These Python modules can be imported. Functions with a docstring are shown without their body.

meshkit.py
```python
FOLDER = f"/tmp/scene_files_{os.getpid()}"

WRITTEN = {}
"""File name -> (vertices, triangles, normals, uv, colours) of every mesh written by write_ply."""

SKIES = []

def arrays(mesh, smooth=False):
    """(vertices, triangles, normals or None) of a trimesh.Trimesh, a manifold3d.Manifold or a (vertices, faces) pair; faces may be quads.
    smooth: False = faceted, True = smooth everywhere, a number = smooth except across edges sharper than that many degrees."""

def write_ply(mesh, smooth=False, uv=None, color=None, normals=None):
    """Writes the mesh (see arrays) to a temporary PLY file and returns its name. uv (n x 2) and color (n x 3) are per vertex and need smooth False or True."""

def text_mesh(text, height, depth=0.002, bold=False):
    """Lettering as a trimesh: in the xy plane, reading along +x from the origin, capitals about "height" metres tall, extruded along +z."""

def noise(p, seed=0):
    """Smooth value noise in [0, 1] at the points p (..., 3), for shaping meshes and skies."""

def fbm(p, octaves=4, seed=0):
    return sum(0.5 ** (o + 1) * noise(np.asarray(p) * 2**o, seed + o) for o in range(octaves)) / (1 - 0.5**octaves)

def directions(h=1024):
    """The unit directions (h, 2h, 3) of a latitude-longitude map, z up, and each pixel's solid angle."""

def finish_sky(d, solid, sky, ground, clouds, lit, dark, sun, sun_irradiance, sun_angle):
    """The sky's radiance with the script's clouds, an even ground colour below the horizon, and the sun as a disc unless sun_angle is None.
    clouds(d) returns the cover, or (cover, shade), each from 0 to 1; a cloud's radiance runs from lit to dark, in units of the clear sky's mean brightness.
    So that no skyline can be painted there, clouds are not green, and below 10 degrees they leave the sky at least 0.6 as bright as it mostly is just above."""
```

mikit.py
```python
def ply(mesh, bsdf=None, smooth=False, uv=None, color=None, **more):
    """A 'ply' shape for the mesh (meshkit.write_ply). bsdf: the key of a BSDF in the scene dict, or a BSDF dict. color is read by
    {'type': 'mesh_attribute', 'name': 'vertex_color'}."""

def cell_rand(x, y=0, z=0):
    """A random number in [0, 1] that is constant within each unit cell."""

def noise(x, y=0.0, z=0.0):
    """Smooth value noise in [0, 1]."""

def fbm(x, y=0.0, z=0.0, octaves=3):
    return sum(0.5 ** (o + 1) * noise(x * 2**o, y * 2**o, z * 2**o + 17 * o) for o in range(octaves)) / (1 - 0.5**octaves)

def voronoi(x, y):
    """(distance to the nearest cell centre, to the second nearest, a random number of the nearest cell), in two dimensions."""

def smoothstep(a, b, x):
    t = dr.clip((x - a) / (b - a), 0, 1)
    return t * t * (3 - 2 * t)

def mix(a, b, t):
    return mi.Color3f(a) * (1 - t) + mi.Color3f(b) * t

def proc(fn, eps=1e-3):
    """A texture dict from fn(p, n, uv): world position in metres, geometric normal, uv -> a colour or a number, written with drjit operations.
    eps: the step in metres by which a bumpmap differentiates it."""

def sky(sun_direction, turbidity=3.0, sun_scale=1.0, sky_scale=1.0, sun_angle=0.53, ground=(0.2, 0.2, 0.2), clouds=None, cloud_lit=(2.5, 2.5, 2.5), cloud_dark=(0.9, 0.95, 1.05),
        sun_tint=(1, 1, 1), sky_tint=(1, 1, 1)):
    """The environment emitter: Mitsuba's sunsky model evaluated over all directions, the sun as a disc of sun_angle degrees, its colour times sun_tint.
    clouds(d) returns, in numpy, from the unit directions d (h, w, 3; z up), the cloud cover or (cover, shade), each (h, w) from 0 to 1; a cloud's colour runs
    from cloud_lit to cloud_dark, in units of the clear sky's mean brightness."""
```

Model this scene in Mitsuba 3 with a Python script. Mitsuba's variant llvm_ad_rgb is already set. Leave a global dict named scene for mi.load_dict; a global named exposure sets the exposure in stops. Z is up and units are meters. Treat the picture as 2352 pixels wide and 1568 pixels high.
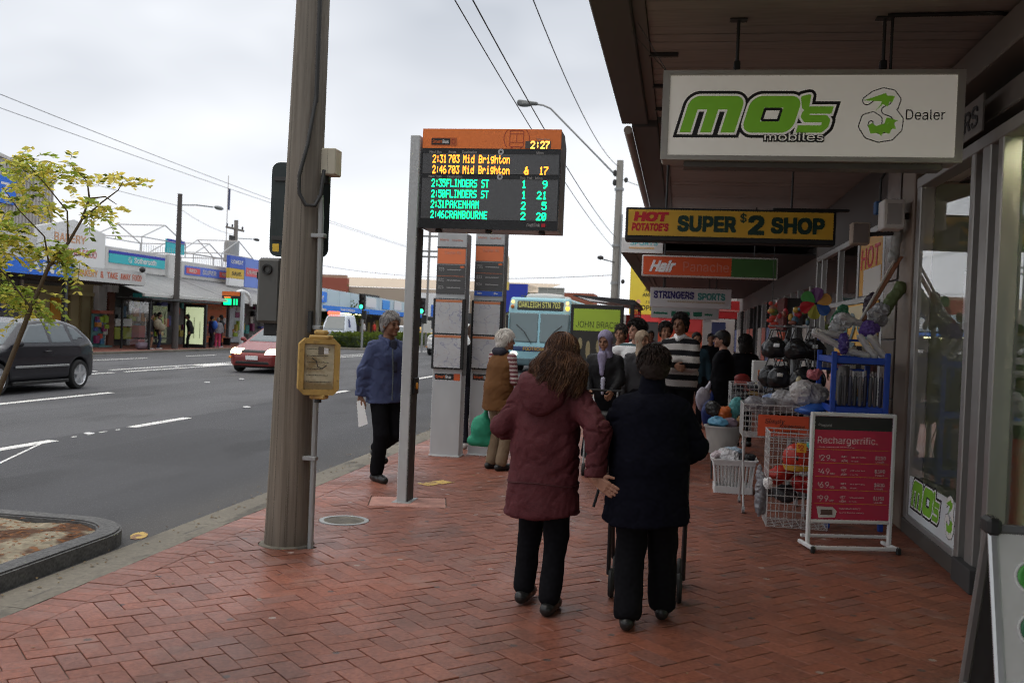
import math, random
import numpy as np, trimesh, manifold3d
import drjit as dr
import mitsuba as mi
import mikit, meshkit
from mikit import proc, noise, fbm, voronoi, cell_rand, smoothstep, mix
from shapely.geometry import Polygon, LineString, Point, box as sbox
from shapely import affinity
from shapely.ops import unary_union
rng = np.random.default_rng(11)
random.seed(11)
scene, labels = {}, {}
V = lambda *a: np.array(a, float)
TF = mi.ScalarTransform4f

# ---------------------------------------------------------------- camera, sky, exposure
EYE = V(0, 0, 1.62)
YAW, PITCH, ROLL = 0.16787, -0.01397, 0.04061      # looking a little to the left of the street's direction (+y), camera rolled by 2.3 degrees
FW = V(-math.sin(YAW) * math.cos(PITCH), math.cos(YAW) * math.cos(PITCH), math.sin(PITCH))
RT = np.cross(FW, [0, 0, 1]); RT /= np.linalg.norm(RT)
UP = np.cos(ROLL) * np.cross(RT, FW) - np.sin(ROLL) * RT
scene['camera'] = dict(type='thinlens', fov=2 * math.degrees(math.atan(1176 / 2260)), fov_axis='x', near_clip=0.05, far_clip=3000.0, aperture_radius=0.0042, focus_distance=6.6,
                       to_world=TF().look_at(origin=EYE.tolist(), target=(EYE + FW).tolist(), up=UP.tolist()))

def overcast(d):
    q = d[..., :2] / (d[..., 2:] + 0.25)
    p = np.stack([q[..., 0] * 1.1, q[..., 1] * 1.1, q[..., 0] * 0 + 3.3], -1)
    n = meshkit.fbm(p, 5, 4); m = meshkit.fbm(p * 0.45 + 7.0, 3, 9)
    s = np.clip((n - 0.36) * 3.4 + (m - 0.45) * 1.6, 0, 1) * np.clip(d[..., 2] * 3.2 - 0.02, 0.0, 1)
    t = np.clip((d[..., 2] - 0.28) / 0.72, 0, 1); zenith = t * t * (3 - 2 * t)      # overcast: brighter overhead than at the horizon
    return np.ones(d.shape[:2]), np.clip(0.60 + 0.40 * s - 0.60 * zenith * (1 - 0.4 * s), 0, 1)
scene['sky'] = mikit.sky((-0.35, -0.25, 0.9), turbidity=5, sun_scale=0.12, sun_angle=40, ground=(0.14, 0.13, 0.12), clouds=overcast,
                         cloud_lit=(5.5, 5.5, 5.5), cloud_dark=(1.66, 1.78, 1.98))
exposure = 1.5

# ---------------------------------------------------------------- materials
def mat(c, r=0.6, metal=0.0, spec=0.4, **kw):
    if isinstance(c, (int, float)): c = (c, c, c)
    k = 'bsdf_' + '_'.join('%d' % round(v * 1000) for v in (*c, r, metal, spec)) + ''.join('%s%d' % (a, round(b * 100)) for a, b in kw.items())
    if k not in scene:
        scene[k] = {'type': 'twosided', 'b': {'type': 'principled', 'base_color': {'type': 'rgb', 'value': list(map(float, c))}, 'roughness': float(r), 'metallic': float(metal), 'specular': float(spec), **{a: float(b) for a, b in kw.items()}}}
    return k
def pmat(name, fn, r=0.7, spec=0.35, bump=None, scale=0.0, eps=2e-3, rough_fn=None, **kw):
    k = 'bsdf_' + name
    b = {'type': 'principled', 'base_color': proc(fn), 'roughness': proc(rough_fn) if rough_fn else float(r), 'specular': float(spec), **kw}
    if bump: b = {'type': 'bumpmap', 'arbitrary': proc(bump, eps), 'scale': float(scale), 'bsdf': b}
    scene[k] = {'type': 'twosided', 'b': b}
    return k
def glow(c, power=1.0):
    return {'type': 'area', 'radiance': {'type': 'rgb', 'value': [float(v) * power for v in c]}}
scene['bsdf_glass'] = {'type': 'thindielectric', 'int_ior': 1.52}

M = {}
def f_brick(p, n, uv):
    g = fbm(p.x * 60, p.y * 60, p.z * 60, 3)
    big = fbm(p.x * 0.9, p.y * 0.9, 2.0, 3)
    base = mix((0.190, 0.064, 0.040), (0.244, 0.081, 0.048), uv.x)
    base = mix(base, mi.Color3f(0.185, 0.076, 0.056), smoothstep(0.80, 1.0, uv.y))
    base = base * (0.66 + 0.58 * g) * (0.72 + 0.50 * big)
    grime = smoothstep(0.50, 0.72, fbm(p.x * 2.3 + 9, p.y * 1.6, 5.0, 4)); base = mix(base, base * 0.55 + mi.Color3f(0.010, 0.008, 0.006), 0.60 * grime)
    chalk = smoothstep(0.62, 0.80, fbm(p.x * 5.0, p.y * 5.0, 11.0, 4)); base = mix(base, mi.Color3f(0.23, 0.135, 0.105), 0.35 * chalk)
    d, d2, w = voronoi(p.x * 2.7, p.y * 2.7)
    gum = smoothstep(0.075, 0.05, d + 0.02 * noise(p.x * 60, p.y * 60, 1)) * dr.select(w > 0.5, 1.0, 0.0)
    return mix(base, mix((0.05, 0.045, 0.045), (0.30, 0.25, 0.22), dr.select(w > 0.84, 1.0, 0.0)), gum * 0.75)
def h_brick(p, n, uv): return fbm(p.x * 130, p.y * 130, p.z * 130, 2)
M['brick'] = pmat('brick', f_brick, spec=0.42, rough_fn=lambda p, n, uv: 0.30 + 0.30 * fbm(p.x * 1.6, p.y * 1.6, 7.0, 3) + 0.10 * uv.y)
M['sand'] = pmat('sand', lambda p, n, uv: mix((0.07, 0.055, 0.045), (0.13, 0.105, 0.08), fbm(p.x * 14, p.y * 14, 0, 3)), 0.9)
def f_asphalt(p, n, uv):
    new = smoothstep(-7.95, -7.80, p.x + 0.12 * (noise(p.y * 0.9, 1.0, 0.0) - 0.5))
    g = fbm(p.x * 90, p.y * 90, 0, 2)
    sp = smoothstep(0.80, 0.92, noise(p.x * 160, p.y * 160, 5.0))
    streak = fbm(p.x * 2.4, p.y * 0.16, 1.0, 3)
    blot = fbm(p.x * 0.5, p.y * 0.35, 4.0, 4)
    c = mix((0.080, 0.080, 0.084), (0.050, 0.050, 0.054), new)
    c = c * (0.66 + 0.62 * g) * (0.76 + 0.44 * streak) * (0.80 + 0.42 * blot)
    track = 0.5 + 0.5 * dr.cos((p.x + 9.6) * 3.45 + 0.5 * noise(p.y * 0.15, 4.0, 0.0)); c = c * (1.06 - 0.16 * track)
    oil = smoothstep(0.60, 0.74, fbm(p.x * 1.3 + 4, p.y * 0.5, 8.0, 3)); c = c * (1 - 0.28 * oil)
    patch = smoothstep(-6.9, -6.86, p.x) * smoothstep(-5.0, -5.04, p.x) * smoothstep(10.0, 10.05, p.y) * smoothstep(13.6, 13.55, p.y); c = c * (1 - 0.16 * patch)
    dust = smoothstep(-4.6, -3.7, p.x) * fbm(p.x * 3, p.y * 0.8, 2.0, 3)
    c = mix(c, mi.Color3f(0.12, 0.108, 0.092), 0.45 * dust)
    wx = p.x + 0.35 * noise(p.y * 0.7, 3.0, 0.0)
    crack = smoothstep(0.012, 0.004, dr.abs(wx + 9.6 + 0.5 * noise(p.y * 0.25, 9.0, 0.0))) * smoothstep(0.4, 0.6, noise(p.y * 0.3, 2.0, 2.0))
    return mix(c, mi.Color3f(0.03, 0.03, 0.03), 0.7 * crack) + mi.Color3f(0.05) * sp
M['asphalt'] = pmat('asphalt', f_asphalt, 0.72, 0.4, lambda p, n, uv: fbm(p.x * 110, p.y * 110, 0, 2), 0.004, 2e-3)
def f_conc(p, n, uv):
    g = fbm(p.x * 45, p.y * 45, p.z * 45, 3); b = fbm(p.x * 1.7, p.y * 1.1, p.z * 2, 3); s = smoothstep(0.55, 0.75, fbm(p.x * 7, p.y * 3.0, p.z * 7, 3))
    return mix((0.165, 0.148, 0.120), (0.085, 0.078, 0.067), s * 0.75) * (0.68 + 0.55 * g) * (0.75 + 0.5 * b)
M['concrete'] = pmat('concrete', f_conc, 0.8, 0.3)
M['darkkerb'] = pmat('darkkerb', lambda p, n, uv: mix((0.06, 0.06, 0.062), (0.13, 0.128, 0.125), fbm(p.x * 9, p.y * 9, p.z * 9, 4)) * (0.65 + 0.7 * noise(p.x * 70, p.y * 70, p.z * 70)), 0.75, 0.35)
def f_soil(p, n, uv):
    g = fbm(p.x * 30, p.y * 30, 0, 3); b = fbm(p.x * 4, p.y * 4, 3, 3); leaf = smoothstep(0.72, 0.8, noise(p.x * 38, p.y * 38, 2.0))
    c = mix((0.30, 0.26, 0.19), (0.10, 0.055, 0.035), smoothstep(0.45, 0.62, b)) * (0.55 + 0.8 * g)
    return mix(c, mi.Color3f(0.22, 0.09, 0.035), leaf * 0.8)
M['soil'] = pmat('soil', f_soil, 0.9, 0.2, lambda p, n, uv: fbm(p.x * 40, p.y * 40, 0, 3), 0.02)
def f_line(p, n, uv):
    w = smoothstep(0.60, 0.76, fbm(p.x * 26, p.y * 9, 0, 4) + 0.10 * noise(p.x * 90, p.y * 90, 0))
    return mix((0.70, 0.69, 0.66), (0.17, 0.17, 0.17), w * 0.6) * (0.85 + 0.2 * noise(p.x * 60, p.y * 60, 1))
M['line'] = pmat('line', f_line, 0.6)
def f_wood(p, n, uv):
    a = dr.atan2(p.y - 6.72, p.x + 2.73); e = dr.cos(a); s = dr.sin(a)
    g = fbm(e * 11, s * 11, p.z * 0.9, 4); f = fbm(e * 34, s * 34, p.z * 1.6, 3); blot = fbm(e * 2.5, s * 2.5, p.z * 1.1, 3)
    crack = smoothstep(0.64, 0.74, fbm(e * 17 + 5, s * 17, p.z * 0.35, 3))
    c = mix((0.130, 0.112, 0.092), (0.25, 0.228, 0.198), g) * (0.80 + 0.34 * f)
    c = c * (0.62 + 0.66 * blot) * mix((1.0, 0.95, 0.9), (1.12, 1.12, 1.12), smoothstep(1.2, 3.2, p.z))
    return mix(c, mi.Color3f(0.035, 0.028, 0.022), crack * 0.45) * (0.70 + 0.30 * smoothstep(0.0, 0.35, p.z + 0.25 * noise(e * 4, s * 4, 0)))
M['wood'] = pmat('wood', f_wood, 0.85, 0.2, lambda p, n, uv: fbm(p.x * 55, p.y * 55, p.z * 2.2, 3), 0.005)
M['soffit'] = pmat('soffit', lambda p, n, uv: mi.Color3f(0.30, 0.268, 0.245) * (0.72 + 0.42 * fbm(p.x * 1.2, p.y * 0.8, 1, 3)) * (0.9 + 0.2 * noise(p.x * 8, p.y * 50, 0)), 0.6)
M['wallgrime'] = pmat('wallgrime', lambda p, n, uv: mi.Color3f(0.66, 0.65, 0.63) * (0.70 + 0.36 * fbm(p.x * 1.1, p.y * 1.1, p.z * 0.5, 4)) * (0.9 + 0.18 * noise(p.x * 30, p.y * 30, p.z * 4)), 0.7)
M['corr'] = pmat('corr', lambda p, n, uv: mi.Color3f(0.25, 0.25, 0.245) * (0.72 + 0.40 * fbm(p.x * 0.7, p.y * 0.7, p.z, 3)) * (0.8 + 0.2 * smoothstep(0.1, 0.4, dr.abs(p.y * 6 - dr.floor(p.y * 6) - 0.5))), 0.5)
M['cream'] = pmat('cream', lambda p, n, uv: mi.Color3f(0.52, 0.50, 0.47) * (0.78 + 0.3 * fbm(p.x, p.y * 0.7, p.z * 0.4, 3)) * (0.82 + 0.18 * smoothstep(0.1, 0.35, dr.abs(p.y * 4 - dr.floor(p.y * 4) - 0.5))), 0.6)
M['tile'] = pmat('tile', lambda p, n, uv: mi.Color3f(0.115, 0.088, 0.072) * (0.7 + 0.6 * fbm(p.x * 6, p.y * 6, p.z * 6, 3)), 0.3, 0.5)
M['farpave'] = pmat('farpave', lambda p, n, uv: mi.Color3f(0.25, 0.105, 0.080) * (0.65 + 0.6 * fbm(p.x * 3, p.y * 3, 0, 4)) * (0.8 + 0.35 * cell_rand(p.x * 8, p.y * 4)), 0.6)
M['alum'] = mat((0.42, 0.42, 0.41), 0.42, 0.7)
M['alum2'] = mat((0.30, 0.29, 0.275), 0.45, 0.6)
M['steelpaint'] = pmat('steelpaint', lambda p, n, uv: mi.Color3f(0.47, 0.485, 0.49) * (0.86 + 0.24 * fbm(p.x * 5, p.y * 5, p.z * 1.5, 3)), 0.42, 0.5)
M['black'] = mat(0.018, 0.5); M['dark'] = mat(0.045, 0.55); M['rubber'] = mat(0.022, 0.75); M['white'] = mat((0.74, 0.74, 0.73), 0.5); M['offwhite'] = mat((0.56, 0.55, 0.52), 0.55)
M['galv'] = mat((0.33, 0.34, 0.34), 0.5, 0.4); M['chrome'] = mat((0.7, 0.7, 0.7), 0.15, 1.0); M['greygrid'] = mat((0.46, 0.46, 0.45), 0.45, 0.3)

# ---------------------------------------------------------------- objects
count = {}
def numbered(k):
    n = count.get(k, -1) + 1; count[k] = n
    return k if n == 0 else '%s_%03d' % (k, n)
def thing(name, label=None, cat=None, group=None, kind=None):
    k = numbered(name); d = {}
    if label: d['label'] = label
    if cat: d['category'] = cat
    if group: d['group'] = group
    if kind: d['kind'] = kind
    labels[k] = d
    return k
def part(parent, name, mesh, m, smooth=False, label=None, kind=None, emit=None, uv=None):
    if isinstance(mesh, (list, tuple)) and not (len(mesh) == 2 and isinstance(mesh[0], np.ndarray)): mesh = cat(*mesh)
    k = numbered(parent + '__' + name)
    scene[k] = mikit.ply(mesh, m, smooth=smooth, uv=uv, **({'emitter': emit} if emit else {}))
    if label or kind:
        labels[k] = {a: b for a, b in (('label', label), ('kind', kind)) if b}
    return k
def single(name, mesh, m, label=None, cat=None, group=None, kind=None, smooth=False, emit=None, uv=None):
    k = thing(name, label, cat, group, kind)
    if isinstance(mesh, (list, tuple)) and not (len(mesh) == 2 and isinstance(mesh[0], np.ndarray)): mesh = globals()['cat'](*mesh)
    scene[k] = mikit.ply(mesh, m, smooth=smooth, uv=uv, **({'emitter': emit} if emit else {}))
    return k

# ---------------------------------------------------------------- shapes
def TM(v, f): return trimesh.Trimesh(np.asarray(v, float), np.asarray(f), process=False)
def cat(*ms):
    out, fs, n = [], [], 0
    for m in ms:
        if isinstance(m, (list, tuple)): m = cat(*m)
        out.append(np.asarray(m.vertices)); fs.append(np.asarray(m.faces) + n); n += len(m.vertices)
    return TM(np.vstack(out), np.vstack(fs))
CF = np.array([[0, 1, 3], [0, 3, 2], [4, 6, 7], [4, 7, 5], [0, 4, 5], [0, 5, 1], [2, 3, 7], [2, 7, 6], [0, 2, 6], [0, 6, 4], [1, 5, 7], [1, 7, 3]])
def bx(x0, x1, y0, y1, z0, z1):
    return TM([[x, y, z] for x in (x0, x1) for y in (y0, y1) for z in (z0, z1)], CF)
def cb(x0, x1, y0, y1, z0, z1, c=0.006):
    """box with chamfered edges"""
    v = []
    for sx in (0, 1):
        for sy in (0, 1):
            for sz in (0, 1):
                p = V((x0, x1)[sx], (y0, y1)[sy], (z0, z1)[sz]); s = V(1 - 2 * sx, 1 - 2 * sy, 1 - 2 * sz) * c
                for k in range(3):
                    q = p + s; q[k] = p[k]; v.append(q)
    h = trimesh.convex.convex_hull(np.array(v))
    return TM(h.vertices, h.faces)
def frame(d):
    d = d / np.linalg.norm(d); a = np.cross(d, [0, 0, 1.0] if abs(d[2]) < 0.95 else [1.0, 0, 0]); a /= np.linalg.norm(a)
    return a, np.cross(d, a)
def tube(path, r, n=10, closed=False):
    path = np.asarray(path, float); m = len(path); r = np.broadcast_to(np.asarray(r, float), m); vs = []
    t = np.gradient(path, axis=0) if m > 2 else np.repeat((path[1] - path[0])[None], m, 0)
    a, b = frame(t[0]); ang = np.arange(n) * 2 * np.pi / n
    for i in range(m):
        d = t[i] / (np.linalg.norm(t[i]) + 1e-12); a = a - d * (a @ d); a /= np.linalg.norm(a) + 1e-12; b = np.cross(d, a)
        vs.append(path[i] + r[i] * (np.cos(ang)[:, None] * a + np.sin(ang)[:, None] * b))
    f = []
    for i in range(m - 1):
        for j in range(n):
            k = (j + 1) % n; f += [[i * n + j, i * n + k, (i + 1) * n + k], [i * n + j, (i + 1) * n + k, (i + 1) * n + j]]
    v = np.vstack(vs + [path[:1], path[-1:]]); c0, c1 = m * n, m * n + 1
    for j in range(n):
        k = (j + 1) % n; f += [[c0, k, j], [c1, (m - 1) * n + j, (m - 1) * n + k]]
    return TM(v, f)
def cyl(p0, p1, r, r1=None, n=16): return tube([p0, p1], [r, r if r1 is None else r1], n)
def lathe(prof, at=(0, 0, 0), n=24, axis='z'):
    prof = np.asarray(prof, float); ang = np.arange(n) * 2 * np.pi / n; m = len(prof)
    v = np.array([[r * math.cos(a), r * math.sin(a), z] for r, z in prof for a in ang]); f = []
    for i in range(m - 1):
        for j in range(n):
            k = (j + 1) % n; f += [[i * n + j, i * n + k, (i + 1) * n + k], [i * n + j, (i + 1) * n + k, (i + 1) * n + j]]
    if axis == 'x': v = v[:, [2, 0, 1]]
    if axis == 'y': v = v[:, [1, 2, 0]]
    return TM(v + np.asarray(at), f)
def ell(c, r, sub=2):
    m = trimesh.creation.icosphere(subdivisions=sub); return TM(m.vertices * np.asarray(r) + np.asarray(c), m.faces)
def extr(poly, d):
    if poly.geom_type != 'Polygon': return cat(*[extr(g, d) for g in poly.geoms if g.geom_type == 'Polygon' and g.area > 1e-8])
    m = trimesh.creation.extrude_polygon(poly, d, engine='earcut'); return TM(m.vertices, m.faces)
def place(m, o, ex, ey):
    """mesh in its own xyz -> world, x along ex, y along ey, z along ex x ey, origin o"""
    ex, ey = np.asarray(ex, float), np.asarray(ey, float); R = np.stack([ex, ey, np.cross(ex, ey)], 1)
    return TM(np.asarray(m.vertices) @ R.T + np.asarray(o, float), m.faces)
def mv(m, x=0, y=0, z=0, rz=0.0, s=1.0):
    c, q = math.cos(rz), math.sin(rz); v = np.asarray(m.vertices) * s
    return TM(np.stack([c * v[:, 0] - q * v[:, 1] + x, q * v[:, 0] + c * v[:, 1] + y, v[:, 2] + z], 1), m.faces)
def lettering(t, h, w=None, bold=True, depth=0.003, shear=0.0, center=False, fat=0.0):
    m = meshkit.text_mesh(t, h, depth, bold)
    if fat: m = cat(*[TM(np.asarray(m.vertices) + V(a * fat, b * fat, 0.0002 * (a + 3 * b)), m.faces) for a, b in ((-1, -1), (1, -1), (-1, 1), (1, 1), (0, 0))])
    v = np.array(m.vertices); v[:, 0] -= v[:, 0].min()
    if w: v[:, 0] *= w / v[:, 0].max()
    v[:, 0] += shear * v[:, 1]
    if center: v[:, 0] -= v[:, 0].max() / 2
    return TM(v, m.faces)
FACE = ((1, 0, 0), (0, 0, 1))            # a sign that faces the camera (-y): x to the right, up; its normal is -y
WEST = ((0, -1, 0), (0, 0, 1))           # on the near shopfronts (faces -x)
EAST = ((0, 1, 0), (0, 0, 1))            # across the street (faces +x)
def text(parent, name, t, h, at, m, to=FACE, label=None, emit=None, **kw):
    return part(parent, name, place(lettering(t, h, **kw), at, *to), m, label=label, emit=emit)
def rrect(w, h, r): return sbox(-w / 2 + r, -h / 2 + r, w / 2 - r, h / 2 - r).buffer(r, quad_segs=5)
def vnoise(m, amp, freq, seed=0):
    v = np.array(m.vertices); n = np.array(trimesh.Trimesh(v, m.faces, process=False).vertex_normals)
    return TM(v + n * ((meshkit.fbm(v * np.asarray(freq), 3, seed) - 0.5) * 2 * amp)[:, None], m.faces)

# ---------------------------------------------------------------- smooth solids: distance fields meshed by surface nets
def nets(lo, res, D):
    """surface of D < 0 on a grid that starts at lo"""
    nx, ny, nz = D.shape; s = D < 0
    c = sum(s[i:nx - 1 + i, j:ny - 1 + j, k:nz - 1 + k].astype(np.int8) for i in (0, 1) for j in (0, 1) for k in (0, 1))
    act = (c > 0) & (c < 8); idx = -np.ones(act.shape, np.int64); I, J, K = np.nonzero(act); idx[act] = np.arange(len(I))
    acc, num = np.zeros((len(I), 3)), np.zeros(len(I)); off = [(i, j, k) for i in (0, 1) for j in (0, 1) for k in (0, 1)]
    for a in off:
        for ax in range(3):
            if a[ax]: continue
            b = list(a); b[ax] = 1
            da, db = D[I + a[0], J + a[1], K + a[2]], D[I + b[0], J + b[1], K + b[2]]
            x = (da < 0) != (db < 0); t = np.where(x, da / np.where(x, da - db, 1), 0)
            q = np.repeat(np.array(a, float)[None], len(I), 0); q[:, ax] = t
            acc += q * x[:, None]; num += x
    v = (np.stack([I, J, K], 1) + acc / num[:, None]) * res + lo
    fs = []
    for ax in range(3):
        o1, o2 = [(1, 2), (2, 0), (0, 1)][ax]
        sl0 = [slice(1, -1)] * 3; sl1 = [slice(1, -1)] * 3; sl0[ax] = slice(0, -1); sl1[ax] = slice(1, None)
        A, B = s[tuple(sl0)], s[tuple(sl1)]; P = np.stack(np.nonzero(A != B), 1)
        if not len(P): continue
        inside = A[tuple(P.T)]; base = P + 1; base[:, ax] -= 1
        def cell(d1, d2):
            q = base.copy(); q[:, o1] -= d1; q[:, o2] -= d2; return idx[tuple(q.T)]
        q = np.stack([cell(1, 1), cell(0, 1), cell(0, 0), cell(1, 0)], 1)
        q[~inside] = q[~inside][:, ::-1]; fs.append(q)
    q = np.vstack(fs)
    return TM(v, np.vstack([q[:, [0, 1, 2]], q[:, [0, 2, 3]]]))
def cone(a, b, ra, rb=None, q=(1, 1, 1)): return ('c', V(*a), V(*b), ra, ra if rb is None else rb, np.asarray(q, float))
def blob(c, r): return ('e', V(*c), V(*r))
def solid(prims, res=0.012, k=0.02, cut=None, pad=0.03):
    """smooth union of round cones and ellipsoids; cut(P, D) may change the field. Each prim is evaluated near itself only."""
    lo, hi = [], []
    for p in prims:
        if p[0] == 'c': r = max(p[3], p[4]); lo.append(np.minimum(p[1], p[2]) - r); hi.append(np.maximum(p[1], p[2]) + r)
        else: lo.append(p[1] - p[2]); hi.append(p[1] + p[2])
    L = np.min(lo, 0) - pad - res; n = np.ceil((np.max(hi, 0) + pad + res - L) / res).astype(int) + 1
    D = np.full(n, 0.2, np.float32); ax = [L[i] + res * np.arange(n[i]) for i in range(3)]
    for p, l, h in zip(prims, lo, hi):
        i0 = np.maximum(((l - 2 * k - 0.02 - L) / res).astype(int), 0); i1 = np.minimum(((h + 2 * k + 0.02 - L) / res).astype(int) + 2, n)
        X = [a[i:j] for a, i, j in zip(ax, i0, i1)]; P = np.stack(np.meshgrid(*X, indexing='ij'), -1)
        if p[0] == 'c':
            a, b, ra, rb, q = p[1:]; ba = (b - a) * q; pa = (P - a) * q; t = np.clip(pa @ ba / max(ba @ ba, 1e-9), 0, 1)
            d = np.linalg.norm(pa - t[..., None] * ba, axis=-1) - (ra + (rb - ra) * t)
        else:
            g = (P - p[1]) / p[2]; kk = np.linalg.norm(g, axis=-1); d = (kk - 1) * kk / np.maximum(np.linalg.norm(g / p[2], axis=-1), 1e-6)
        s = tuple(slice(i, j) for i, j in zip(i0, i1)); o = D[s]; h_ = np.clip(0.5 + 0.5 * (o - d) / k, 0, 1)
        D[s] = o * (1 - h_) + d * h_ - k * h_ * (1 - h_)
    if cut is not None: D = cut(np.stack(np.meshgrid(*ax, indexing='ij'), -1), D)
    return nets(L, res, np.asarray(D, float))
def polysdf(poly, P):
    """signed distance of points (..., 2) to a polygon given as (n, 2)"""
    poly = np.asarray(poly, float); d = np.full(P.shape[:-1], 1e9); s = np.zeros(P.shape[:-1], bool)
    for a, b in zip(poly, np.roll(poly, -1, 0)):
        e = b - a; w = P - a; t = np.clip((w @ e) / (e @ e), 0, 1); d = np.minimum(d, np.linalg.norm(w - t[..., None] * e, axis=-1))
        c = ((a[1] <= P[..., 1]) & (b[1] > P[..., 1])) | ((b[1] <= P[..., 1]) & (a[1] > P[..., 1]))
        xi = a[0] + (P[..., 1] - a[1]) / (e[1] if e[1] else 1e-9) * e[0]; s ^= c & (P[..., 0] < xi)
    return np.where(s, -d, d)
def smax(a, b, k):
    h = np.clip(0.5 - 0.5 * (b - a) / k, 0, 1); return b * (1 - h) + a * h + k * h * (1 - h)
# ================================================================ the setting
ROAD = -0.042
ground = single('ground', bx(-900, 900, -300, 1500, -0.6, -0.30), M['sand'], kind='structure')
road = single('road', bx(-21.75, -3.805, -12, 190, -0.28, ROAD), M['asphalt'], kind='structure')
single('side_road', bx(-90, -21.75, 63, 76, -0.28, ROAD - 0.006), M['asphalt'], kind='structure')
def marks(x, ys, w=0.16, name='lane_marking'):
    for y0, y1 in ys: part(road, name, bx(x - w / 2, x + w / 2, y0, y1, ROAD - 0.002, ROAD + 0.004), M['line'])
marks(-7.75, [(7.2, 11.3), (13.1, 14.75), (19.5, 22.5), (28.5, 31.5), (40, 43), (52, 55)])
marks(-11.42, [(13.2, 18.5), (27.5, 30.5), (39.5, 42.5), (51.5, 54.5)])
marks(-15.15, [(5, 24.6), (25.2, 60)], 0.14, 'centre_line'); marks(-15.85, [(5, 24.9), (25.6, 60)], 0.14, 'centre_line')
marks(-19.3, [(30, 33.5), (42.0, 50), (36.5, 39)], 0.12)
part(road, 'centre_block', bx(-15.76, -15.24, 30.2, 32.2, ROAD - 0.002, ROAD + 0.005), M['line'])
a, b = V(-7.80, 11.25), V(-6.75, 8.6); n = V(b[1] - a[1], a[0] - b[0]); n = n / np.linalg.norm(n) * 0.016
part(road, 'edge_marking', extr(Polygon([a + n, b + n, b - n, a - n]), 0.006).apply_translation([0, 0, ROAD - 0.002]), M['line'])
for x, y in ((-11.44, 22.7), (-15.5, 28.7), (-15.5, 33.4), (-7.77, 12.1), (-7.77, 17.0), (-11.42, 24.6), (-11.42, 36)):
    part(road, 'reflector', cb(x - 0.06, x + 0.06, y - 0.05, y + 0.05, ROAD - 0.003, ROAD + 0.02, 0.012), M['white'])
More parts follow.
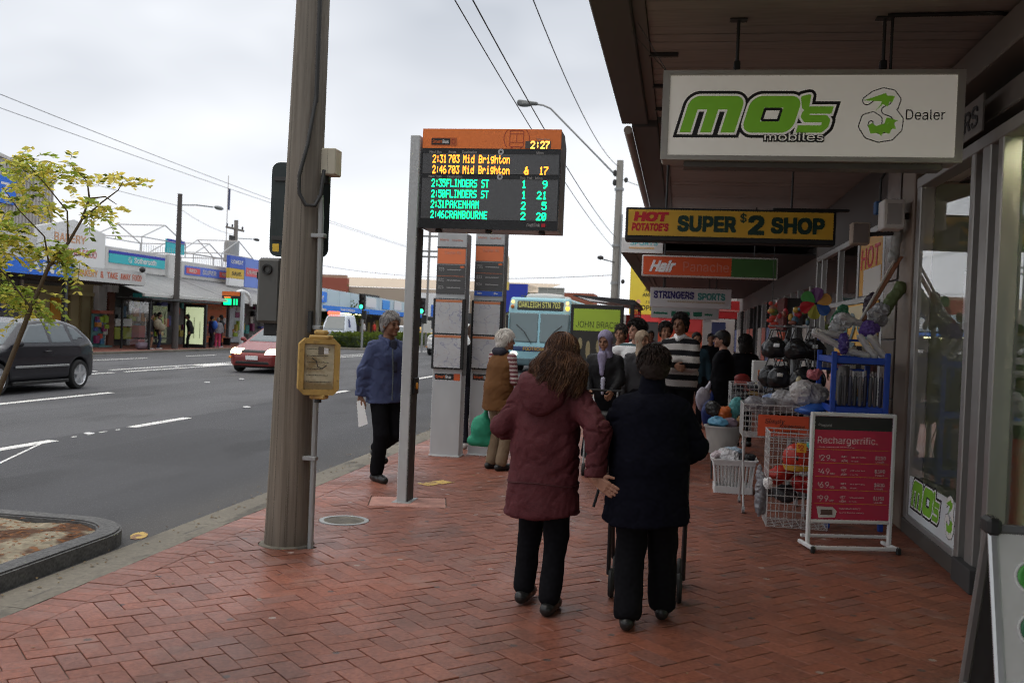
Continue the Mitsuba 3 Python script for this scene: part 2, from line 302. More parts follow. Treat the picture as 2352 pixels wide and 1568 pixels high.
for i in range(4):
    y = 11.75 + 0.33 * i
    part(road, 'old_paint_patch', extr(Point(0, 0).buffer(0.022, 3), 0.005).apply_transform(np.diag([1.1, 2.4 + (i % 3), 1, 1])).apply_translation([-7.76 + 0.02 * (i % 2), y, ROAD - 0.002]), M['line']) if not 13 < y < 14.8 else None
# kerb and gutter in cast lengths
kerb = single('kerb', bx(-3.78, -3.43, -6, 60, -0.28, -0.12), M['concrete'], kind='structure')
prof = Polygon([(-3.425, -0.12), (-3.425, -0.003), (-3.535, -0.003), (-3.56, -0.012), (-3.585, -0.026), (-3.80, -0.036), (-3.80, -0.12)])
y = -5.0
while y < 60:
    L = 2.45; m = extr(prof, L - 0.007); m = place(m, (0, y + L - 0.007, 0), (1, 0, 0), (0, 0, 1)); part(kerb, 'kerb_length', m, M['concrete']); y += L
fk = single('far_kerb', bx(-22.05, -21.75, -12, 62.5, -0.28, 0.04), M['concrete'], kind='structure')
single('far_footpath', bx(-60, -22.05, -12, 62.5, -0.28, 0.036), M['farpave'], kind='structure')
island = single('traffic_island', cb(-20.6, -18.3, 55, 74, -0.28, 0.06, 0.05), M['concrete'], kind='structure')
# the footpath: herringbone pavers at 45 degrees, a soldier course along the kerb
path = single('footpath', bx(-3.42, 6, -6, 60, -0.28, -0.009), M['sand'], kind='structure')
HOLES = unary_union([Point(-2.73, 6.72).buffer(0.20), Point(-2.53, 6.66).buffer(0.05), Point(-2.62, 7.65).buffer(0.205), affinity.rotate(sbox(-2.72, 8.42, -2.02, 8.92), 14)])
REGION = sbox(-3.19, -1.0, 1.97, 27.0).difference(HOLES)
def brick_mesh(poly, z, tilt):
    e = 0.0035; q = np.array(poly.exterior.coords)[:-1]
    if not poly.exterior.is_ccw: q = q[::-1]
    inner = poly.buffer(-e, join_style=2)
    if len(q) == 4 and inner.geom_type == 'Polygon' and len(inner.exterior.coords) == 5:
        c = q.mean(0); L = q - c; qi = c + L * (1 - e / (np.abs(L).max() * 0.7))
        zz = z + L @ tilt; v = np.vstack([np.c_[q, np.full(4, -0.03)], np.c_[q, zz - 0.003], np.c_[qi, zz]]); f = []
        for r in (0, 4):
            for j in range(4): k = (j + 1) % 4; f += [[r + j, r + k, r + 4 + k], [r + j, r + 4 + k, r + 4 + j]]
        return TM(v, f + [[8, 9, 10], [8, 10, 11]])
    m = extr(poly, 0.03 + z); m.vertices[:, 2] -= 0.03; return m
bricks = []; w = 0.1165; c45 = math.sqrt(0.5); gap = 0.0022
def add_brick(poly):
    if poly.is_empty: return
    for g in getattr(poly, 'geoms', [poly]):
        if g.geom_type == 'Polygon' and g.area > 0.0012: bricks.append(g)
for i in range(-190, 200):
    for j in range(-190, 200):
        k = (i - j) % 4
        if k not in (0, 2): continue
        r = (i * w + gap, j * w + gap, (i + 2) * w - gap, (j + 1) * w - gap) if k == 0 else (i * w + gap, (j - 1) * w + gap, (i + 1) * w - gap, (j + 1) * w - gap)
        cx, cy = (r[0] + r[2]) / 2, (r[1] + r[3]) / 2; X, Y = c45 * (cx - cy) - 0.6, c45 * (cx + cy) + 12.5
        if not (-3.4 < X < 2.15 and 2.6 < Y < 26.9): continue
        q = [(c45 * (x - y_) - 0.6, c45 * (x + y_) + 12.5) for x, y_ in ((r[0], r[1]), (r[2], r[1]), (r[2], r[3]), (r[0], r[3]))]
        p = Polygon(q)
        add_brick(p if REGION.contains(p) else p.intersection(REGION))
for j in range(int(2.6 / w), int(27 / w)): add_brick(sbox(-3.42, j * w + gap, -3.194, (j + 1) * w - gap))
R = np.random.default_rng(5); made = []
for p in bricks:
    c = p.centroid; m = brick_mesh(p, R.normal(0, 0.0012), R.normal(0, 0.006, 2)); made.append((c.x, c.y, m, np.repeat(R.random((1, 2)), len(m.vertices), 0)))
def seen(x, y):
    d = V(x, y, 0) - EYE; z = d @ FW; return z > 0.3 and abs(d @ RT / z) < 0.55 and abs(d @ UP / z) < 0.36
made.sort(key=lambda t: (not seen(t[0], t[1]), t[0] ** 2 + t[1] ** 2))
for x, y, m, uv in made[:300]: part(path, 'brick', m, M['brick'], uv=uv)
part(path, 'brickwork', cat(*[t[2] for t in made[300:]]), M['brick'], kind='stuff', uv=np.vstack([t[3] for t in made[300:]]))
part(path, 'far_brickwork', bx(-3.42, 6, 27.0, 60, -0.1, -0.001), M['farpave'], kind='stuff')
part(path, 'concrete_patch', extr(affinity.rotate(sbox(-2.72, 8.42, -2.02, 8.92), 14).difference(Point(-2.37, 8.65).buffer(0.02)).buffer(-0.01), 0.03).apply_translation([0, 0, -0.032]), pmat('pinkmortar', lambda p, n, uv: mi.Color3f(0.36, 0.19, 0.155) * (0.6 + 0.7 * fbm(p.x * 14, p.y * 14, 0, 4)), 0.8))
part(path, 'yellow_marking', extr(affinity.rotate(sbox(-2.47, 9.60, -2.30, 9.98), -30), 0.004).apply_translation([0, 0, 0.001]), pmat('wornyellow', lambda p, n, uv: mix((0.50, 0.34, 0.09), (0.20, 0.11, 0.07), smoothstep(0.45, 0.65, fbm(p.x * 30, p.y * 30, 0, 3))), 0.7))
mh = thing('manhole_cover', 'round concrete filled manhole cover with steel rim set in the bricks beside the wooden pole', 'manhole cover')
part(mh, 'rim', lathe([(0.165, -0.02), (0.165, 0.004), (0.20, 0.004), (0.203, -0.02)], (-2.62, 7.65, 0), 40), M['galv'])
part(mh, 'infill', lathe([(0.0, 0.001), (0.08, 0.002), (0.164, 0.0), (0.164, -0.03)], (-2.62, 7.65, 0), 40), M['concrete'])
single('yellow_kerb_paint', extr(affinity.rotate(affinity.scale(Point(-3.90, 6.75).buffer(0.09, 2), 0.7, 1.5), 20), 0.004).apply_translation([0, 0, ROAD + 0.001]), 'bsdf_wornyellow', 'small worn yellow paint patch on the gutter edge beyond the planter kerb', 'road marking')
# planter: kerb extension with a rounded nose
pl = thing('planter_bed', 'raised street planter with dark rounded kerb and dry soil at the lower left', 'planter')
outer = unary_union([sbox(-9.5, -2, -3.83, 6.80)]).buffer(-0.55).buffer(0.55, quad_segs=8); ring = outer.difference(outer.buffer(-0.17, quad_segs=8))
inner = outer.buffer(-0.03)
km = extr(ring, 0.20); km.vertices[:, 2] += -0.14
top = extr(outer.buffer(-0.018).difference(outer.buffer(-0.152)), 0.012); top.vertices[:, 2] += 0.059
part(pl, 'kerb_ring', cat(km, top), M['darkkerb'])
gx, gy = np.meshgrid(np.linspace(-9.3, -3.95, 90), np.linspace(0, 6.66, 110), indexing='ij'); P3 = np.stack([gx, gy, gx * 0], -1)
gz = -0.005 + 0.05 * meshkit.fbm(P3 * 3, 4, 2) + 0.03 * meshkit.fbm(P3 * 14, 3, 5); q = np.arange(90 * 110).reshape(90, 110)
fq = np.stack([q[:-1, :-1], q[1:, :-1], q[1:, 1:], q[:-1, 1:]], -1).reshape(-1, 4); pv = np.stack([gx, gy, gz], -1).reshape(-1, 3)
ok = [outer.buffer(-0.1).contains(Point(*p[:2])) for p in pv[fq].mean(1)]
part(pl, 'soil', TM(pv, np.vstack([fq[ok][:, [0, 1, 2]], fq[ok][:, [0, 2, 3]]])), M['soil'], smooth=True)
R = np.random.default_rng(13); lv = []
for i in range(300):
    x, y = -3.62 - abs(R.normal(0, .16)), R.uniform(4, 20); a = R.uniform(0, 6.28); L = R.uniform(0.010, 0.022); lv.append(mv(TM([[-L, 0, 0], [0, L * 0.5, 0.006], [L, 0, 0.002], [0, -L * 0.5, 0.005]], [[0, 1, 2], [0, 2, 3]]), x, y, -0.026, a))
for i in range(120):
    x, y = R.uniform(-3.3, 1.8), R.uniform(3.9, 14); a = R.uniform(0, 6.28); L = R.uniform(0.006, 0.014); lv.append(mv(TM([[-L, 0, 0], [0, L * 0.5, 0.004], [L, 0, 0.002], [0, -L * 0.5, 0.003]], [[0, 1, 2], [0, 2, 3]]), x, y, 0.003, a))
single('leaf_litter', lv, mat((0.20, 0.14, 0.075), 0.9), 'tiny dead leaves and scraps scattered along the gutter and bricks', 'leaf litter', None, 'stuff')
R = np.random.default_rng(3); lv = []
for i in range(420):
    x, y = R.uniform(-7, -4.0), R.uniform(3, 6.6); a = R.uniform(0, 6.28); L = R.uniform(0.012, 0.03)
    lv.append(mv(TM([[-L, 0, 0], [0, L * 0.45, 0.008], [L, 0, 0.002], [0, -L * 0.45, 0.006]], [[0, 1, 2], [0, 2, 3]]), x, y, 0.05 + R.uniform(0, 0.02), a))
part(pl, 'leaf_litter', lv, mat((0.20, 0.085, 0.04), 0.9), kind='stuff')
# ================================================================ near shops, awnings and hanging signs
AW = 3.85
def awning(x0, x1, y0, y1, z, board=True, fas=0.45, low=0.07, pitch=0.19, label='', name='awning'):
    a = thing(name, label, 'awning')
    part(a, 'fascia_beam', cb(x0, x0 + 0.27, y0, y1, z - low, z + fas, 0.01), mat((0.075, 0.069, 0.064), 0.6))
    part(a, 'inner_strip', bx(x0 + 0.272, x0 + 0.36, y0, y1, z - low * 0.4, z + 0.03), mat((0.13, 0.118, 0.108), 0.6))
    part(a, 'end_beam', bx(x0 + 0.27, x1, y1 - 0.05, y1, z + 0.03, z + fas), M['dark'])
    part(a, 'roof_sheet', bx(x0 + 0.05, x1, y0, y1, z + fas + 0.002, z + fas + 0.03), M['galv'])
    n = int((y1 - y0) / pitch)
    if board:
        for i in range(n):
            yy = y0 + pitch * i; dz = 0.004 * math.sin(i * 5.1)
            part(a, 'soffit_board', cb(x0 + 0.362, x1, yy + 0.004, yy + pitch - 0.004, z + dz, z + 0.018 + dz, 0.004), M['soffit'])
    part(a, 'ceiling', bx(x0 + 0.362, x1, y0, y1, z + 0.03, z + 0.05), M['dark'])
    return a
aw1 = awning(-0.68, 2.75, -8.7, 10.3, AW, label='nearest street awning with dark timber board soffit over the footpath')
aw2 = awning(-0.58, 2.75, 10.35, 18.2, AW - 0.02, pitch=0.26, label='second street awning behind the phone shop sign')
aw3 = awning(-1.12, 2.75, 18.3, 40.0, 3.10, board=False, fas=0.27, low=0.03, label='lower far street awning with a white end fascia')
part(aw3, 'end_fascia', cb(-1.12, -0.36, 18.26, 18.295, 3.09, 3.37, 0.004), M['white'])
text(aw3, 'lettering', 'SPORTS', 0.085, (-0.96, 18.257, 3.235), mat((0.10, 0.50, 0.56), 0.6), w=0.5)
part(aw3, 'end_fascia_stripe', bx(-0.98, -0.52, 18.252, 18.259, 3.165, 3.195), mat((0.75, 0.48, 0.22), 0.6))
# gutter pipe and bracket work along the awning edge
part(aw2, 'gutter_pipe', cyl((-0.62, 10.4, 3.74), (-0.62, 18.0, 3.74), 0.045), mat((0.24, 0.20, 0.17), 0.5))
for y in (5.1, 6.3, 7.9, 8.9, 9.8): part(aw1, 'bracket', bx(-0.33, -0.10, y, y + 0.04, AW - 0.035, AW - 0.006), M['dark'])
part(aw1, 'ceiling_conduit', tube([(1.30, 7.0, AW - 0.02), (2.0, 6.98, AW - 0.02), (2.3, 7.1, AW - 0.03)], 0.014), M['black'])
# upper wall and beams above the shopfronts
sh = thing('phone_shop', 'phone shop with tall aluminium framed windows at the right edge', 'shop')
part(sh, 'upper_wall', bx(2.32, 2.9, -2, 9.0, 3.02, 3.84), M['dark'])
part(sh, 'head_beam', cb(2.02, 2.36, -2, 9.0, 3.56, 3.80, 0.01), mat((0.16, 0.145, 0.13), 0.6))
part(sh, 'lower_beam', cb(2.10, 2.40, -2, 9.0, 3.22, 3.40, 0.01), mat((0.15, 0.135, 0.12), 0.6))
part(sh, 'rendered_wall', bx(2.75, 9, -30, 9.0, 3.9, 7.5), M['offwhite'])
nb = thing('shop_row', 'dim row of shops and awning behind the viewpoint', 'shop'); part(nb, 'shop_wall', bx(2.2, 2.7, -30, -2.0, 0, 3.84), mat((0.12, 0.11, 0.10), 0.6)); part(nb, 'awning', bx(-0.7, 2.75, -30, -8.72, 3.6, 3.85), mat((0.2, 0.18, 0.17), 0.7))
for y0, y1 in ((6.70, 6.80), (6.96, 7.14), (7.30, 7.40), (8.86, 9.0), (4.35, 4.45)): part(sh, 'stile', cb(1.98, 2.10, y0, y1, 0.12, 3.02, 0.008), M['alum2'])
part(sh, 'stile_panel', bx(2.03, 2.09, 6.80, 7.30, 0.12, 3.02), mat((0.17, 0.165, 0.15), 0.5, 0.3))
part(sh, 'plinth', cb(1.97, 2.12, -2, 9.0, -0.02, 0.118, 0.008), mat((0.10, 0.095, 0.085), 0.4, 0.3))
part(sh, 'corner_foot', cb(1.93, 2.0, 6.82, 7.25, 0.0, 0.16, 0.006), M['dark'])
part(sh, 'sill', cb(1.975, 2.11, 7.40, 8.86, 0.118, 0.165, 0.006), M['alum']); part(sh, 'sill', cb(1.975, 2.11, 4.45, 6.70, 0.118, 0.165, 0.006), M['alum'])
part(sh, 'head', cb(1.975, 2.11, 4.45, 9.0, 2.96, 3.05, 0.006), M['alum2'])
def pane(p, x, y0, y1, z0, z1, sk=0.0): return part(p, 'window_pane', TM([[x, y0, z0], [x + sk, y1, z0], [x + sk, y1, z1], [x, y0, z1]], [[0, 1, 2], [0, 2, 3]]), 'bsdf_glass')
pane(sh, 2.10, 7.40, 8.86, 0.165, 2.96, -0.10); pane(sh, 2.05, -1.5, 4.35, 0.165, 2.96); pane(sh, 2.05, 4.45, 6.70, 0.165, 2.96)
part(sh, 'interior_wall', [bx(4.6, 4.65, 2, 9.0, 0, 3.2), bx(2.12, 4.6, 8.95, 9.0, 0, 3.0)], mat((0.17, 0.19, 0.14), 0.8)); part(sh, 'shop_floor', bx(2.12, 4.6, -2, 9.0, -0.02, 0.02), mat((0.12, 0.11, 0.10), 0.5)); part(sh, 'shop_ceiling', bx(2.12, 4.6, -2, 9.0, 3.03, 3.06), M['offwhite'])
part(sh, 'green_display_panel', [cb(2.20, 2.24, 2.5, 7.60, 0.2, 2.45, 0.004), cb(2.20, 2.24, 2.5, 7.60, 2.462, 3.0, 0.004)], mat((0.44, 0.62, 0.34), 0.5))
[part(sh, 'downlight', ell((x, y, 3.0), (0.06, 0.06, 0.02), 1), M['white'], emit=glow((1.0, 0.84, 0.60), 120 if x < 3 else 60)) for x, y in ((2.15, 6.1), (3.6, 7.6))]
# sign over the window
part(sh, 'sign_panel', cb(1.985, 2.0, 7.2, 8.9, 3.10, 3.36, 0.003), mat((0.20, 0.19, 0.175), 0.5)); text(sh, 'lettering', 'REPAIRS', 0.14, (1.982, 8.5, 3.16), M['black'], WEST, w=1.2)
# decals on the lower window
part(sh, 'decal_panel', bx(1.990, 1.998, 7.42, 8.84, 0.17, 0.50), mat((0.66, 0.70, 0.71), 0.4))
part(sh, 'window_poster', bx(2.182, 2.188, 7.46, 8.05, 0.72, 1.62), mat((0.50, 0.56, 0.54), 0.5)); part(sh, 'window_poster', bx(2.182, 2.188, 7.55, 8.2, 1.75, 2.2), mat((0.46, 0.47, 0.45), 0.5))
part(sh, 'poster_picture', [bx(2.178, 2.181, 7.50, 8.03, 0.74, 1.08)], mat((0.20, 0.42, 0.08), 0.5)); part(sh, 'poster_phone', [cb(2.174, 2.180, 7.76, 7.90, 1.1, 1.5, 0.002)], mat((0.05, 0.04, 0.05), 0.4)); part(sh, 'poster_mark', [bx(2.170, 2.180, 7.86, 7.96, 1.45, 1.56)], mat((0.6, 0.10, 0.06), 0.4))
text(sh, 'lettering', 'MOBILE', 0.07, (2.075, 7.47, 1.10), mat((0.10, 0.16, 0.55), 0.5), ((0, 0, 1), (0, 1, 0)), w=0.75)
# lettering logo, built as stepped layers
def logo(parent, o, to, s, green, deep=0.002, lit=False):
    def leaf(c): return affinity.skew(c, xs=15.2, origin=(0, 0))
    m = unary_union([sbox(0, 0, 330, 222).buffer(-60).buffer(60), sbox(0, 0, 330, 120)]).difference(unary_union([sbox(66, -5, 124, 140), sbox(190, -5, 246, 140)]))
    o_ = affinity.translate(sbox(0, 0, 300, 222).buffer(-66).buffer(66), 366, 0).difference(affinity.translate(sbox(94, 68, 206, 152), 366, 0))
    s_ = LineString([(862, 138), (730, 138), (712, 118), (712, 104), (730, 86), (830, 86), (846, 70), (846, 44), (830, 24), (690, 24)]).buffer(22, join_style=1, cap_style=2)
    ap = Polygon([(668, 212), (700, 220), (708, 160), (700, 150), (690, 158)]).buffer(12)
    g = leaf(unary_union([m, o_, s_, ap])); wht = g.buffer(13, join_style=2, mitre_limit=2); blk = g.buffer(31, join_style=2, mitre_limit=2)
    blk = blk.difference(leaf(affinity.translate(sbox(108, 82, 192, 138), 366, 0)).buffer(-2))
    wht = wht.difference(leaf(affinity.translate(sbox(108, 82, 192, 138), 366, 0)).buffer(14))
    th = LineString([(1095, 196), (1135, 228), (1185, 246), (1235, 236), (1262, 200), (1250, 160), (1205, 138), (1250, 122), (1280, 82), (1276, 30), (1236, -14), (1170, -26), (1110, -6), (1078, 44), (1092, 92), (1130, 104), (1160, 84), (1160, 52)]).buffer(22, quad_segs=6)
    tb = LineString([(1095, 196), (1135, 228), (1185, 246), (1235, 236), (1262, 200), (1250, 160), (1205, 138), (1250, 122), (1280, 82), (1276, 30), (1236, -14), (1170, -26), (1110, -6), (1078, 44), (1092, 92), (1130, 104), (1160, 84), (1160, 52)]).buffer(28, quad_segs=6)
    fl = [Polygon([(1075, 196), (1200, 240), (1206, 226), (1252, 222), (1238, 184), (1222, 192), (1214, 160), (1186, 176), (1142, 130), (1172, 170), (1180, 192)]), Polygon([(1210, 96), (1275, 78), (1252, 64), (1266, 26), (1242, 30), (1230, -2), (1196, 10), (1184, -16), (1166, 4), (1122, 0), (1106, 46), (1130, 62), (1152, 44), (1200, 60)])]
    ins = Polygon([(1090, 190), (1200, 226), (1236, 200), (1230, 170), (1160, 140), (1240, 110), (1262, 60), (1230, 6), (1160, -8), (1110, 20), (1100, 60), (1130, 80), (1150, 40), (1180, 60), (1230, 80)])
    layers = [('lettering_shadow', unary_union([blk, tb]), M['black'], 1), ('lettering_edge', unary_union([wht, th, ins.intersection(th)]), mat((0.70, 0.69, 0.66), 0.5), 2), ('lettering', unary_union([g] + [f.intersection(tb.buffer(30)) for f in fl]), green, 3)]
    for nm, sh_, mt, k in layers:
        me = extr(affinity.scale(sh_, s, s, origin=(0, 0)), deep * k); part(parent, nm, place(me, o, *to), mt, emit=(None, E_SIGN, glow((0.27, 0.62, 0.05), 0.036))[k - 1] if lit else None)
GREEN = mat((0.18, 0.43, 0.028), 0.45)
logo(sh, (1.9895, 8.74, 0.265), WEST, 0.00100, GREEN, 0.0012)
# ---- the hanging sign of the phone shop
hs = thing('hanging_sign', 'large white box sign with green and black lettering hanging under the nearest awning', 'sign', 'box signs hanging under the awnings')
part(hs, 'box', cb(-0.18, 1.80, 7.0, 7.22, 2.84, 3.46, 0.012), mat((0.36, 0.34, 0.31), 0.5, 0.2))
E_SIGN = glow((1.0, 0.93, 0.80), 0.045)
part(hs, 'face_panel', bx(-0.135, 1.765, 6.985, 7.0, 2.875, 3.425), mat((0.72, 0.70, 0.66), 0.45), emit=E_SIGN)
for x in (-0.16, 1.785): part(hs, 'frame_trim', bx(x - 0.025, x + 0.025, 6.975, 6.998, 2.84, 3.46), mat((0.40, 0.385, 0.35), 0.45, 0.2))
for z in (2.855, 3.445): part(hs, 'frame_trim', bx(-0.135, 1.76, 6.975, 6.998, z - 0.016, z + 0.016), mat((0.40, 0.385, 0.35), 0.45, 0.2))
logo(hs, (-0.058, 6.985, 3.030), FACE, 1 / 880., GREEN, lit=True)
text(hs, 'lettering', 'mobiles', 0.052, (0.513, 6.983, 2.974), M['black'], bold=True, w=0.406, depth=0.010, fat=0.004); 
text(hs, 'lettering_edge', 'mobiles', 0.052, (0.520, 6.979, 2.977), mat((0.72, 0.70, 0.66), 0.5), bold=False, w=0.392, depth=0.008, emit=E_SIGN)
text(hs, 'lettering', 'Dealer', 0.068, (1.44, 6.984, 3.125), M['black'], bold=False, w=0.25)
for x in (0.32, 1.30):
    part(hs, 'hanger_rod', cyl((x, 7.1, 3.47), (x, 7.1, 3.845), 0.012), M['dark']); part(hs, 'hanger_bracket', cb(x - 0.022, x + 0.022, 7.07, 7.13, 3.46, 3.55, 0.004), M['black']); part(hs, 'ceiling_plate', cb(x - 0.06, x + 0.06, 7.06, 7.14, 3.836, 3.846, 0.002), M['dark'])
part(hs, 'hanger_rod', cyl((1.35, 7.1, 3.47), (1.35, 7.1, 3.845), 0.010), M['dark'])
part(hs, 'stay_wire', tube([(-0.15, 7.05, 3.45), (-0.38, 7.0, 3.80)], 0.003, 6), M['dark']); part(hs, 'stay_wire', tube([(-0.15, 7.05, 3.45), (-0.40, 6.6, 3.62)], 0.003, 6), M['dark'])
part(hs, 'bottom_cover', bx(-0.02, 1.70, 7.03, 7.19, 2.80, 2.838), mat((0.10, 0.09, 0.08), 0.35, 0.2))
# ---- yellow bargain shop sign
ys = thing('hanging_sign', 'long yellow box sign with red and dark green lettering hanging behind the white sign', 'sign', 'box signs hanging under the awnings')
part(ys, 'box', cb(-0.64, 1.61, 11.0, 11.24, 2.64, 3.01, 0.01), M['black'])
part(ys, 'face_panel', bx(-0.61, 1.58, 10.988, 11.0, 2.70, 2.985), mat((0.72, 0.43, 0.045), 0.45))
RED = mat((0.58, 0.025, 0.035), 0.5); DKG = mat((0.012, 0.045, 0.032), 0.5)
text(ys, 'lettering', 'HOT', 0.085, (-0.55, 10.987, 2.865), RED, w=0.37, shear=0.15, fat=0.007); text(ys, 'lettering', "POTATOE'S", 0.075, (-0.57, 10.987, 2.755), RED, w=0.40, shear=0.1, fat=0.004)
text(ys, 'lettering', 'SUPER', 0.15, (-0.07, 10.987, 2.765), DKG, w=0.63, fat=0.008); text(ys, 'lettering', '$', 0.085, (0.60, 10.987, 2.87), DKG, w=0.07); text(ys, 'lettering', '2', 0.185, (0.69, 10.987, 2.745), DKG, w=0.17, fat=0.008); text(ys, 'lettering', 'SHOP', 0.15, (0.93, 10.987, 2.765), DKG, w=0.56, fat=0.008)
for x in (-0.2, 1.15): part(ys, 'hanger_rod', cyl((x, 11.1, 3.0), (x, 11.1, 3.83), 0.012), M['dark'])
part(ys, 'hanger_bar', cb(0.95, 1.75, 11.06, 11.14, 3.012, 3.04, 0.004), M['black'])
# ---- hair salon sign
hp = thing('hanging_sign', 'orange and dark green box sign with white script hanging behind the yellow sign', 'sign', 'box signs hanging under the awnings')
part(hp, 'box', cb(-0.68, 1.58, 17.0, 17.2, 2.60, 2.96, 0.008), M['offwhite']); part(hp, 'face_panel', bx(-0.655, 0.82, 16.988, 17.0, 2.625, 2.935), mat((0.62, 0.085, 0.020), 0.45)); part(hp, 'face_panel', bx(0.822, 1.555, 16.988, 17.0, 2.625, 2.935), mat((0.045, 0.13, 0.03), 0.45))
text(hp, 'lettering', 'Hair', 0.17, (-0.55, 16.986, 2.69), M['white'], w=0.40, shear=0.35, fat=0.008); text(hp, 'lettering', 'Panache', 0.16, (0.02, 16.986, 2.70), mat((0.62, 0.20, 0.13), 0.5), w=0.76, bold=False)
for x in (-0.3, 1.2): part(hp, 'hanger_rod', cyl((x, 17.1, 2.96), (x, 17.1, 3.82), 0.012), M['dark'])
# ---- sports shop signs
st = thing('hanging_sign', 'grey white box sign with navy and teal lettering hanging beyond the orange sign', 'sign', 'box signs hanging under the awnings')
part(st, 'box', cb(-0.70, 1.14, 23.0, 23.2, 2.24, 2.69, 0.008), mat((0.60, 0.60, 0.60), 0.5))
text(st, 'lettering', 'STRINGERS', 0.15, (-0.62, 22.997, 2.45), mat((0.035, 0.03, 0.16), 0.5), w=0.92, fat=0.006); text(st, 'lettering', 'SPORTS', 0.14, (0.38, 22.997, 2.44), mat((0.05, 0.26, 0.24), 0.5), w=0.62, fat=0.006)
part(st, 'stripe', bx(-0.3, 1.0, 22.992, 23.0, 2.36, 2.39), mat((0.45, 0.38, 0.26), 0.5))
for x in (-0.4, 0.8): part(st, 'hanger_rod', cyl((x, 23.1, 2.68), (x, 23.1, 3.1), 0.015), M['dark'])
gs = thing('hanging_sign', 'pale box sign with dark green lettering, lowest and farthest of the hanging signs', 'sign', 'box signs hanging under the awnings')
part(gs, 'box', cb(-0.72, 0.95, 25.0, 25.2, 2.02, 2.42, 0.008), mat((0.56, 0.58, 0.57), 0.5))
for i, (x, w_, h) in enumerate(((-0.66, 0.36, 0.05), (-0.22, 0.12, 0.13), (0.02, 0.22, 0.11), (0.32, 0.22, 0.11), (0.6, 0.2, 0.05))): part(gs, 'green_mark', extr(rrect(w_, h, 0.02), 0.006).apply_transform(np.array([[1, 0, 0, x + w_ / 2], [0, 0, -1, 25.0], [0, 1, 0, 2.14], [0, 0, 0, 1.0]])), mat((0.02, 0.17, 0.10), 0.5))
for x in (-0.4, 0.7): part(gs, 'hanger_rod', cyl((x, 25.1, 2.42), (x, 25.1, 3.1), 0.015), M['dark'])
# ---- the bargain shop
b2 = thing('bargain_shop', 'bargain shop with dark windows and yellow posters beside the stalls', 'shop')
part(b2, 'pier', cb(1.96, 2.9, 9.02, 9.50, 0, 3.84, 0.01), mat((0.20, 0.155, 0.12), 0.55)); 
for i in range(7): part(b2, 'pier_tile', cb(1.945, 1.965, 9.52, 10.08, 0.01 + 0.55 * i, 0.545 + 0.55 * i, 0.004), M['tile'])
part(b2, 'pier', bx(1.967, 2.9, 9.502, 10.1, 0, 3.84), M['dark'])
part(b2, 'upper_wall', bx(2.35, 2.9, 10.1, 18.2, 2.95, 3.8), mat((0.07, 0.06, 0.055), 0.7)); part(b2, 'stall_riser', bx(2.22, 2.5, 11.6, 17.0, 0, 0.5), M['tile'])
for y in (11.45, 13.05, 14.65, 16.3, 16.9): part(b2, 'stile', cb(2.20, 2.28, y, y + 0.09, 0.0, 2.95, 0.006), M['alum'])
part(b2, 'transom', cb(2.20, 2.28, 11.55, 16.3, 2.10, 2.17, 0.006), M['alum']); part(b2, 'head_rail', cb(2.2, 2.28, 10.1, 17.0, 2.90, 2.98, 0.006), M['alum2'])
for y0, y1 in ((11.54, 13.05), (13.14, 14.65), (14.74, 16.3)): pane(b2, 2.24, y0, y1, 0.5, 2.1); pane(b2, 2.24, y0, y1, 2.17, 2.9)
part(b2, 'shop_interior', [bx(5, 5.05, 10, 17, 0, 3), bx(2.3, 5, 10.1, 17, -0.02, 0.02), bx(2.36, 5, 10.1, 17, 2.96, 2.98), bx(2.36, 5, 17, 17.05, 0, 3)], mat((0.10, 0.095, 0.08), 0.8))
po = part(b2, 'hot_poster', bx(2.215, 2.222, 11.62, 13.0, 2.19, 2.88), mat((0.62, 0.30, 0.03), 0.5)); text(b2, 'lettering', 'HOT', 0.24, (2.213, 12.92, 2.52), mat((0.55, 0.03, 0.02), 0.5), WEST, w=1.15, shear=0.1)
part(b2, 'pale_poster', bx(2.208, 2.214, 11.64, 12.70, 2.18, 2.50), mat((0.60, 0.58, 0.52), 0.5))
part(b2, 'price_poster', bx(2.19, 2.198, 11.60, 14.6, 1.42, 2.09), mat((0.72, 0.40, 0.07), 0.5)); part(b2, 'price_poster_top', bx(2.183, 2.189, 11.62, 14.58, 1.80, 2.07), mat((0.62, 0.52, 0.30), 0.5))
text(b2, 'lettering', '2', 0.42, (2.180, 13.45, 1.55), mat((0.10, 0.14, 0.14), 0.5), WEST, w=0.5); text(b2, 'lettering', '$', 0.2, (2.180, 13.85, 1.72), mat((0.10, 0.25, 0.28), 0.5), WEST, w=0.3); text(b2, 'lettering', 'SHOP', 0.2, (2.180, 12.8, 1.65), mat((0.10, 0.25, 0.28), 0.5), WEST, w=1.0)
sp = thing('loudspeaker', 'white wall loudspeaker box high on the pier beside the phone shop window', 'loudspeaker')
part(sp, 'cabinet', cb(1.72, 1.90, 9.05, 9.3, 2.62, 2.88, 0.01), M['offwhite']); part(sp, 'bracket', cyl((1.86, 9.2, 2.75), (1.97, 9.2, 2.75), 0.03), M['dark']); part(sp, 'grille', bx(1.75, 1.87, 9.045, 9.05, 2.66, 2.84), mat((0.35, 0.34, 0.33), 0.6))
fl = thing('floodlight', 'small beige floodlight on the pier, left of the wall loudspeaker', 'floodlight')
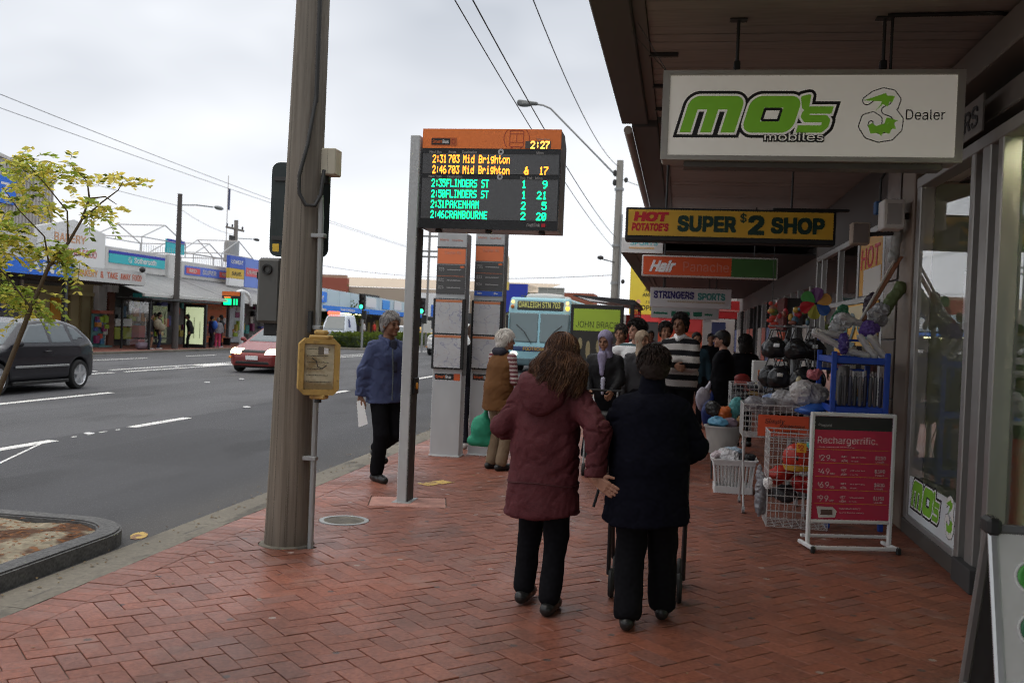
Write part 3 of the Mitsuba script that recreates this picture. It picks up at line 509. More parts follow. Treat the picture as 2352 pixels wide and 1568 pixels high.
part(fl, 'housing', cb(1.50, 1.66, 9.3, 9.45, 2.50, 2.70, 0.012), mat((0.30, 0.24, 0.19), 0.5)); part(fl, 'lens', bx(1.515, 1.645, 9.292, 9.3, 2.515, 2.685), mat((0.16, 0.13, 0.12), 0.2)); part(fl, 'arm', cyl((1.62, 9.4, 2.6), (1.97, 9.4, 2.62), 0.02), M['dark']); part(fl, 'blue_junction_box', cb(1.70, 1.80, 9.34, 9.44, 2.78, 2.90, 0.01), mat((0.03, 0.09, 0.22), 0.5)); part(fl, 'cable', tube([(1.75, 9.4, 2.9), (1.75, 9.4, 3.1), (1.85, 9.4, 3.3)], 0.012, 6), M['black'])
# ---- the row beyond: three more shopfronts
row = thing('shop_row', 'row of dim shopfronts with pale frames beyond the bargain shop', 'shop')
R = np.random.default_rng(8)
part(row, 'wall', [bx(2.42, 3.0, 18.2, 44, 2.6, 7), bx(2.42, 3.0, 17.05, 44, 0, 0.45)], mat((0.14, 0.13, 0.125), 0.7))
y = 17.1
while y < 43:
    w_ = R.uniform(1.2, 1.9); part(row, 'stile', cb(2.30, 2.42, y, y + 0.12, 0, 2.6, 0.008), M['alum'] if R.random() < 0.6 else M['dark'])
    k = R.integers(0, 4)
    if k < 2: part(row, 'shop_panel', bx(2.38, 2.42, y + 0.12, y + w_, 0.45, 2.6), mat(tuple(R.choice([0.06, 0.12, 0.2, 0.3]) * V(1, 0.97, 0.93)), 0.6))
    else: pane(row, 2.36, y + 0.12, y + w_, 0.45, 2.6)
    if R.random() < 0.5: part(row, 'poster', bx(2.30, 2.35, y + 0.2, y + w_ - 0.2, 1.0, 1.9), mat(((0.5, 0.10, 0.06), (0.45, 0.42, 0.38), (0.10, 0.13, 0.3))[R.integers(0, 3)], 0.5))
    y += w_
part(row, 'interior', [bx(5, 5.1, 17, 44, 0, 3), bx(2.5, 5, 17, 44, 2.8, 2.85)], mat((0.10, 0.09, 0.085), 0.8))
part(row, 'red_poster', bx(1.95, 1.99, 19.4, 20.6, 1.05, 1.75), mat((0.50, 0.10, 0.055), 0.5)); part(row, 'sign_board', bx(1.94, 2.0, 19.3, 20.7, 1.78, 2.4), mat((0.10, 0.015, 0.015), 0.5)); text(row, 'lettering', 'SALE', 0.14, (1.93, 20.4, 1.55), mat((0.7, 0.5, 0.48), 0.5), WEST, w=0.8)
part(row, 'sign_board_post', bx(2.0, 2.3, 19.35, 20.65, 0.0, 2.4), M['dark'])
rs = thing('red_shop', 'red fronted shop with a poster window closing the far end of the footpath', 'shop')
part(rs, 'fascia', cb(-0.95, 2.6, 41.9, 42.4, 2.35, 3.10, 0.02), mat((0.42, 0.02, 0.022), 0.5)); part(rs, 'fascia_stripe', bx(-0.9, 2.5, 41.88, 41.9, 2.66, 2.72), mat((0.55, 0.22, 0.20), 0.5)); part(rs, 'side_wall', bx(-0.9, 2.6, 44, 44.3, 0, 5), M['offwhite'])
part(rs, 'poster_window', bx(-0.88, 0.95, 42.0, 42.06, 0.6, 2.33), mat((0.60, 0.10, 0.045), 0.5)); part(rs, 'poster_band', bx(-0.86, 0.9, 41.96, 42.0, 1.75, 2.3), mat((0.60, 0.06, 0.06), 0.5)); text(rs, 'lettering', 'CUT', 0.28, (-0.78, 41.95, 1.9), M['white'], w=0.85)
part(rs, 'door_panel', [bx(0.97, 1.3, 42, 42.1, 0, 2.3)], mat((0.35, 0.34, 0.33), 0.6)); part(rs, 'blue_panel', bx(1.32, 1.9, 42, 42.1, 0.6, 2.2), mat((0.04, 0.05, 0.12), 0.5)); part(rs, 'base', bx(-0.9, 2.5, 42.0, 42.3, 0, 0.6), M['dark'])
yb = thing('yellow_billboard', 'tall yellow billboard with black lettering and a red lower band beyond the bus shelter', 'billboard')
part(yb, 'panel', cb(-2.55, 0.6, 50.0, 50.25, 2.55, 5.6, 0.02), mat((0.80, 0.62, 0.06), 0.5)); part(yb, 'red_band', bx(-2.5, 0.55, 49.96, 49.998, 2.2, 2.54), mat((0.62, 0.05, 0.05), 0.5)); part(yb, 'wall', [bx(-2.45, 0.6, 50.27, 56, 0, 5.5), bx(-2.45, 0.5, 50.0, 50.26, 0, 2.2)], M['dark'])
for t, h, x, z in (('OPEN', 0.24, -1.95, 2.78), ('7 DAYS', 0.12, -1.75, 3.12), ('AND', 0.18, -1.9, 3.46), ('ALL', 0.16, -1.8, 3.72), ('DAY', 0.11, -2.0, 4.2), ('LATE', 0.11, -2.0, 4.4)): text(yb, 'lettering', t, h, (x, 49.99, z), M['black'], w=len(t) * h * 0.85)
part(yb, 'pink_spot', lathe([(0, 0), (0.12, 0), (0.12, 0.02)], (-2.1, 49.98, 3.18), 12, 'y'), mat((0.7, 0.35, 0.25), 0.5))
# ================================================================ street furniture on the near side
R = np.random.default_rng(21)
wp = thing('wooden_pole', 'tall weathered grey timber utility pole standing in the brick footpath, nearest the camera', 'utility pole')
zs = np.r_[np.linspace(0, 4.4, 60), np.linspace(4.6, 9.6, 10)]; n = 44; ang = np.arange(n) * 2 * np.pi / n; v = []
for z in zs:
    r = 0.156 - 0.0098 * z; rr = r * (1 + 0.022 * np.array([meshkit.noise(V(math.cos(a) * 9, math.sin(a) * 9, z * 0.6)) - 0.5 for a in ang]) + 0.03 * math.exp(-z * 5))
    v += [[-2.728 + 0.012 * z + q * math.cos(a), 6.72 + q * math.sin(a), z] for a, q in zip(ang, rr)]
f = [[i * n + j, i * n + (j + 1) % n, (i + 1) * n + (j + 1) % n] for i in range(len(zs) - 1) for j in range(n)] + [[i * n + j, (i + 1) * n + (j + 1) % n, (i + 1) * n + j] for i in range(len(zs) - 1) for j in range(n)]
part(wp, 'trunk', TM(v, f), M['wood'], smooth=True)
part(wp, 'ground_collar', lathe([(0.14, 0.012), (0.19, 0.005), (0.203, -0.02)], (-2.73, 6.72, 0), 30), M['concrete'])
part(wp, 'conduit', tube([(-2.525, 6.66, -0.01), (-2.525, 6.66, 1.2), (-2.535, 6.655, 2.35), (-2.545, 6.65, 2.5)], 0.021, 10), M['galv'])
part(wp, 'conduit_pipe', tube([(-2.59, 6.62, 3.15), (-2.585, 6.60, 4.6), (-2.57, 6.6, 9.0)], 0.016, 8), M['dark'], smooth=True)
part(wp, 'cable', tube([(-2.59, 6.62, 3.2), (-2.62, 6.57, 2.85), (-2.67, 6.555, 2.62), (-2.665, 6.555, 2.50), (-2.62, 6.57, 2.42), (-2.565, 6.6, 2.42), (-2.535, 6.63, 2.50), (-2.525, 6.65, 2.68)], 0.014, 8), M['dark'], smooth=True)
for z in (0.62, 1.55, 2.2): part(wp, 'saddle', cb(-2.60, -2.50, 6.63, 6.69, z, z + 0.03, 0.004), M['galv'])
part(wp, 'yellow_tag', bx(-2.862, -2.815, 6.585, 6.592, 2.09, 2.145), mat((0.68, 0.46, 0.05), 0.6)); [part(wp, 'strap_bracket', bx(-2.585, -2.56, 6.60, 6.64, a, b), M['black']) for a, b in ((1.53, 1.68), (1.10, 1.22))]
part(wp, 'cross_arm', cb(-3.9, -1.5, 6.66, 6.78, 8.4, 8.52, 0.01), M['wood'])
mb = thing('meter_box', 'small beige electrical box fixed high on the right side of the wooden pole', 'electrical box')
part(mb, 'housing', cb(-2.60, -2.46, 6.70, 6.83, 2.655, 2.845, 0.008), mat((0.50, 0.46, 0.36), 0.5)); part(mb, 'cover_seam', bx(-2.522, -2.519, 6.698, 6.70, 2.66, 2.84), mat((0.30, 0.27, 0.2), 0.5)); part(mb, 'gland', cyl((-2.55, 6.76, 2.66), (-2.55, 6.76, 2.60), 0.025), M['black']); part(mb, 'back_plate', cb(-2.63, -2.58, 6.72, 6.82, 2.62, 2.84, 0.004), M['black'])
sb = thing('road_sign', 'dark back of a large round cornered road sign fixed behind the wooden pole', 'road sign')
part(sb, 'sign_sheet', place(extr(rrect(0.46, 0.70, 0.06), 0.004), (-2.815, 6.955, 2.43), *FACE), mat((0.020, 0.030, 0.030), 0.45)); [part(sb, 'sign_rail', bx(-3.02, -2.61, 6.925, 6.948, z, z + 0.03), M['dark']) for z in (2.2, 2.64)]
gb = thing('control_box', 'grey round cornered signal control box on the left side of the wooden pole', 'control box')
part(gb, 'housing', cb(-3.04, -2.86, 6.74, 6.98, 1.58, 2.055, 0.02), mat((0.10, 0.10, 0.095), 0.5, 0.2)); part(gb, 'lens_ring', lathe([(0.025, 0), (0.038, 0.0), (0.038, 0.02), (0.025, 0.02)], (-2.96, 6.72, 1.97), 16, 'y'), M['black']); [part(gb, 'hinge', bx(-3.05, -3.035, 6.76, 6.8, z, z + 0.05), M['black']) for z in (1.66, 1.9)]; part(gb, 'bracket', bx(-3.0, -2.85, 6.8, 6.86, 1.49, 1.58), M['black'])
tb = thing('timetable_box', 'yellow octagonal timetable case with stained paper mounted beside the wooden pole', 'timetable case')
YEL = pmat('yellowpaint', lambda p, n, uv: mix((0.44, 0.28, 0.085), (0.24, 0.15, 0.06), smoothstep(0.60, 0.78, fbm(p.x * 40, p.y * 40, p.z * 30, 3)) * 0.7) * (0.8 + 0.35 * fbm(p.x * 9, p.y * 9, p.z * 9, 3)), 0.5)
rot = 0.46; ex, ey, o = V(math.cos(rot), math.sin(rot), 0), V(-0.0, 0, 1), V(-2.45, 6.50, 1.295); ez = np.cross(ex, ey)
oc = Polygon([(-0.14, -0.155), (-0.10, -0.195), (0.10, -0.195), (0.14, -0.155), (0.14, 0.155), (0.10, 0.195), (-0.10, 0.195), (-0.14, 0.155)])
win = sbox(-0.105, -0.16, 0.105, 0.16)
part(tb, 'case_body', place(extr(oc, 0.10), o - ez * 0.10, ex, ey), YEL); part(tb, 'case_frame', place(extr(oc.difference(win), 0.02), o + ez * 0.001, ex, ey), YEL)
part(tb, 'paper_sheet', place(extr(win.buffer(-0.004), 0.004), o, ex, ey), pmat('oldpaper', lambda p, n, uv: mix((0.46, 0.41, 0.28), (0.24, 0.17, 0.08), smoothstep(0.42, 0.75, fbm(p.x * 12, p.y * 12, p.z * 9, 4) + 0.35 * smoothstep(1.22, 1.13, p.z))) * (0.85 + 0.25 * noise(p.x * 70, p.y, p.z * 70)), 0.5))
for i in range(6): z = 0.12 - 0.045 * i; part(tb, 'printed_line', place(extr(sbox(-0.085, z, R.uniform(0.02, 0.085), z + 0.0028), 0.002), o + ez * 0.0045, ex, ey), M['dark'])
part(tb, 'printed_map', place(extr(LineString([(-0.05, 0.06), (-0.02, 0.04), (-0.01, 0.0), (0.02, -0.01), (0.05, 0.01)]).buffer(0.0025), 0.002), o + ez * 0.0045, ex, ey), M['dark']); part(tb, 'printed_badge', place(extr(sbox(0.03, 0.09, 0.06, 0.13), 0.002), o + ez * 0.0045, ex, ey), M['white']); part(tb, 'printed_badge', place(extr(sbox(-0.01, 0.085, 0.028, 0.14), 0.002), o + ez * 0.0045, ex, ey), mat((0.14, 0.12, 0.09), 0.6))
part(tb, 'top_cap', [cb(-2.53, -2.38, 6.49, 6.58, 1.488, 1.515, 0.008), cb(-2.50, -2.41, 6.50, 6.57, 1.513, 1.55, 0.012)], YEL); part(tb, 'bottom_cap', cb(-2.51, -2.40, 6.49, 6.58, 1.07, 1.102, 0.008), YEL); part(tb, 'lock', cyl((-2.46, 6.53, 1.07), (-2.46, 6.53, 1.045), 0.024), M['black'])
# ---- real time departure board
FONT = dict(zip('0123456789:ABCDEFHIKLMNOPRSTUdghinort',
 ['0E11131519110E', '040C040404040E', '0E11010204081F', '1F02040201110E', '02060A121F0202', '1F101E0101110E', '0608101E11110E', '1F010204080808', '0E11110E11110E', '0E11110F01020C', '00040400040400',
  '0E11111F111111', '1E11111E11111E', '0E11101010110E', '1E11111111111E', '1F10101E10101F', '1F10101E101010', '1111111F111111', '0E04040404040E', '11121418141211', '1010101010101F', '111B1515111111', '11191513111111', '0E11111111110E', '1E11111E101010', '1E11111E141211', '0F10100E01011E', '1F040404040404', '1111111111110E',
  '01010D1311110F', '000F11110F010E', '10101619111111', '04000C0404040E', '00001619111111', '00000E1111110E', '00001619101010', '08081C08080906']))
def dots(t, x0, z0, adv, px, pz, y, r=0.85):
    vs, fs, k = [], [], 0; ang = np.arange(6) * np.pi / 3
    for ci, ch in enumerate(t):
        if ch == ' ': continue
        if ch == '@': rows = [0x04, 0x0C, 0x08, 0x0E, 0x1A, 0x12, 0x0E]
        else: rows = [int(FONT[ch][2 * i:2 * i + 2], 16) for i in range(7)]
        for ri, bits in enumerate(rows):
            for b in range(5):
                if bits >> (4 - b) & 1:
                    cx, cz = x0 + ci * adv + b * px, z0 - ri * pz
                    vs += [[cx + px * r * math.cos(a), y, cz + pz * r * math.sin(a)] for a in ang]; fs += [[k, k + i, k + i + 1] for i in range(1, 5)]; k += 6
    return TM(vs, fs)
db = thing('departure_board', 'large departure board with orange header and lit dot text on a grey steel post', 'departure board')
X0, X1, Z0, Z1, Y0 = -2.36, -1.10, 2.49, 3.385, 8.65
part(db, 'post', cb(-2.465, -2.375, 8.62, 8.84, -0.01, 3.32, 0.006), M['steelpaint']); part(db, 'post_edge', bx(-2.374, -2.366, 8.63, 8.83, 0.0, 2.49), M['dark']); part(db, 'base_plate', cb(-2.50, -2.33, 8.58, 8.88, -0.01, 0.004, 0.003), M['galv'])
part(db, 'push_button', [cyl((-2.366, 8.72, 1.055), (-2.335, 8.72, 1.055), 0.03), ], mat((0.70, 0.30, 0.03), 0.4)); part(db, 'button_box', cb(-2.366, -2.345, 8.66, 8.80, 0.98, 1.13, 0.005), M['black'])
side = Polygon([(8.70, Z0), (9.10, Z0 + 0.0), (9.10, Z1 - 0.09), (8.95, Z1), (8.70, Z1)])
part(db, 'cabinet', place(extr(side, X1 - X0 - 0.006), (X0 + 0.003, 0, 0), (0, 1, 0), (0, 0, 1)), mat((0.36, 0.36, 0.36), 0.45, 0.3))
def zz(c): return Z1 - (c - 125) / 1190.
def xx(c): return X0 + (c - 160) / 1184.
part(db, 'orange_header', bx(X0, X1, Y0 + 0.004, 8.70, zz(333), Z1), mat((0.86, 0.215, 0.045), 0.45))
part(db, 'dark_panel', bx(X0, X1, Y0 + 0.004, 8.70, Z0, zz(335)), mat((0.010, 0.010, 0.011), 0.35))
for a, b in ((396, 600), (660, 1090)): part(db, 'display_window', bx(X0 + 0.01, X1 - 0.01, Y0, Y0 + 0.004, zz(b), zz(a)), mat((0.060, 0.061, 0.064), 0.25, 0.0, 0.6))
for z in (396, 600, 660, 1075): part(db, 'trim_line', bx(X0 + 0.01, X1 - 0.01, Y0 - 0.003, Y0, zz(z) - 0.002, zz(z) + 0.002), mat((0.14, 0.14, 0.14), 0.4))
ORG, GRN = glow((1.0, 0.26, 0.02), 1.25), glow((0.0, 0.95, 0.30), 0.95)
for i, (t, z) in enumerate((('2:31', 408), ('2:46', 522))):
    for tt, x in ((t, 285), ('703', 458), ('Mid Brighton', 618)): part(db, 'lit_text', dots(tt, xx(x), zz(z + 4), 42.6 / 1184 if len(tt) != 4 else 39 / 1184, 6.9 / 1184, 12 / 1190, Y0 - 0.004), M['black'], emit=ORG)
part(db, 'lit_text', dots('@', xx(1280), zz(526), 0.036, 11 / 1184, 12 / 1190, Y0 - 0.004), M['black'], emit=ORG); part(db, 'lit_text', dots('17', xx(1440), zz(526), 48 / 1184, 9 / 1184, 12 / 1190, Y0 - 0.004), M['black'], emit=ORG)
for t, d, p, m_, z in (('2:35', 'FLINDERS ST', '1', ' 9', 672), ('2:50', 'FLINDERS ST', '1', '21', 786), ('2:31', 'PAKENHAM', '2', ' 5', 898), ('2:46', 'CRANBOURNE', '2', '20', 1008)):
    for tt, x, ad in ((t, 283, 39), (d, 445, 42.4 if len(d) > 10 else 46.5), (p, 1262, 40), (m_, 1427, 56)): part(db, 'lit_text', dots(tt, xx(x), zz(z), ad / 1184, (7.2 if len(tt) > 2 else 9.6) / 1184, 11.6 / 1190, Y0 - 0.004), M['black'], emit=GRN)
part(db, 'clock_window', bx(xx(1275), xx(1545), Y0, Y0 + 0.004, zz(328), zz(250)), mat((0.08, 0.07, 0.06), 0.3)); part(db, 'lit_text', dots('2:27', xx(1338), zz(258), 52 / 1184, 9 / 1184, 11 / 1190, Y0 - 0.005), M['black'], emit=glow((1.0, 0.42, 0.06), 1.3))
DKO = mat((0.42, 0.075, 0.03), 0.5)
part(db, 'bus_symbol', place(extr(unary_union([Point(0, 0).buffer(0.118).difference(Point(0, 0).buffer(0.112)).intersection(sbox(-1, -0.08, 1, 0.08)), rrect(0.13, 0.15, 0.015).difference(rrect(0.118, 0.138, 0.012)), sbox(-0.06, -0.035, 0.06, -0.03), sbox(-0.003, -0.03, 0.003, 0.04), sbox(-0.06, 0.04, 0.06, 0.045), sbox(-0.05, -0.085, -0.03, -0.07), sbox(0.03, -0.085, 0.05, -0.07)]), 0.003), (xx(1180), Y0 + 0.004, zz(225)), *FACE), DKO)
part(db, 'logo_plate', place(extr(rrect(0.236, 0.072, 0.012), 0.003), (xx(398), Y0 + 0.004, zz(262)), *FACE), mat((0.50, 0.12, 0.03), 0.5)); part(db, 'logo_panel', bx(xx(258), xx(462), Y0 - 0.002, Y0 + 0.001, zz(296), zz(230)), M['black'])
text(db, 'lettering', 'Smart', 0.030, (xx(272), Y0 - 0.002, zz(282)), mat((0.60, 0.13, 0.03), 0.5), w=0.088); text(db, 'lettering', 'Bus', 0.030, (xx(383), Y0 - 0.002, zz(282)), M['white'], w=0.055); part(db, 'logo_square', place(extr(rrect(0.034, 0.042, 0.006).difference(rrect(0.022, 0.03, 0.004)), 0.003), (xx(498), Y0 + 0.001, zz(258)), *FACE), DKO)
GT = mat((0.30, 0.29, 0.28), 0.5)
for t, x, z, w_ in (('Next Bus', 243, 386, 0.112), ('Route', 452, 386, 0.07), ('Destination', 600, 386, 0.135), ('Mins', 1398, 386, 0.065), ('Next Train', 243, 648, 0.12), ('Destination', 450, 648, 0.135), ('Exp', 1238, 652, 0.045), ('Plat', 1310, 652, 0.045), ('Mins', 1395, 652, 0.065)): text(db, 'lettering', t, 0.021, (xx(x), Y0 + 0.003, zz(z)), GT, w=w_)
text(db, 'lettering', 'Time Now', 0.018, (xx(1390), Y0 + 0.003, zz(240)), mat((0.55, 0.30, 0.2), 0.5), w=0.12); text(db, 'lettering', 'metlink', 0.032, (xx(1325), Y0 + 0.003, zz(1152)), mat((0.45, 0.44, 0.43), 0.5), w=0.12, bold=False); part(db, 'red_square', bx(xx(1480), xx(1522), Y0 - 0.001, Y0 + 0.004, zz(1155), zz(1118)), mat((0.55, 0.02, 0.03), 0.5))
for z in (368, 632): part(db, 'round_symbol', lathe([(0.011, -0.004), (0.027, -0.004), (0.027, 0.004)], (xx(1018), Y0 + 0.0, zz(z)), 20, 'y'), mat((0.42, 0.42, 0.42), 0.5))
for x in (345, 895, 1470): part(db, 'lifting_lug', [cb(xx(x) - 0.018, xx(x) + 0.018, 8.72, 8.78, Z1, Z1 + 0.015, 0.003), cb(xx(x) - 0.025, xx(x) + 0.025, 8.72, 8.80, Z0 - 0.025, Z0, 0.004)], M['black'])
# ---- two bus stop totems
def totem(x0, x1, y, top, lab, blue):
    t = thing('bus_stop_totem', lab, 'bus stop sign', 'bus stop totems at the kerb'); w_ = x1 - x0; S = M['steelpaint']; dk = mat((0.085, 0.085, 0.085), 0.45); o = y - 0.012
    part(t, 'column', cb(x0, x1, y, y + 0.24, 0.0, top, 0.006), S); part(t, 'base', cb(x0 - 0.01, x1 + 0.01, y - 0.02, y + 0.26, -0.01, 0.015, 0.004), S); part(t, 'side_panel', bx(x1 - 0.004, x1 + 0.006, y + 0.02, y + 0.23, 1.0, top - 0.02), mat((0.17, 0.17, 0.17), 0.5))
    part(t, 'dark_strip', bx(x0, x1, o, y, top - 0.19, top - 0.17), dk); op = part(t, 'orange_panel', bx(x0 + 0.01, x1 - 0.01, o, y, top - 0.38, top - 0.195), mat((0.80, 0.22, 0.09), 0.5)); part(t, 'route_list', bx(x0 + 0.005, x1 - 0.005, o, y, top - 0.75, top - 0.395), dk)
    OT = mat((0.60, 0.24, 0.16), 0.5); LT = mat((0.33, 0.33, 0.33), 0.5); text(t, 'lettering', 'Metro', 0.028, (x0 + 0.03, y - 0.001, top - 0.10), OT, w=0.11, bold=False); text(t, 'lettering', 'SmartBus', 0.022, (x0 + 0.18, y - 0.001, top - 0.10), OT, w=0.14, bold=False)
    text(t, 'lettering', 'Clayton Rd', 0.034, (x0 + 0.10, o - 0.001, top - 0.26), mat((0.66, 0.36, 0.27), 0.5), w=0.20, bold=False)
    for i, (rn, z) in enumerate((('703', top - 0.47), ('821', top - 0.60), ('824', top - 0.69))): text(t, 'lettering', rn, 0.04, (x0 + 0.03, o - 0.001, z), LT, w=0.07); part(t, 'route_text', bx(x0 + 0.14, x1 - 0.06, o - 0.002, o, z + 0.01, z + 0.022), LT)
    part(t, 'orange_mark', [bx(x1 - 0.07, x1 - 0.02, o - 0.002, o, top - 0.43, top - 0.405), bx(x0 + 0.01, x1 - 0.01, o - 0.002, o, top - 0.535, top - 0.53)], mat((0.60, 0.16, 0.06), 0.5))
    if blue: part(t, 'blue_strip', bx(x0 + 0.01, x1 - 0.01, o - 0.004, y, top - 0.815, top - 0.757), mat((0.03, 0.10, 0.50), 0.5)); text(t, 'lettering', 'Train', 0.025, (x0 + 0.04, o - 0.005, top - 0.797), M['white'], w=0.06); text(t, 'lettering', 'P+', 0.03, (x0 + 0.26, o - 0.005, top - 0.80), M['white'], w=0.05)
    for z0, z1 in ((1.52, 1.935), (1.10, 1.50)):
        part(t, 'map_case', cb(x0 - 0.012, x1 + 0.02, y - 0.05, y, z0 - 0.02, z1 + 0.012, 0.006), M['black']); part(t, 'map_sheet', bx(x0 + 0.018, x1 - 0.018, y - 0.052, y - 0.049, z0, z1), MAP); part(t, 'map_heading', bx(x0 + 0.018, x1 - 0.018, y - 0.054, y - 0.0522, z1 - 0.035, z1 - 0.004), mat((0.55, 0.20, 0.09), 0.5))
    part(t, 'logo_panel', bx(x0 + 0.03, x1 - 0.10, y - 0.003, y, 0.945, 1.02), M['black']); part(t, 'logo_square', bx(x1 - 0.098, x1 - 0.02, y - 0.003, y, 0.94, 1.025), mat((0.62, 0.12, 0.035), 0.5)); text(t, 'lettering', 'Smart', 0.036, (x0 + 0.04, y - 0.004, 0.965), mat((0.62, 0.12, 0.035), 0.5), w=0.12); text(t, 'lettering', 'Bus', 0.036, (x0 + 0.17, y - 0.004, 0.965), M['white'], w=0.07)
    return t
def f_map(p, n, uv):
    a = fbm(p.x * 9, p.y, p.z * 9, 4); ln = smoothstep(0.02, 0.006, dr.abs(fbm(p.x * 7 + 3, 2.0, p.z * 7, 3) - 0.5)); l2 = smoothstep(0.03, 0.01, dr.abs(noise(p.x * 17 + 8, 5.0, p.z * 17) - 0.5))
    c = mix((0.44, 0.45, 0.47), (0.55, 0.55, 0.55), a); c = mix(c, mi.Color3f(0.20, 0.22, 0.38), 0.6 * ln); return mix(c, mi.Color3f(0.42, 0.30, 0.25), 0.35 * l2)
MAP = pmat('mapsheet', f_map, 0.3, 0.5)
totem(-2.985, -2.615, 11.83, 2.755, 'silver bus stop totem with orange panel and maps, left of the pair', False); totem(-2.565, -2.195, 12.12, 2.82, 'silver bus stop totem with a blue strip, right of the pair', True)
# ---- bus shelter with poster
bs = thing('bus_shelter', 'dark roofed bus shelter with a lime green poster panel in front of the bus', 'bus shelter')
part(bs, 'roof', place(extr(Polygon([(-2.66, 2.48), (-2.58, 2.50), (-1.12, 2.42), (-1.05, 2.30), (-1.10, 2.27), (-1.6, 2.33), (-2.3, 2.42)]), 4.6), (0, 28.9, 0), *FACE), mat((0.030, 0.030, 0.032), 0.4)); part(bs, 'roof_light_lining', place(extr(Polygon([(-2.52, 2.455), (-1.8, 2.352), (-1.72, 2.33), (-2.2, 2.35)]), 0.02), (0, 24.29, 0), *FACE), M['white'])
part(bs, 'poster_case', cb(-2.66, -1.36, 24.2, 24.36, 0.35, 2.27, 0.02), M['black']); part(bs, 'poster', bx(-2.58, -1.44, 24.19, 24.2, 1.62, 2.16), mat((0.36, 0.52, 0.045), 0.4)); part(bs, 'poster_lower', bx(-2.58, -1.44, 24.19, 24.2, 0.5, 1.615), mat((0.03, 0.03, 0.025), 0.4))
text(bs, 'lettering', 'JOHN BRACK', 0.155, (-2.52, 24.188, 1.70), mat((0.06, 0.09, 0.02), 0.5), w=1.04, bold=False)
for x, z, h in ((-2.4, 1.3, 0.3), (-2.2, 1.15, 0.45), (-1.95, 1.25, 0.32), (-1.75, 1.2, 0.38), (-1.6, 1.1, 0.3)): part(bs, 'poster_figure', place(extr(affinity.scale(Point(0, 0).buffer(0.07), 0.8, h / 0.14), 0.004), (x, 24.19, z), *FACE), mat((0.30, 0.26, 0.14), 0.5))
for x, y in ((-1.16, 24.3), (-1.16, 28.6), (-2.5, 28.6)): part(bs, 'post', cb(x - 0.05, x + 0.05, y - 0.05, y + 0.05, 0, 2.32, 0.008), M['black'])
part(bs, 'glass_panel', TM([[-1.12, 24.4, 0.3], [-1.12, 28.5, 0.3], [-1.12, 28.5, 2.2], [-1.12, 24.4, 2.2]], [[0, 1, 2], [0, 2, 3]]), 'bsdf_glass'); part(bs, 'red_notice', bx(-1.45, -1.2, 27.0, 27.04, 1.3, 2.1), mat((0.45, 0.03, 0.03), 0.5)); part(bs, 'seat', cb(-1.55, -1.15, 25.0, 28, 0.42, 0.48, 0.01), M['dark'])
# ---- far utility pole with street light arm, and the overhead wires along the kerb
up = thing('utility_pole', 'pale utility pole behind the bus shelter carrying a long diagonal street light arm', 'utility pole')
part(up, 'shaft', tube([(-2.44, 37, 0), (-2.44, 37, 8.02)], [0.17, 0.125], 16), mat((0.30, 0.285, 0.255), 0.7), smooth=40); part(up, 'light_arm', tube([(-2.52, 37, 7.40), (-5.15, 37, 9.95), (-5.45, 37, 10.08), (-5.75, 37, 10.12)], 0.035, 8), M['galv'], smooth=True)
part(up, 'lamp_head', solid([cone((-5.7, 37, 10.13), (-6.35, 37, 10.18), 0.07, 0.11), blob((-6.15, 37, 10.1), (0.28, 0.15, 0.09))], 0.03, 0.04), mat((0.12, 0.13, 0.13), 0.4), smooth=True)
[part(up, 'band', cyl((-2.44, 37, z), (-2.44, 37, z + 0.09), 0.18), M['galv']) for z in (3.4, 4.8, 6.9)]; part(up, 'insulator', [ell((-2.62, 37, z), (0.08, 0.08, 0.13), 1) for z in (7.55, 7.2)] + [ell((-2.2, 37, 7.3), (0.08, 0.08, 0.1), 1)], M['dark']); part(up, 'camera_bracket', [cyl((-2.44, 36.9, 4.2), (-2.95, 36.6, 4.3), 0.02), ell((-3.0, 36.6, 4.35), (0.12, 0.12, 0.08), 1), ell((-2.15, 36.8, 3.5), (0.07, 0.07, 0.09), 1)], M['dark']); part(up, 'conduit', cyl((-2.28, 36.85, 0), (-2.29, 36.88, 6.0), 0.035), M['galv'])
def wire(a, b, sag, r, lab, grp='overhead wires along the kerb', n=40):
    t = np.linspace(0, 1, n)[:, None]; p = V(*a) * (1 - t) + V(*b) * t; p[:, 2] -= (4 * sag * t * (1 - t))[:, 0]
    single('overhead_wire', tube(p, r, 5), M['dark'], lab, 'wire', grp, smooth=True)
wire((-2.66, 3.0, 8.25), (-2.5, 37, 7.8), 1.12, 0.011, 'overhead wire nearest the awning, rising from the far pole to the top edge')
wire((-2.66, 3.0, 6.1), (-2.5, 37, 5.15), 0.42, 0.010, 'overhead wire passing behind the right half of the departure board'); wire((-2.66, 3.0, 5.75), (-2.5, 37, 4.7), 0.38, 0.008, 'thin overhead wire passing behind the middle of the departure board')
wire((-2.45, 37, 3.75), (-24, 60, 5.3), 0.5, 0.012, 'wire crossing the street low behind the bus')
wire((-2.3, 37, 7.3), (2.2, 31, 6.0), 0.3, 0.012, 'short service wire from the far pole to the shop roofs')
wire((-22.5, 10, 9.4), (-22.5, 80, 8.0), 0.45, 0.012, 'upper overhead wire across the street', 'overhead wires across the street'); wire((-22.5, 10, 8.6), (-22.5, 80, 7.9), 0.25, 0.011, 'lower overhead wire across the street', 'overhead wires across the street')
wire((-22.5, 41.4, 6.4), (-27, 56.5, 6.6), 0.2, 0.009, 'thin wire from the dark lamp pole to the transformer pole', 'overhead wires across the street'); wire((-22.6, 12, 7.4), (-22.5, 41.4, 6.5), 0.3, 0.009, 'overhead wire reaching the dark lamp pole from the left', 'overhead wires across the street')
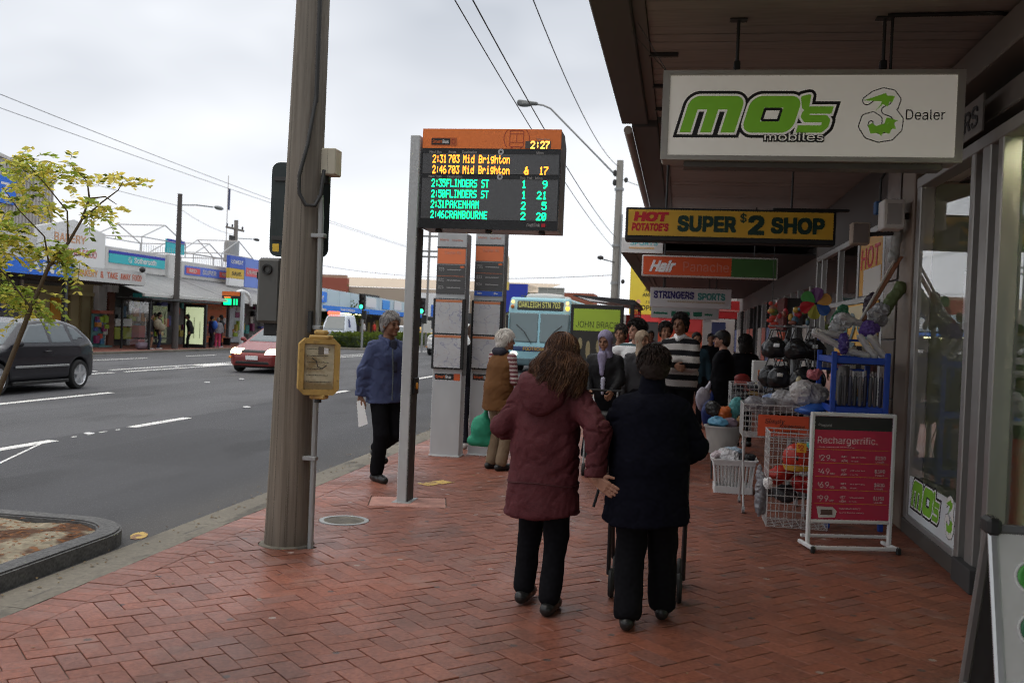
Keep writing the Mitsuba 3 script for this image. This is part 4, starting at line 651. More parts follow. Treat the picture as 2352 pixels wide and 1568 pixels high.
# ---- street tree in the planter
tr = thing('street_tree', 'young street tree with yellow green pinnate leaves leaning out of the planter at the left', 'tree')
W0 = [(-4.77, 5.72, 0.0), (-4.62, 5.74, 0.42), (-4.38, 5.78, 1.04), (-4.17, 5.8, 1.62), (-4.05, 5.8, 1.90), (-3.92, 5.8, 2.05), (-3.83, 5.8, 2.2), (-3.78, 5.8, 2.34)]
part(tr, 'trunk', tube(W0, [0.023, 0.021, 0.018, 0.015, 0.012, 0.010, 0.008, 0.006], 10), mat((0.115, 0.085, 0.055), 0.8), smooth=True)
BR = [[(-4.17, 5.8, 1.62), (-4.26, 5.7, 1.80), (-4.36, 5.62, 1.98), (-4.50, 5.5, 2.14)], [(-4.20, 5.8, 1.55), (-4.25, 5.85, 1.70), (-4.28, 5.9, 1.80)], [(-3.92, 5.8, 2.05), (-3.90, 5.75, 2.25), (-3.99, 5.7, 2.42), (-4.06, 5.66, 2.55)], [(-3.83, 5.8, 2.2), (-3.72, 5.84, 2.32), (-3.60, 5.88, 2.42), (-3.55, 5.9, 2.49)], [(-4.05, 5.8, 1.9), (-4.02, 5.7, 2.08), (-4.12, 5.62, 2.25), (-4.18, 5.58, 2.40)], [(-4.05, 5.8, 1.9), (-3.93, 5.9, 1.98), (-3.82, 5.98, 2.0)], [(-4.36, 5.62, 1.98), (-4.50, 5.66, 2.0), (-4.65, 5.7, 2.02)], [(-3.78, 5.8, 2.34), (-3.80, 5.8, 2.45), (-3.88, 5.8, 2.56)], [(-3.78, 5.8, 2.34), (-3.70, 5.85, 2.36), (-3.62, 5.9, 2.33)], [(-4.38, 5.78, 1.04), (-4.50, 5.7, 1.25), (-4.58, 5.62, 1.5)]]
for b in BR: b = [(q[0] - .03 * max(0, i - 1), q[1], q[2] - .012 * max(0, i - 1)) for i, q in enumerate(b)]; part(tr, 'branch', tube(b, np.linspace(0.0065, 0.0025, len(b)), 6), mat((0.105, 0.08, 0.05), 0.8), smooth=True)
LEAF = {}
for nm, c in (('green', (0.40, 0.52, 0.11)), ('olive', (0.56, 0.58, 0.12)), ('yellow', (0.85, 0.74, 0.18)), ('dark', (0.10, 0.135, 0.026))):
    k = 'bsdf_leaf_' + nm; LEAF[nm] = k
    scene[k] = {'type': 'principledthin', 'base_color': {'type': 'rgb', 'value': c}, 'roughness': 0.55, 'diff_trans': 1.4, 'spec_trans': 0.0}
R = np.random.default_rng(77); leafs = {k: [] for k in LEAF}; twigs = []
def frond(p, d, L, kind):
    d = d / np.linalg.norm(d); n = 7; t = np.linspace(0, 1, n + 1)[:, None]; dr_ = V(0, 0, -0.45) * L
    path_ = p + d * L * t + dr_ * t ** 2; twigs.append(tube(path_[::2], 0.0016, 4)); side = np.cross(d, [0, 0, 1]); side /= np.linalg.norm(side) + 1e-9
    for i in range(1, n + 1):
        for s in (-1, 1):
            a = path_[i]; q = side * s * 0.85 + d * 0.55 + V(0, 0, R.uniform(-0.35, 0.1)); q /= np.linalg.norm(q); l = R.uniform(0.036, 0.054); w_ = l * 0.25; up_ = np.cross(q, R.normal(0, 1, 3)); up_ /= np.linalg.norm(up_)
            leafs[kind if R.random() < 0.75 else R.choice(list(LEAF))].append(TM([a, a + q * l * .5 + up_ * w_, a + q * l, a + q * l * .5 - up_ * w_], [[0, 1, 2], [0, 2, 3]]))
def spray(c, r, n, kinds):
    for _ in range(int(n * 1.9)):
        q = V(*c) + V(-.08, 0, 0) + R.normal(0, 1, 3) * np.asarray(r) * 0.6; d = R.normal(0, 1, 3) * V(1, 1, 0.5) + V(0.25, 0, 0.1); frond(q, d, R.uniform(0.11, 0.18), R.choice(kinds))
for c, r, n, k in (((-4.02, 5.66, 2.52), (0.17, 0.16, 0.07), 16, ['yellow', 'olive', 'green']), ((-3.85, 5.8, 2.50), (0.12, 0.14, 0.06), 8, ['yellow', 'olive']), ((-3.58, 5.9, 2.46), (0.08, 0.1, 0.05), 6, ['yellow']), ((-3.70, 5.84, 2.30), (0.10, 0.12, 0.06), 9, ['green', 'olive', 'yellow']), ((-4.02, 5.66, 2.28), (0.13, 0.14, 0.08), 15, ['olive', 'yellow', 'green']), ((-4.40, 5.6, 2.12), (0.20, 0.18, 0.09), 22, ['olive', 'green', 'yellow']), ((-4.22, 5.7, 2.04), (0.17, 0.16, 0.08), 19, ['green', 'yellow', 'olive']), ((-3.92, 5.82, 1.99), (0.13, 0.15, 0.07), 16, ['green', 'olive', 'yellow']), ((-4.42, 5.65, 1.92), (0.17, 0.15, 0.07), 12, ['olive', 'green']), ((-4.12, 5.78, 1.66), (0.13, 0.14, 0.05), 13, ['olive', 'yellow', 'green']), ((-4.30, 5.8, 1.72), (0.13, 0.12, 0.08), 12, ['green', 'olive']), ((-4.52, 5.68, 1.52), (0.09, 0.1, 0.08), 8, ['olive', 'yellow']), ((-4.46, 5.7, 1.22), (0.02, 0.06, 0.12), 3, ['olive'])):
    spray(c, r, n, k)
for k, ls in leafs.items(): part(tr, 'foliage', cat(*ls), LEAF[k], kind='stuff')
part(tr, 'leaf_stalks', cat(*twigs), mat((0.16, 0.14, 0.05), 0.8), kind='stuff')
# ================================================================ across the street
BLU = mat((0.02, 0.16, 0.72), 0.45); TEAL = mat((0.03, 0.46, 0.52), 0.45); NAVY = mat((0.02, 0.04, 0.38), 0.45); TAN = mat((0.42, 0.34, 0.18), 0.6); BRN = mat((0.16, 0.06, 0.04), 0.6); GREYW = mat((0.30, 0.29, 0.28), 0.6)
wh = thing('warehouse', 'cream ribbed metal building with gable roof rising behind the bank at the left edge', 'building')
part(wh, 'ribbed_wall', place(extr(Polygon([(20, 0), (46.0, 0), (46.0, 8.15), (38.5, 9.2), (20, 7)]), 0.3), (-32.3, 0, 0), (0, 1, 0), (0, 0, 1)), M['cream'])
R = np.random.default_rng(31)
for i in range(34): y = 37.6 + 0.25 * i; part(wh, 'wall_rib', bx(-32.0, -31.96, y, y + 0.06, 0, 8.9 - abs(y - 38.6) * 0.15 - 0.1), M['cream'])
part(wh, 'end_wall', bx(-60, -32.32, 45.7, 45.9, 0, 8.1), M['cream']); part(wh, 'roof_edge', place(extr(Polygon([(38.4, 9.2), (46.1, 8.12), (46.1, 8.28), (38.4, 9.36)]), 0.5), (-32.4, 0, 0), (0, 1, 0), (0, 0, 1)), M['offwhite'])
part(wh, 'blue_sign', bx(-31.95, -31.85, 37.5, 42.9, 6.55, 7.85), BLU); text(wh, 'lettering', 'ANZ', 0.62, (-31.84, 40.2, 6.9), M['white'], EAST, w=2.2)
# bank and bakery under a flat canopy
bk = thing('bank', 'bank branch with a long bright blue canopy fascia at the far left', 'shop')
part(bk, 'canopy', bx(-26, -22.66, 18, 33.7, 2.80, 3.0), M['dark']); part(bk, 'fascia', bx(-22.66, -22.58, 18, 33.78, 2.82, 3.37), BLU); text(bk, 'lettering', 'ANZ', 0.36, (-22.57, 31.2, 2.92), M['white'], EAST, w=2.1)
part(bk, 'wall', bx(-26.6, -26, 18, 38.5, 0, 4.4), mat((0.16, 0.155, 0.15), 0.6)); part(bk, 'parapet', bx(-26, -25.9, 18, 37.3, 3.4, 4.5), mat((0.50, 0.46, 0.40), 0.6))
for y in (30.5, 33.0, 35.4): part(bk, 'window_frame', cb(-26.0, -25.9, y, y + 0.15, 0, 2.75, 0.01), M['offwhite'])
part(bk, 'window_blind', [bx(-25.98, -25.95, 35.6, 38.4, 0.5, 2.6)], TAN); part(bk, 'orange_poster', bx(-25.94, -25.9, 37.3, 38.3, 1.1, 2.1), mat((0.60, 0.28, 0.02), 0.5)); part(bk, 'display', [bx(-25.94, -25.9, 35.7, 37.2, 0.6, 1.1)], mat((0.35, 0.14, 0.05), 0.6)); part(bk, 'side_column', bx(-22.9, -22.75, 33.6, 33.75, 0, 2.8), M['dark']); part(bk, 'blue_notice', bx(-25.94, -25.9, 34.2, 34.9, 1.5, 1.9), NAVY)
bw = thing('bakery', 'white bakery shop with red and orange lettering on its canopy board and parapet', 'shop')
part(bw, 'canopy', bx(-26, -22.66, 33.82, 38.85, 2.75, 2.95), M['dark']); part(bw, 'fascia', bx(-22.66, -22.58, 33.82, 38.88, 2.77, 3.31), M['wallgrime']); RBR = mat((0.55, 0.12, 0.05), 0.5)
ORL = mat((0.62, 0.28, 0.08), 0.5)
for t, y, w_ in (('BAKERY', 34.1, 1.25), ('&', 35.55, 0.2), ('TAKE', 36.0, 0.75), ('AWAY', 36.95, 0.75), ('FOOD', 37.85, 0.7)): text(bw, 'lettering', t, 0.24, (-22.57, y, 2.94), ORL if len(t) > 4 else RBR, EAST, w=w_)
part(bw, 'parapet', bx(-26, -25.85, 36.2, 41.0, 3.45, 4.98), M['white']); part(bw, 'parapet_gable', place(extr(Polygon([(36.2, 4.98), (41.0, 4.98), (41.0, 5.1), (38.6, 5.5)]), 0.14), (-25.99, 0, 0), (0, 1, 0), (0, 0, 1)), M['white']); part(bw, 'left_parapet', bx(-26, -25.86, 33.8, 36.2, 3.45, 4.55), M['wallgrime'])
text(bw, 'lettering', 'AWAY FOOD', 0.30, (-25.84, 38.0, 3.95), mat((0.55, 0.16, 0.16), 0.5), EAST, w=2.35); text(bw, 'lettering', 'BAKERY', 0.34, (-25.84, 37.3, 4.5), mat((0.62, 0.33, 0.18), 0.5), EAST, w=2.2)
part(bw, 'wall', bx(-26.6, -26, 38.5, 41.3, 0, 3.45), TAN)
for y in (38.6, 39.4, 40.25): part(bw, 'window_frame', cb(-26.0, -25.92, y, y + 0.1, 0, 2.4, 0.01), mat((0.25, 0.19, 0.09), 0.6))
part(bw, 'beam', bx(-25.99, -25.9, 38.5, 40.4, 2.25, 2.42), mat((0.45, 0.38, 0.2), 0.6)); part(bw, 'pier', cb(-26, -25.7, 40.4, 41.05, 0, 2.75, 0.01), M['wallgrime']); part(bw, 'brick_pier', cb(-26, -25.6, 41.1, 41.55, 0, 2.5, 0.01), BRN); part(bw, 'pier_cap', cb(-26, -25.5, 41.1, 41.65, 2.5, 3.1, 0.01), M['white'])
part(bw, 'flood_lamp', ell((-22.4, 38.3, 3.42), (0.12, 0.16, 0.12), 1), M['black'])
# the three gabled shops with sloping verandah roofs
def verandah(p, y0, y1, z0=3.5, z1=2.42, x0=-26.0, x1=-22.75):
    n = max(2, int((y1 - y0) / 0.8)); e = (y1 - y0) / n
    for i in range(n):
        a = y0 + e * i; m = TM([[x0, a, z0], [x0, a + e - 0.03, z0], [x1, a + e - 0.03, z1], [x1, a, z1], [x0, a, z0 + .04], [x0, a + e - 0.03, z0 + .04], [x1, a + e - 0.03, z1 + .04], [x1, a, z1 + .04]], [[0, 1, 2], [0, 2, 3], [4, 6, 5], [4, 7, 6], [0, 3, 7], [0, 7, 4], [1, 5, 6], [1, 6, 2], [3, 2, 6], [3, 6, 7], [0, 4, 5], [0, 5, 1]])
        part(p, 'roof_sheet', m, M['corr'])
    part(p, 'gutter', cb(x1 - 0.02, x1 + 0.1, y0, y1, z1 - 0.1, z1 + 0.05, 0.01), M['offwhite'])
def house_frame(p, y0, y1, z0, z1, z2, x=-26.0, d=2.6):
    ym = (y0 + y1) / 2; G = M['greygrid']; r = 0.028
    for xx_ in (x, x - d): part(p, 'roof_frame', [cyl((xx_, y0, z0), (xx_, y0, z1), r, n=6), cyl((xx_, y1, z0), (xx_, y1, z1), r, n=6), cyl((xx_, y0, z1), (xx_, ym, z2), r, n=6), cyl((xx_, y1, z1), (xx_, ym, z2), r, n=6), cyl((xx_, y0, z1), (xx_, y1, z1), r, n=6)], G)
    part(p, 'roof_frame_bar', [cyl((x, y, z), (x - d, y, z), r, n=6) for y, z in ((y0, z1), (y1, z1), (ym, z2))], G)
    part(p, 'fence_rail', [cyl((x, y0 + 0.22 * i, z0), (x, y0 + 0.22 * i, z0 + 0.4), 0.012, n=5) for i in range(int((y1 - y0) / 0.22))], G, kind='stuff')
ts = thing('teal_sign_shop', 'shop with a teal and navy name board and a wire house frame on top', 'shop')
part(ts, 'parapet', cb(-26, -25.85, 41.05, 46.4, 3.55, 4.60, 0.02), M['wallgrime']); part(ts, 'name_board', bx(-25.85, -25.8, 41.3, 46.2, 3.86, 4.28), TEAL); part(ts, 'name_board_top', bx(-25.85, -25.79, 41.3, 46.2, 4.285, 4.42), NAVY); text(ts, 'lettering', 'Sotheroath', 0.24, (-25.79, 43.35, 3.98), M['white'], EAST, w=2.0); part(ts, 'round_mark', lathe([(0.06, 0), (0.15, 0), (0.15, 0.02)], (-25.8, 43.0, 4.08), 14, 'x'), M['white'])
part(ts, 'pillar', cb(-26, -25.7, 46.4, 47.6, 3.1, 4.65, 0.02), M['wallgrime']); verandah(ts, 39.0, 47.4); house_frame(ts, 44.3, 48.6, 4.6, 5.32, 6.1); part(ts, 'roof_sign', bx(-26.1, -26.0, 46.7, 48.5, 4.75, 5.45), TEAL); part(ts, 'roof_sign_top', bx(-26.0, -25.98, 46.7, 48.5, 5.28, 5.46), NAVY); part(ts, 'awning_lamp', ell((-22.7, 41.8, 2.75), (0.12, 0.16, 0.12), 1), M['black'])
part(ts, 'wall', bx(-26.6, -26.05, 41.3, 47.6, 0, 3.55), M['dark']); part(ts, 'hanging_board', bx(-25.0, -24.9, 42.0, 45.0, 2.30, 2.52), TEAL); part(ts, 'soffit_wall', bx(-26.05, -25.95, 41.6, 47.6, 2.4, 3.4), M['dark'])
cols = [(0.45, 0.36, 0.05), (0.25, 0.03, 0.12), (0.05, 0.16, 0.30), (0.5, 0.48, 0.42), (0.30, 0.42, 0.03), (0.04, 0.30, 0.27), (0.5, 0.06, 0.03), (0.13, 0.13, 0.14), (0.52, 0.20, 0.03), (0.08, 0.09, 0.32), (0.03, 0.03, 0.035), (0.6, 0.6, 0.58)]
def displays(p, y0, y1, z0, z1, n, x=-26.0, seed=0, name='window_display', big=0.55):
    R = np.random.default_rng(seed)
    for i in range(n):
        y = R.uniform(y0, y1 - 0.25); z = R.uniform(z0, z1 - 0.2); w_ = R.uniform(0.18, big); h = R.uniform(0.15, big); part(p, name, bx(x - 0.02, x + 0.02 + 0.006 * i, y, min(y + w_, y1), z, min(z + h, z1)), mat(cols[R.integers(0, len(cols))], 0.5))
displays(ts, 41.7, 47.3, 0.4, 2.2, 40, seed=4); part(ts, 'counter', bx(-26, -25.7, 41.8, 43.2, 0.95, 1.3), M['white']); part(ts, 'lime_panel', bx(-26, -25.72, 41.8, 43.2, 0.35, 0.9), mat((0.34, 0.38, 0.03), 0.5)); part(ts, 'red_case', cb(-25.9, -25.4, 43.3, 43.9, 0.05, 1.0, 0.02), mat((0.40, 0.03, 0.03), 0.5))
for y in (43.25, 44.6, 46.0): part(ts, 'window_frame', cb(-25.95, -25.85, y, y + 0.09, 0, 2.4, 0.01), M['alum'])
cs = thing('gabled_shop', 'shop with red and blue striped name boards and an orange poster wall under the verandah', 'shop')
part(cs, 'parapet', cb(-26, -25.85, 48.0, 54.2, 3.55, 4.42, 0.02), M['wallgrime']); part(cs, 'blue_board', bx(-25.85, -25.8, 48.3, 53.8, 3.72, 4.2), mat((0.10, 0.17, 0.60), 0.5))
for y0, y1, t in ((48.4, 49.9, 'RED'), (52.2, 53.7, 'PRICES')): part(cs, 'red_board', bx(-25.8, -25.78, y0, y1, 3.80, 4.10), mat((0.62, 0.10, 0.10), 0.5)); text(cs, 'lettering', t, 0.16, (-25.775, y0 + 0.3, 3.88), M['offwhite'], EAST, w=0.8)
text(cs, 'lettering', 'SUPER', 0.24, (-25.79, 50.2, 3.84), M['offwhite'], EAST, w=1.6); verandah(cs, 47.5, 54.5); verandah(cs, 54.8, 61.0, 3.4, 2.3); house_frame(cs, 49.5, 53.0, 4.42, 4.9, 5.6); house_frame(cs, 52.8, 57.0, 4.42, 5.2, 6.1)
part(cs, 'board', cb(-25.3, -25.1, 52.0, 53.9, 4.35, 5.05, 0.01), mat((0.06, 0.12, 0.50), 0.5)); text(cs, 'lettering', 'LOWEST', 0.2, (-25.09, 52.2, 4.62), M['white'], EAST, w=1.5); part(cs, 'yellow_board', cb(-25.3, -25.1, 52.0, 53.9, 3.78, 4.34, 0.01), mat((0.60, 0.40, 0.05), 0.5)); text(cs, 'lettering', 'SAVE', 0.2, (-25.09, 52.3, 3.95), M['black'], EAST, w=1.2); part(cs, 'white_board', cb(-25.3, -25.1, 52.0, 53.9, 3.36, 3.77, 0.01), M['white']); part(cs, 'tall_board', cb(-25.3, -25.1, 54.0, 56.2, 3.36, 5.05, 0.01), mat((0.16, 0.25, 0.66), 0.5)); part(cs, 'red_sign', bx(-25.1, -25.08, 54.1, 56.0, 4.0, 4.5), mat((0.62, 0.12, 0.14), 0.5)); text(cs, 'lettering', 'LOW PRICES', 0.18, (-25.07, 54.25, 4.16), M['offwhite'], EAST, w=1.6)
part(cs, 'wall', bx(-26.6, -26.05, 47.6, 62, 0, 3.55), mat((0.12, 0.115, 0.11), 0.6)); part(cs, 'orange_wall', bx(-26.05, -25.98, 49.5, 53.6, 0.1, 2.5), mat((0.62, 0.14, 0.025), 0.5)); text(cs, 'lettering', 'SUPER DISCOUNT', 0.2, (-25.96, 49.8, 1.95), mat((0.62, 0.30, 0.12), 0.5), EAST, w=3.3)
displays(cs, 49.6, 53.5, 0.5, 1.5, 12, x=-25.99, seed=9, big=0.4); displays(cs, 53.8, 61.5, 0.3, 2.3, 42, x=-26.0, seed=12); displays(cs, 47.7, 49.4, 0.4, 2.3, 12, x=-26.0, seed=15)
part(cs, 'glass_door', bx(-26, -25.9, 53.9, 55.3, 0.1, 2.1), mat((0.45, 0.50, 0.54), 0.3))
for y in (53.65, 55.4, 57.4, 59.3): part(cs, 'verandah_post', cyl((-22.85, y, 0), (-22.85, y, 2.4), 0.05), M['offwhite'])
for yc in (48.4, 56.0):
    a = np.linspace(0, np.pi, 17); part(cs, 'white_arch', tube(np.stack([a * 0 - 22.62, yc - 1.15 * np.cos(a), 2.2 + 0.75 * np.sin(a)], 1), 0.10, 8), M['white'], smooth=True)
rk = thing('magazine_rack', 'tall rack of magazines with a red top on the pavement in front of the bakery', 'display rack')
part(rk, 'frame', [bx(-25.3, -24.9, 39.3, 40.3, 0, 0.1), bx(-25.32, -25.28, 39.3, 40.3, 0.1, 1.6)], mat((0.10, 0.25, 0.25), 0.5)); part(rk, 'top', cb(-25.32, -24.9, 39.28, 40.32, 1.5, 1.65, 0.01), mat((0.40, 0.10, 0.06), 0.5)); displays(rk, 39.3, 40.3, 0.15, 1.5, 18, x=-25.2, seed=19, name='magazine', big=0.35)
# shelter, poster light box, bench and departure board across the street
s2 = thing('bus_shelter', 'bus shelter across the street with black flat roof and dark glass walls', 'bus shelter')
part(s2, 'roof', cb(-24.0, -22.3, 39.0, 45.4, 2.17, 2.27, 0.02), M['black']); [part(s2, 'post', cb(x - 0.04, x + 0.04, y - 0.04, y + 0.04, 0, 2.17, 0.006), M['black']) for x, y in ((-23.8, 39.2), (-22.5, 39.2), (-23.8, 41.6), (-23.8, 45.2))]
part(s2, 'glass_panel', TM([[-23.8, 39.2, 0.2], [-23.8, 43.0, 0.2], [-23.8, 43.0, 2.1], [-23.8, 39.2, 2.1]], [[0, 1, 2], [0, 2, 3]]), 'bsdf_glass'); part(s2, 'glass_panel', TM([[-23.8, 39.25, 0.2], [-22.5, 39.25, 0.2], [-22.5, 39.25, 2.1], [-23.8, 39.25, 2.1]], [[0, 1, 2], [0, 2, 3]]), 'bsdf_glass'); part(s2, 'seat', cb(-23.7, -23.3, 40, 42.4, 0.45, 0.5, 0.01), M['dark'])
lb = thing('poster_lightbox', 'lit pale green poster in a black frame at the end of the far bus shelter', 'poster case')
part(lb, 'case', cb(-23.45, -22.30, 43.9, 44.05, 0.05, 2.12, 0.02), M['black']); part(lb, 'poster', bx(-23.33, -22.42, 43.88, 43.9, 0.22, 1.98), mat((0.55, 0.60, 0.42), 0.4), emit=glow((0.75, 0.85, 0.5), 0.18)); part(lb, 'printed_stripe', [bx(-23.2 + 0.3 * i, -23.17 + 0.3 * i, 43.872, 43.88, 0.5, 1.7 - 0.2 * i) for i in range(3)], mat((0.35, 0.42, 0.22), 0.5))
bn = thing('bench', 'dark red brown street bench behind the group of three across the street', 'bench')
part(bn, 'seat', [cb(-24.6 + 0.14 * i, -24.48 + 0.14 * i, 48.6, 50.8, 0.42, 0.46, 0.01) for i in range(3)], BRN); part(bn, 'backrest', [cb(-24.68, -24.62, 48.6, 50.8, 0.52 + 0.13 * i, 0.63 + 0.13 * i, 0.01) for i in range(3)], BRN); [part(bn, 'leg', bx(-24.6, -24.2, y, y + 0.08, 0.03, 0.42), M['black']) for y in (48.8, 50.5)]
d2 = thing('departure_board', 'small distant departure board with orange header and lit green text across the street', 'departure board')
part(d2, 'post', cb(-21.98, -21.84, 46.9, 47.1, 0, 2.86, 0.01), M['steelpaint']); part(d2, 'cabinet', cb(-22.98, -22.0, 46.86, 47.1, 2.12, 2.88, 0.01), M['black']); part(d2, 'orange_header', bx(-22.97, -22.01, 46.84, 46.86, 2.66, 2.87), mat((0.72, 0.16, 0.03), 0.5)); part(d2, 'lit_text', bx(-22.88, -22.46, 46.845, 46.855, 2.2, 2.5), M['black'], emit=glow((0, 0.9, 0.25), 1.0)); part(d2, 'lit_text', [bx(-22.34 + 0.14 * i, -22.26 + 0.14 * i, 46.845, 46.855, 2.2, 2.5) for i in range(2)], M['black'], emit=glow((0, 0.8, 0.25), 0.7)); part(d2, 'orange_text', bx(-22.85, -22.5, 46.845, 46.855, 2.55, 2.6), M['black'], emit=glow((1, .3, .05), .6))
lp = thing('street_lamp', 'dark tapered lamp pole with a short arm rising above the far verandah', 'street lamp')
part(lp, 'pole', tube([(-22.5, 41.4, 0), (-22.5, 41.4, 7.05)], [0.15, 0.10], 12), mat((0.085, 0.075, 0.07), 0.7), smooth=40); part(lp, 'arm', tube([(-22.5, 41.4, 6.55), (-22.2, 42.4, 6.68), (-21.9, 43.4, 6.72)], 0.035, 6), M['galv']); part(lp, 'lamp_head', solid([blob((-21.75, 43.7, 6.72), (0.14, 0.42, 0.10))], 0.04), mat((0.22, 0.23, 0.23), 0.4), smooth=True)
tp = thing('transformer_pole', 'utility pole with crossarm, grey transformer drum and lamp arm behind the gabled shop', 'utility pole')
part(tp, 'pole', tube([(-27, 56.6, 0), (-27, 56.6, 7.5)], [0.17, 0.12], 10), mat((0.24, 0.22, 0.20), 0.8), smooth=40); part(tp, 'cross_arm', cb(-27.1, -27.0, 55.4, 57.8, 6.9, 7.02, 0.01), mat((0.2, 0.18, 0.16), 0.8)); part(tp, 'transformer_drum', lathe([(0, 4.9), (0.42, 4.9), (0.45, 5.0), (0.45, 6.05), (0.40, 6.15), (0, 6.15)], (-26.9, 55.9, 0), 18), mat((0.36, 0.37, 0.36), 0.5), smooth=40); part(tp, 'bushing', [cyl((-26.9, 55.6 + 0.2 * i, 6.15), (-26.9, 55.6 + 0.2 * i, 6.5), 0.05, n=6) for i in range(4)], M['dark']); part(tp, 'insulator', [cyl((-27.05, 55.5 + 0.7 * i, 7.02), (-27.05, 55.5 + 0.7 * i, 7.2), 0.05, n=6) for i in range(4)], M['dark']); part(tp, 'lamp_arm', tube([(-27, 56.6, 6.4), (-26.6, 58.2, 6.5)], 0.03, 6), M['galv']); part(tp, 'lamp_head', solid([blob((-26.5, 58.5, 6.5), (0.12, 0.4, 0.09))], 0.04), M['dark'], smooth=True); part(tp, 'brace', cyl((-27, 56.6, 5.0), (-26.9, 55.9, 4.9), 0.04), M['dark'])
fp = thing('flagpole', 'thin white flagpole with a limp dark flag above the far shops', 'flagpole')
part(fp, 'pole', cyl((-30, 61.5, 0), (-30, 61.5, 10.95), 0.04, 0.025), M['offwhite']); part(fp, 'flag', vnoise(bx(-30.02, -29.96, 61.52, 61.78, 8.7, 10.1), 0.01, (9, 9, 3)), mat((0.06, 0.07, 0.14), 0.7))
# beyond the side street: pale blue supermarket, tan roof, brick wall
nm = thing('supermarket', 'pale blue ribbed supermarket wall with bright blue fascia and signs beyond the side street', 'shop')
u = V(-2.9, 40, 0); u /= np.linalg.norm(u); nrm = V(u[1], -u[0], 0); o0 = V(-30.7, 78, 0)
def sm(name, a0, a1, z0, z1, d0, d1, m, **k): return part(nm, name, place(bx(a0, a1, z0, z1, d0, d1), o0, u, (0, 0, 1)), m, **k)
PALE = mat((0.50, 0.62, 0.66), 0.5)
for i in range(22): sm('wall_panel', 2.0 * i + 0.02, 2.0 * i + 1.98, 2.35, 4.45 - 0.012 * i, -0.3, 0.02 * (i % 2), PALE)
sm('lower_wall', 0, 44, 0, 2.35, -3.2, -3.0, mat((0.10, 0.09, 0.085), 0.7)); sm('canopy', 0, 44, 2.36, 2.46, -3, 1.4, M['dark']); sm('fascia', -0.1, 44, 2.38, 2.86, 1.4, 1.5, mat((0.03, 0.20, 0.72), 0.5)); sm('blue_sign', 0.5, 5.4, 3.2, 4.1, 0.05, 0.15, mat((0.03, 0.22, 0.80), 0.5))
for t, a, z, h, d, w_ in (('Nutsmart', 1.0, 3.4, 0.4, 0.16, 3.4), ('Nutsmart', 24, 2.5, 0.30, 1.51, 6.0), ('Fresh', 33, 2.5, 0.22, 1.51, 3.5), ('THE FRESH', 5, 2.5, 0.2, 1.51, 5.0)): part(nm, 'lettering', place(lettering(t, h, w_), o0 + u * a + V(0, 0, z) + nrm * d, u, (0, 0, 1)), M['white'])
for a0, a1 in ((20.0, 24.2), (33.5, 37.5)): sm('white_sign', a0, a1, 3.15, 4.15, 0.05, 0.12, M['white'])
sm('blue_poster', 27.5, 31, 3.1, 4.1, 0.05, 0.12, mat((0.06, 0.32, 0.80), 0.5)); sm('dark_gap', 19.5, 26, 4.3, 4.5, -0.6, 0.06, M['dark'])
for a0, a1 in ((8, 12.4), (13.2, 18.6)): sm('strip_light', a0, a1, 2.24, 2.33, 0.2, 0.5, M['white'], emit=glow((1.0, 0.93, 0.5), 2.0))
R = np.random.default_rng(41)
for i in range(22): a = 3 + 1.9 * i; sm('window_display', a, a + R.uniform(0.7, 1.7), R.uniform(0.1, 0.5), R.uniform(1.3, 2.2), -2.99, -2.9, mat(((0.45, 0.38, 0.12), (0.30, 0.10, 0.05), (0.05, 0.05, 0.06), (0.42, 0.40, 0.36), (0.10, 0.20, 0.35))[R.integers(0, 5)], 0.6))
tb2 = thing('long_roofed_hall', 'long low building with a pale tan roof behind the supermarket', 'building')
part(tb2, 'roof', TM([[-62, 124, 6.2], [-18, 124, 6.2], [-18, 150, 8.6], [-62, 150, 8.6]], [[0, 1, 2], [0, 2, 3]]), mat((0.42, 0.34, 0.255), 0.7)); part(tb2, 'wall', bx(-62, -18, 124.05, 124.3, 0, 6.15), mat((0.40, 0.33, 0.26), 0.7)); part(tb2, 'brick_wall', bx(-60, -43, 123, 123.9, 0, 7.2), mat((0.30, 0.085, 0.055), 0.7)); part(tb2, 'brick_roof', bx(-60, -43.2, 123.2, 123.8, 7.2, 7.6), mat((0.38, 0.25, 0.18), 0.7))
cl = thing('corner_building', 'pale cream corner building seen between the two totems', 'building')
part(cl, 'wall', [bx(-26, -19.5, 125, 140, 0, 7.3)], mat((0.48, 0.42, 0.33), 0.7)); part(cl, 'parapet', cb(-22.6, -21.2, 119.5, 121, 0, 9.8, 0.1), mat((0.55, 0.47, 0.34), 0.7)); part(cl, 'round_top', ell((-21.9, 120.2, 9.8), (0.8, 0.8, 1.2), 2), mat((0.55, 0.46, 0.33), 0.7)); part(cl, 'navy_fascia', bx(-23.4, -18.5, 119, 119.4, 3.4, 7.0), NAVY); part(cl, 'yellow_sign', bx(-22.8, -20.8, 118.95, 119, 6.2, 7.2), mat((0.62, 0.48, 0.12), 0.5)); part(cl, 'shopfront', bx(-26, -17, 120, 120.5, 0, 3.2), M['dark'])
wb = thing('white_shop', 'white low shop wall behind the right traffic light', 'building')
part(wb, 'wall', bx(-34, -26.5, 122, 123, 0, 5.6), M['white']); part(wb, 'lower_wall', bx(-33.9, -26.5, 121.8, 121.95, 0, 2.6), M['dark'])
rb = thing('red_brick_shop', 'red brick shop with an orange sign left of the bus', 'building')
part(rb, 'wall', bx(-17.5, -11.0, 126, 132, 0, 6.4), mat((0.30, 0.10, 0.06), 0.7)); part(rb, 'orange_sign', bx(-16.5, -13.5, 125.8, 125.95, 3.2, 5.0), mat((0.62, 0.30, 0.08), 0.5)); part(rb, 'lower_wall', bx(-17.3, -11, 125.85, 125.98, 0, 2.8), M['dark'])
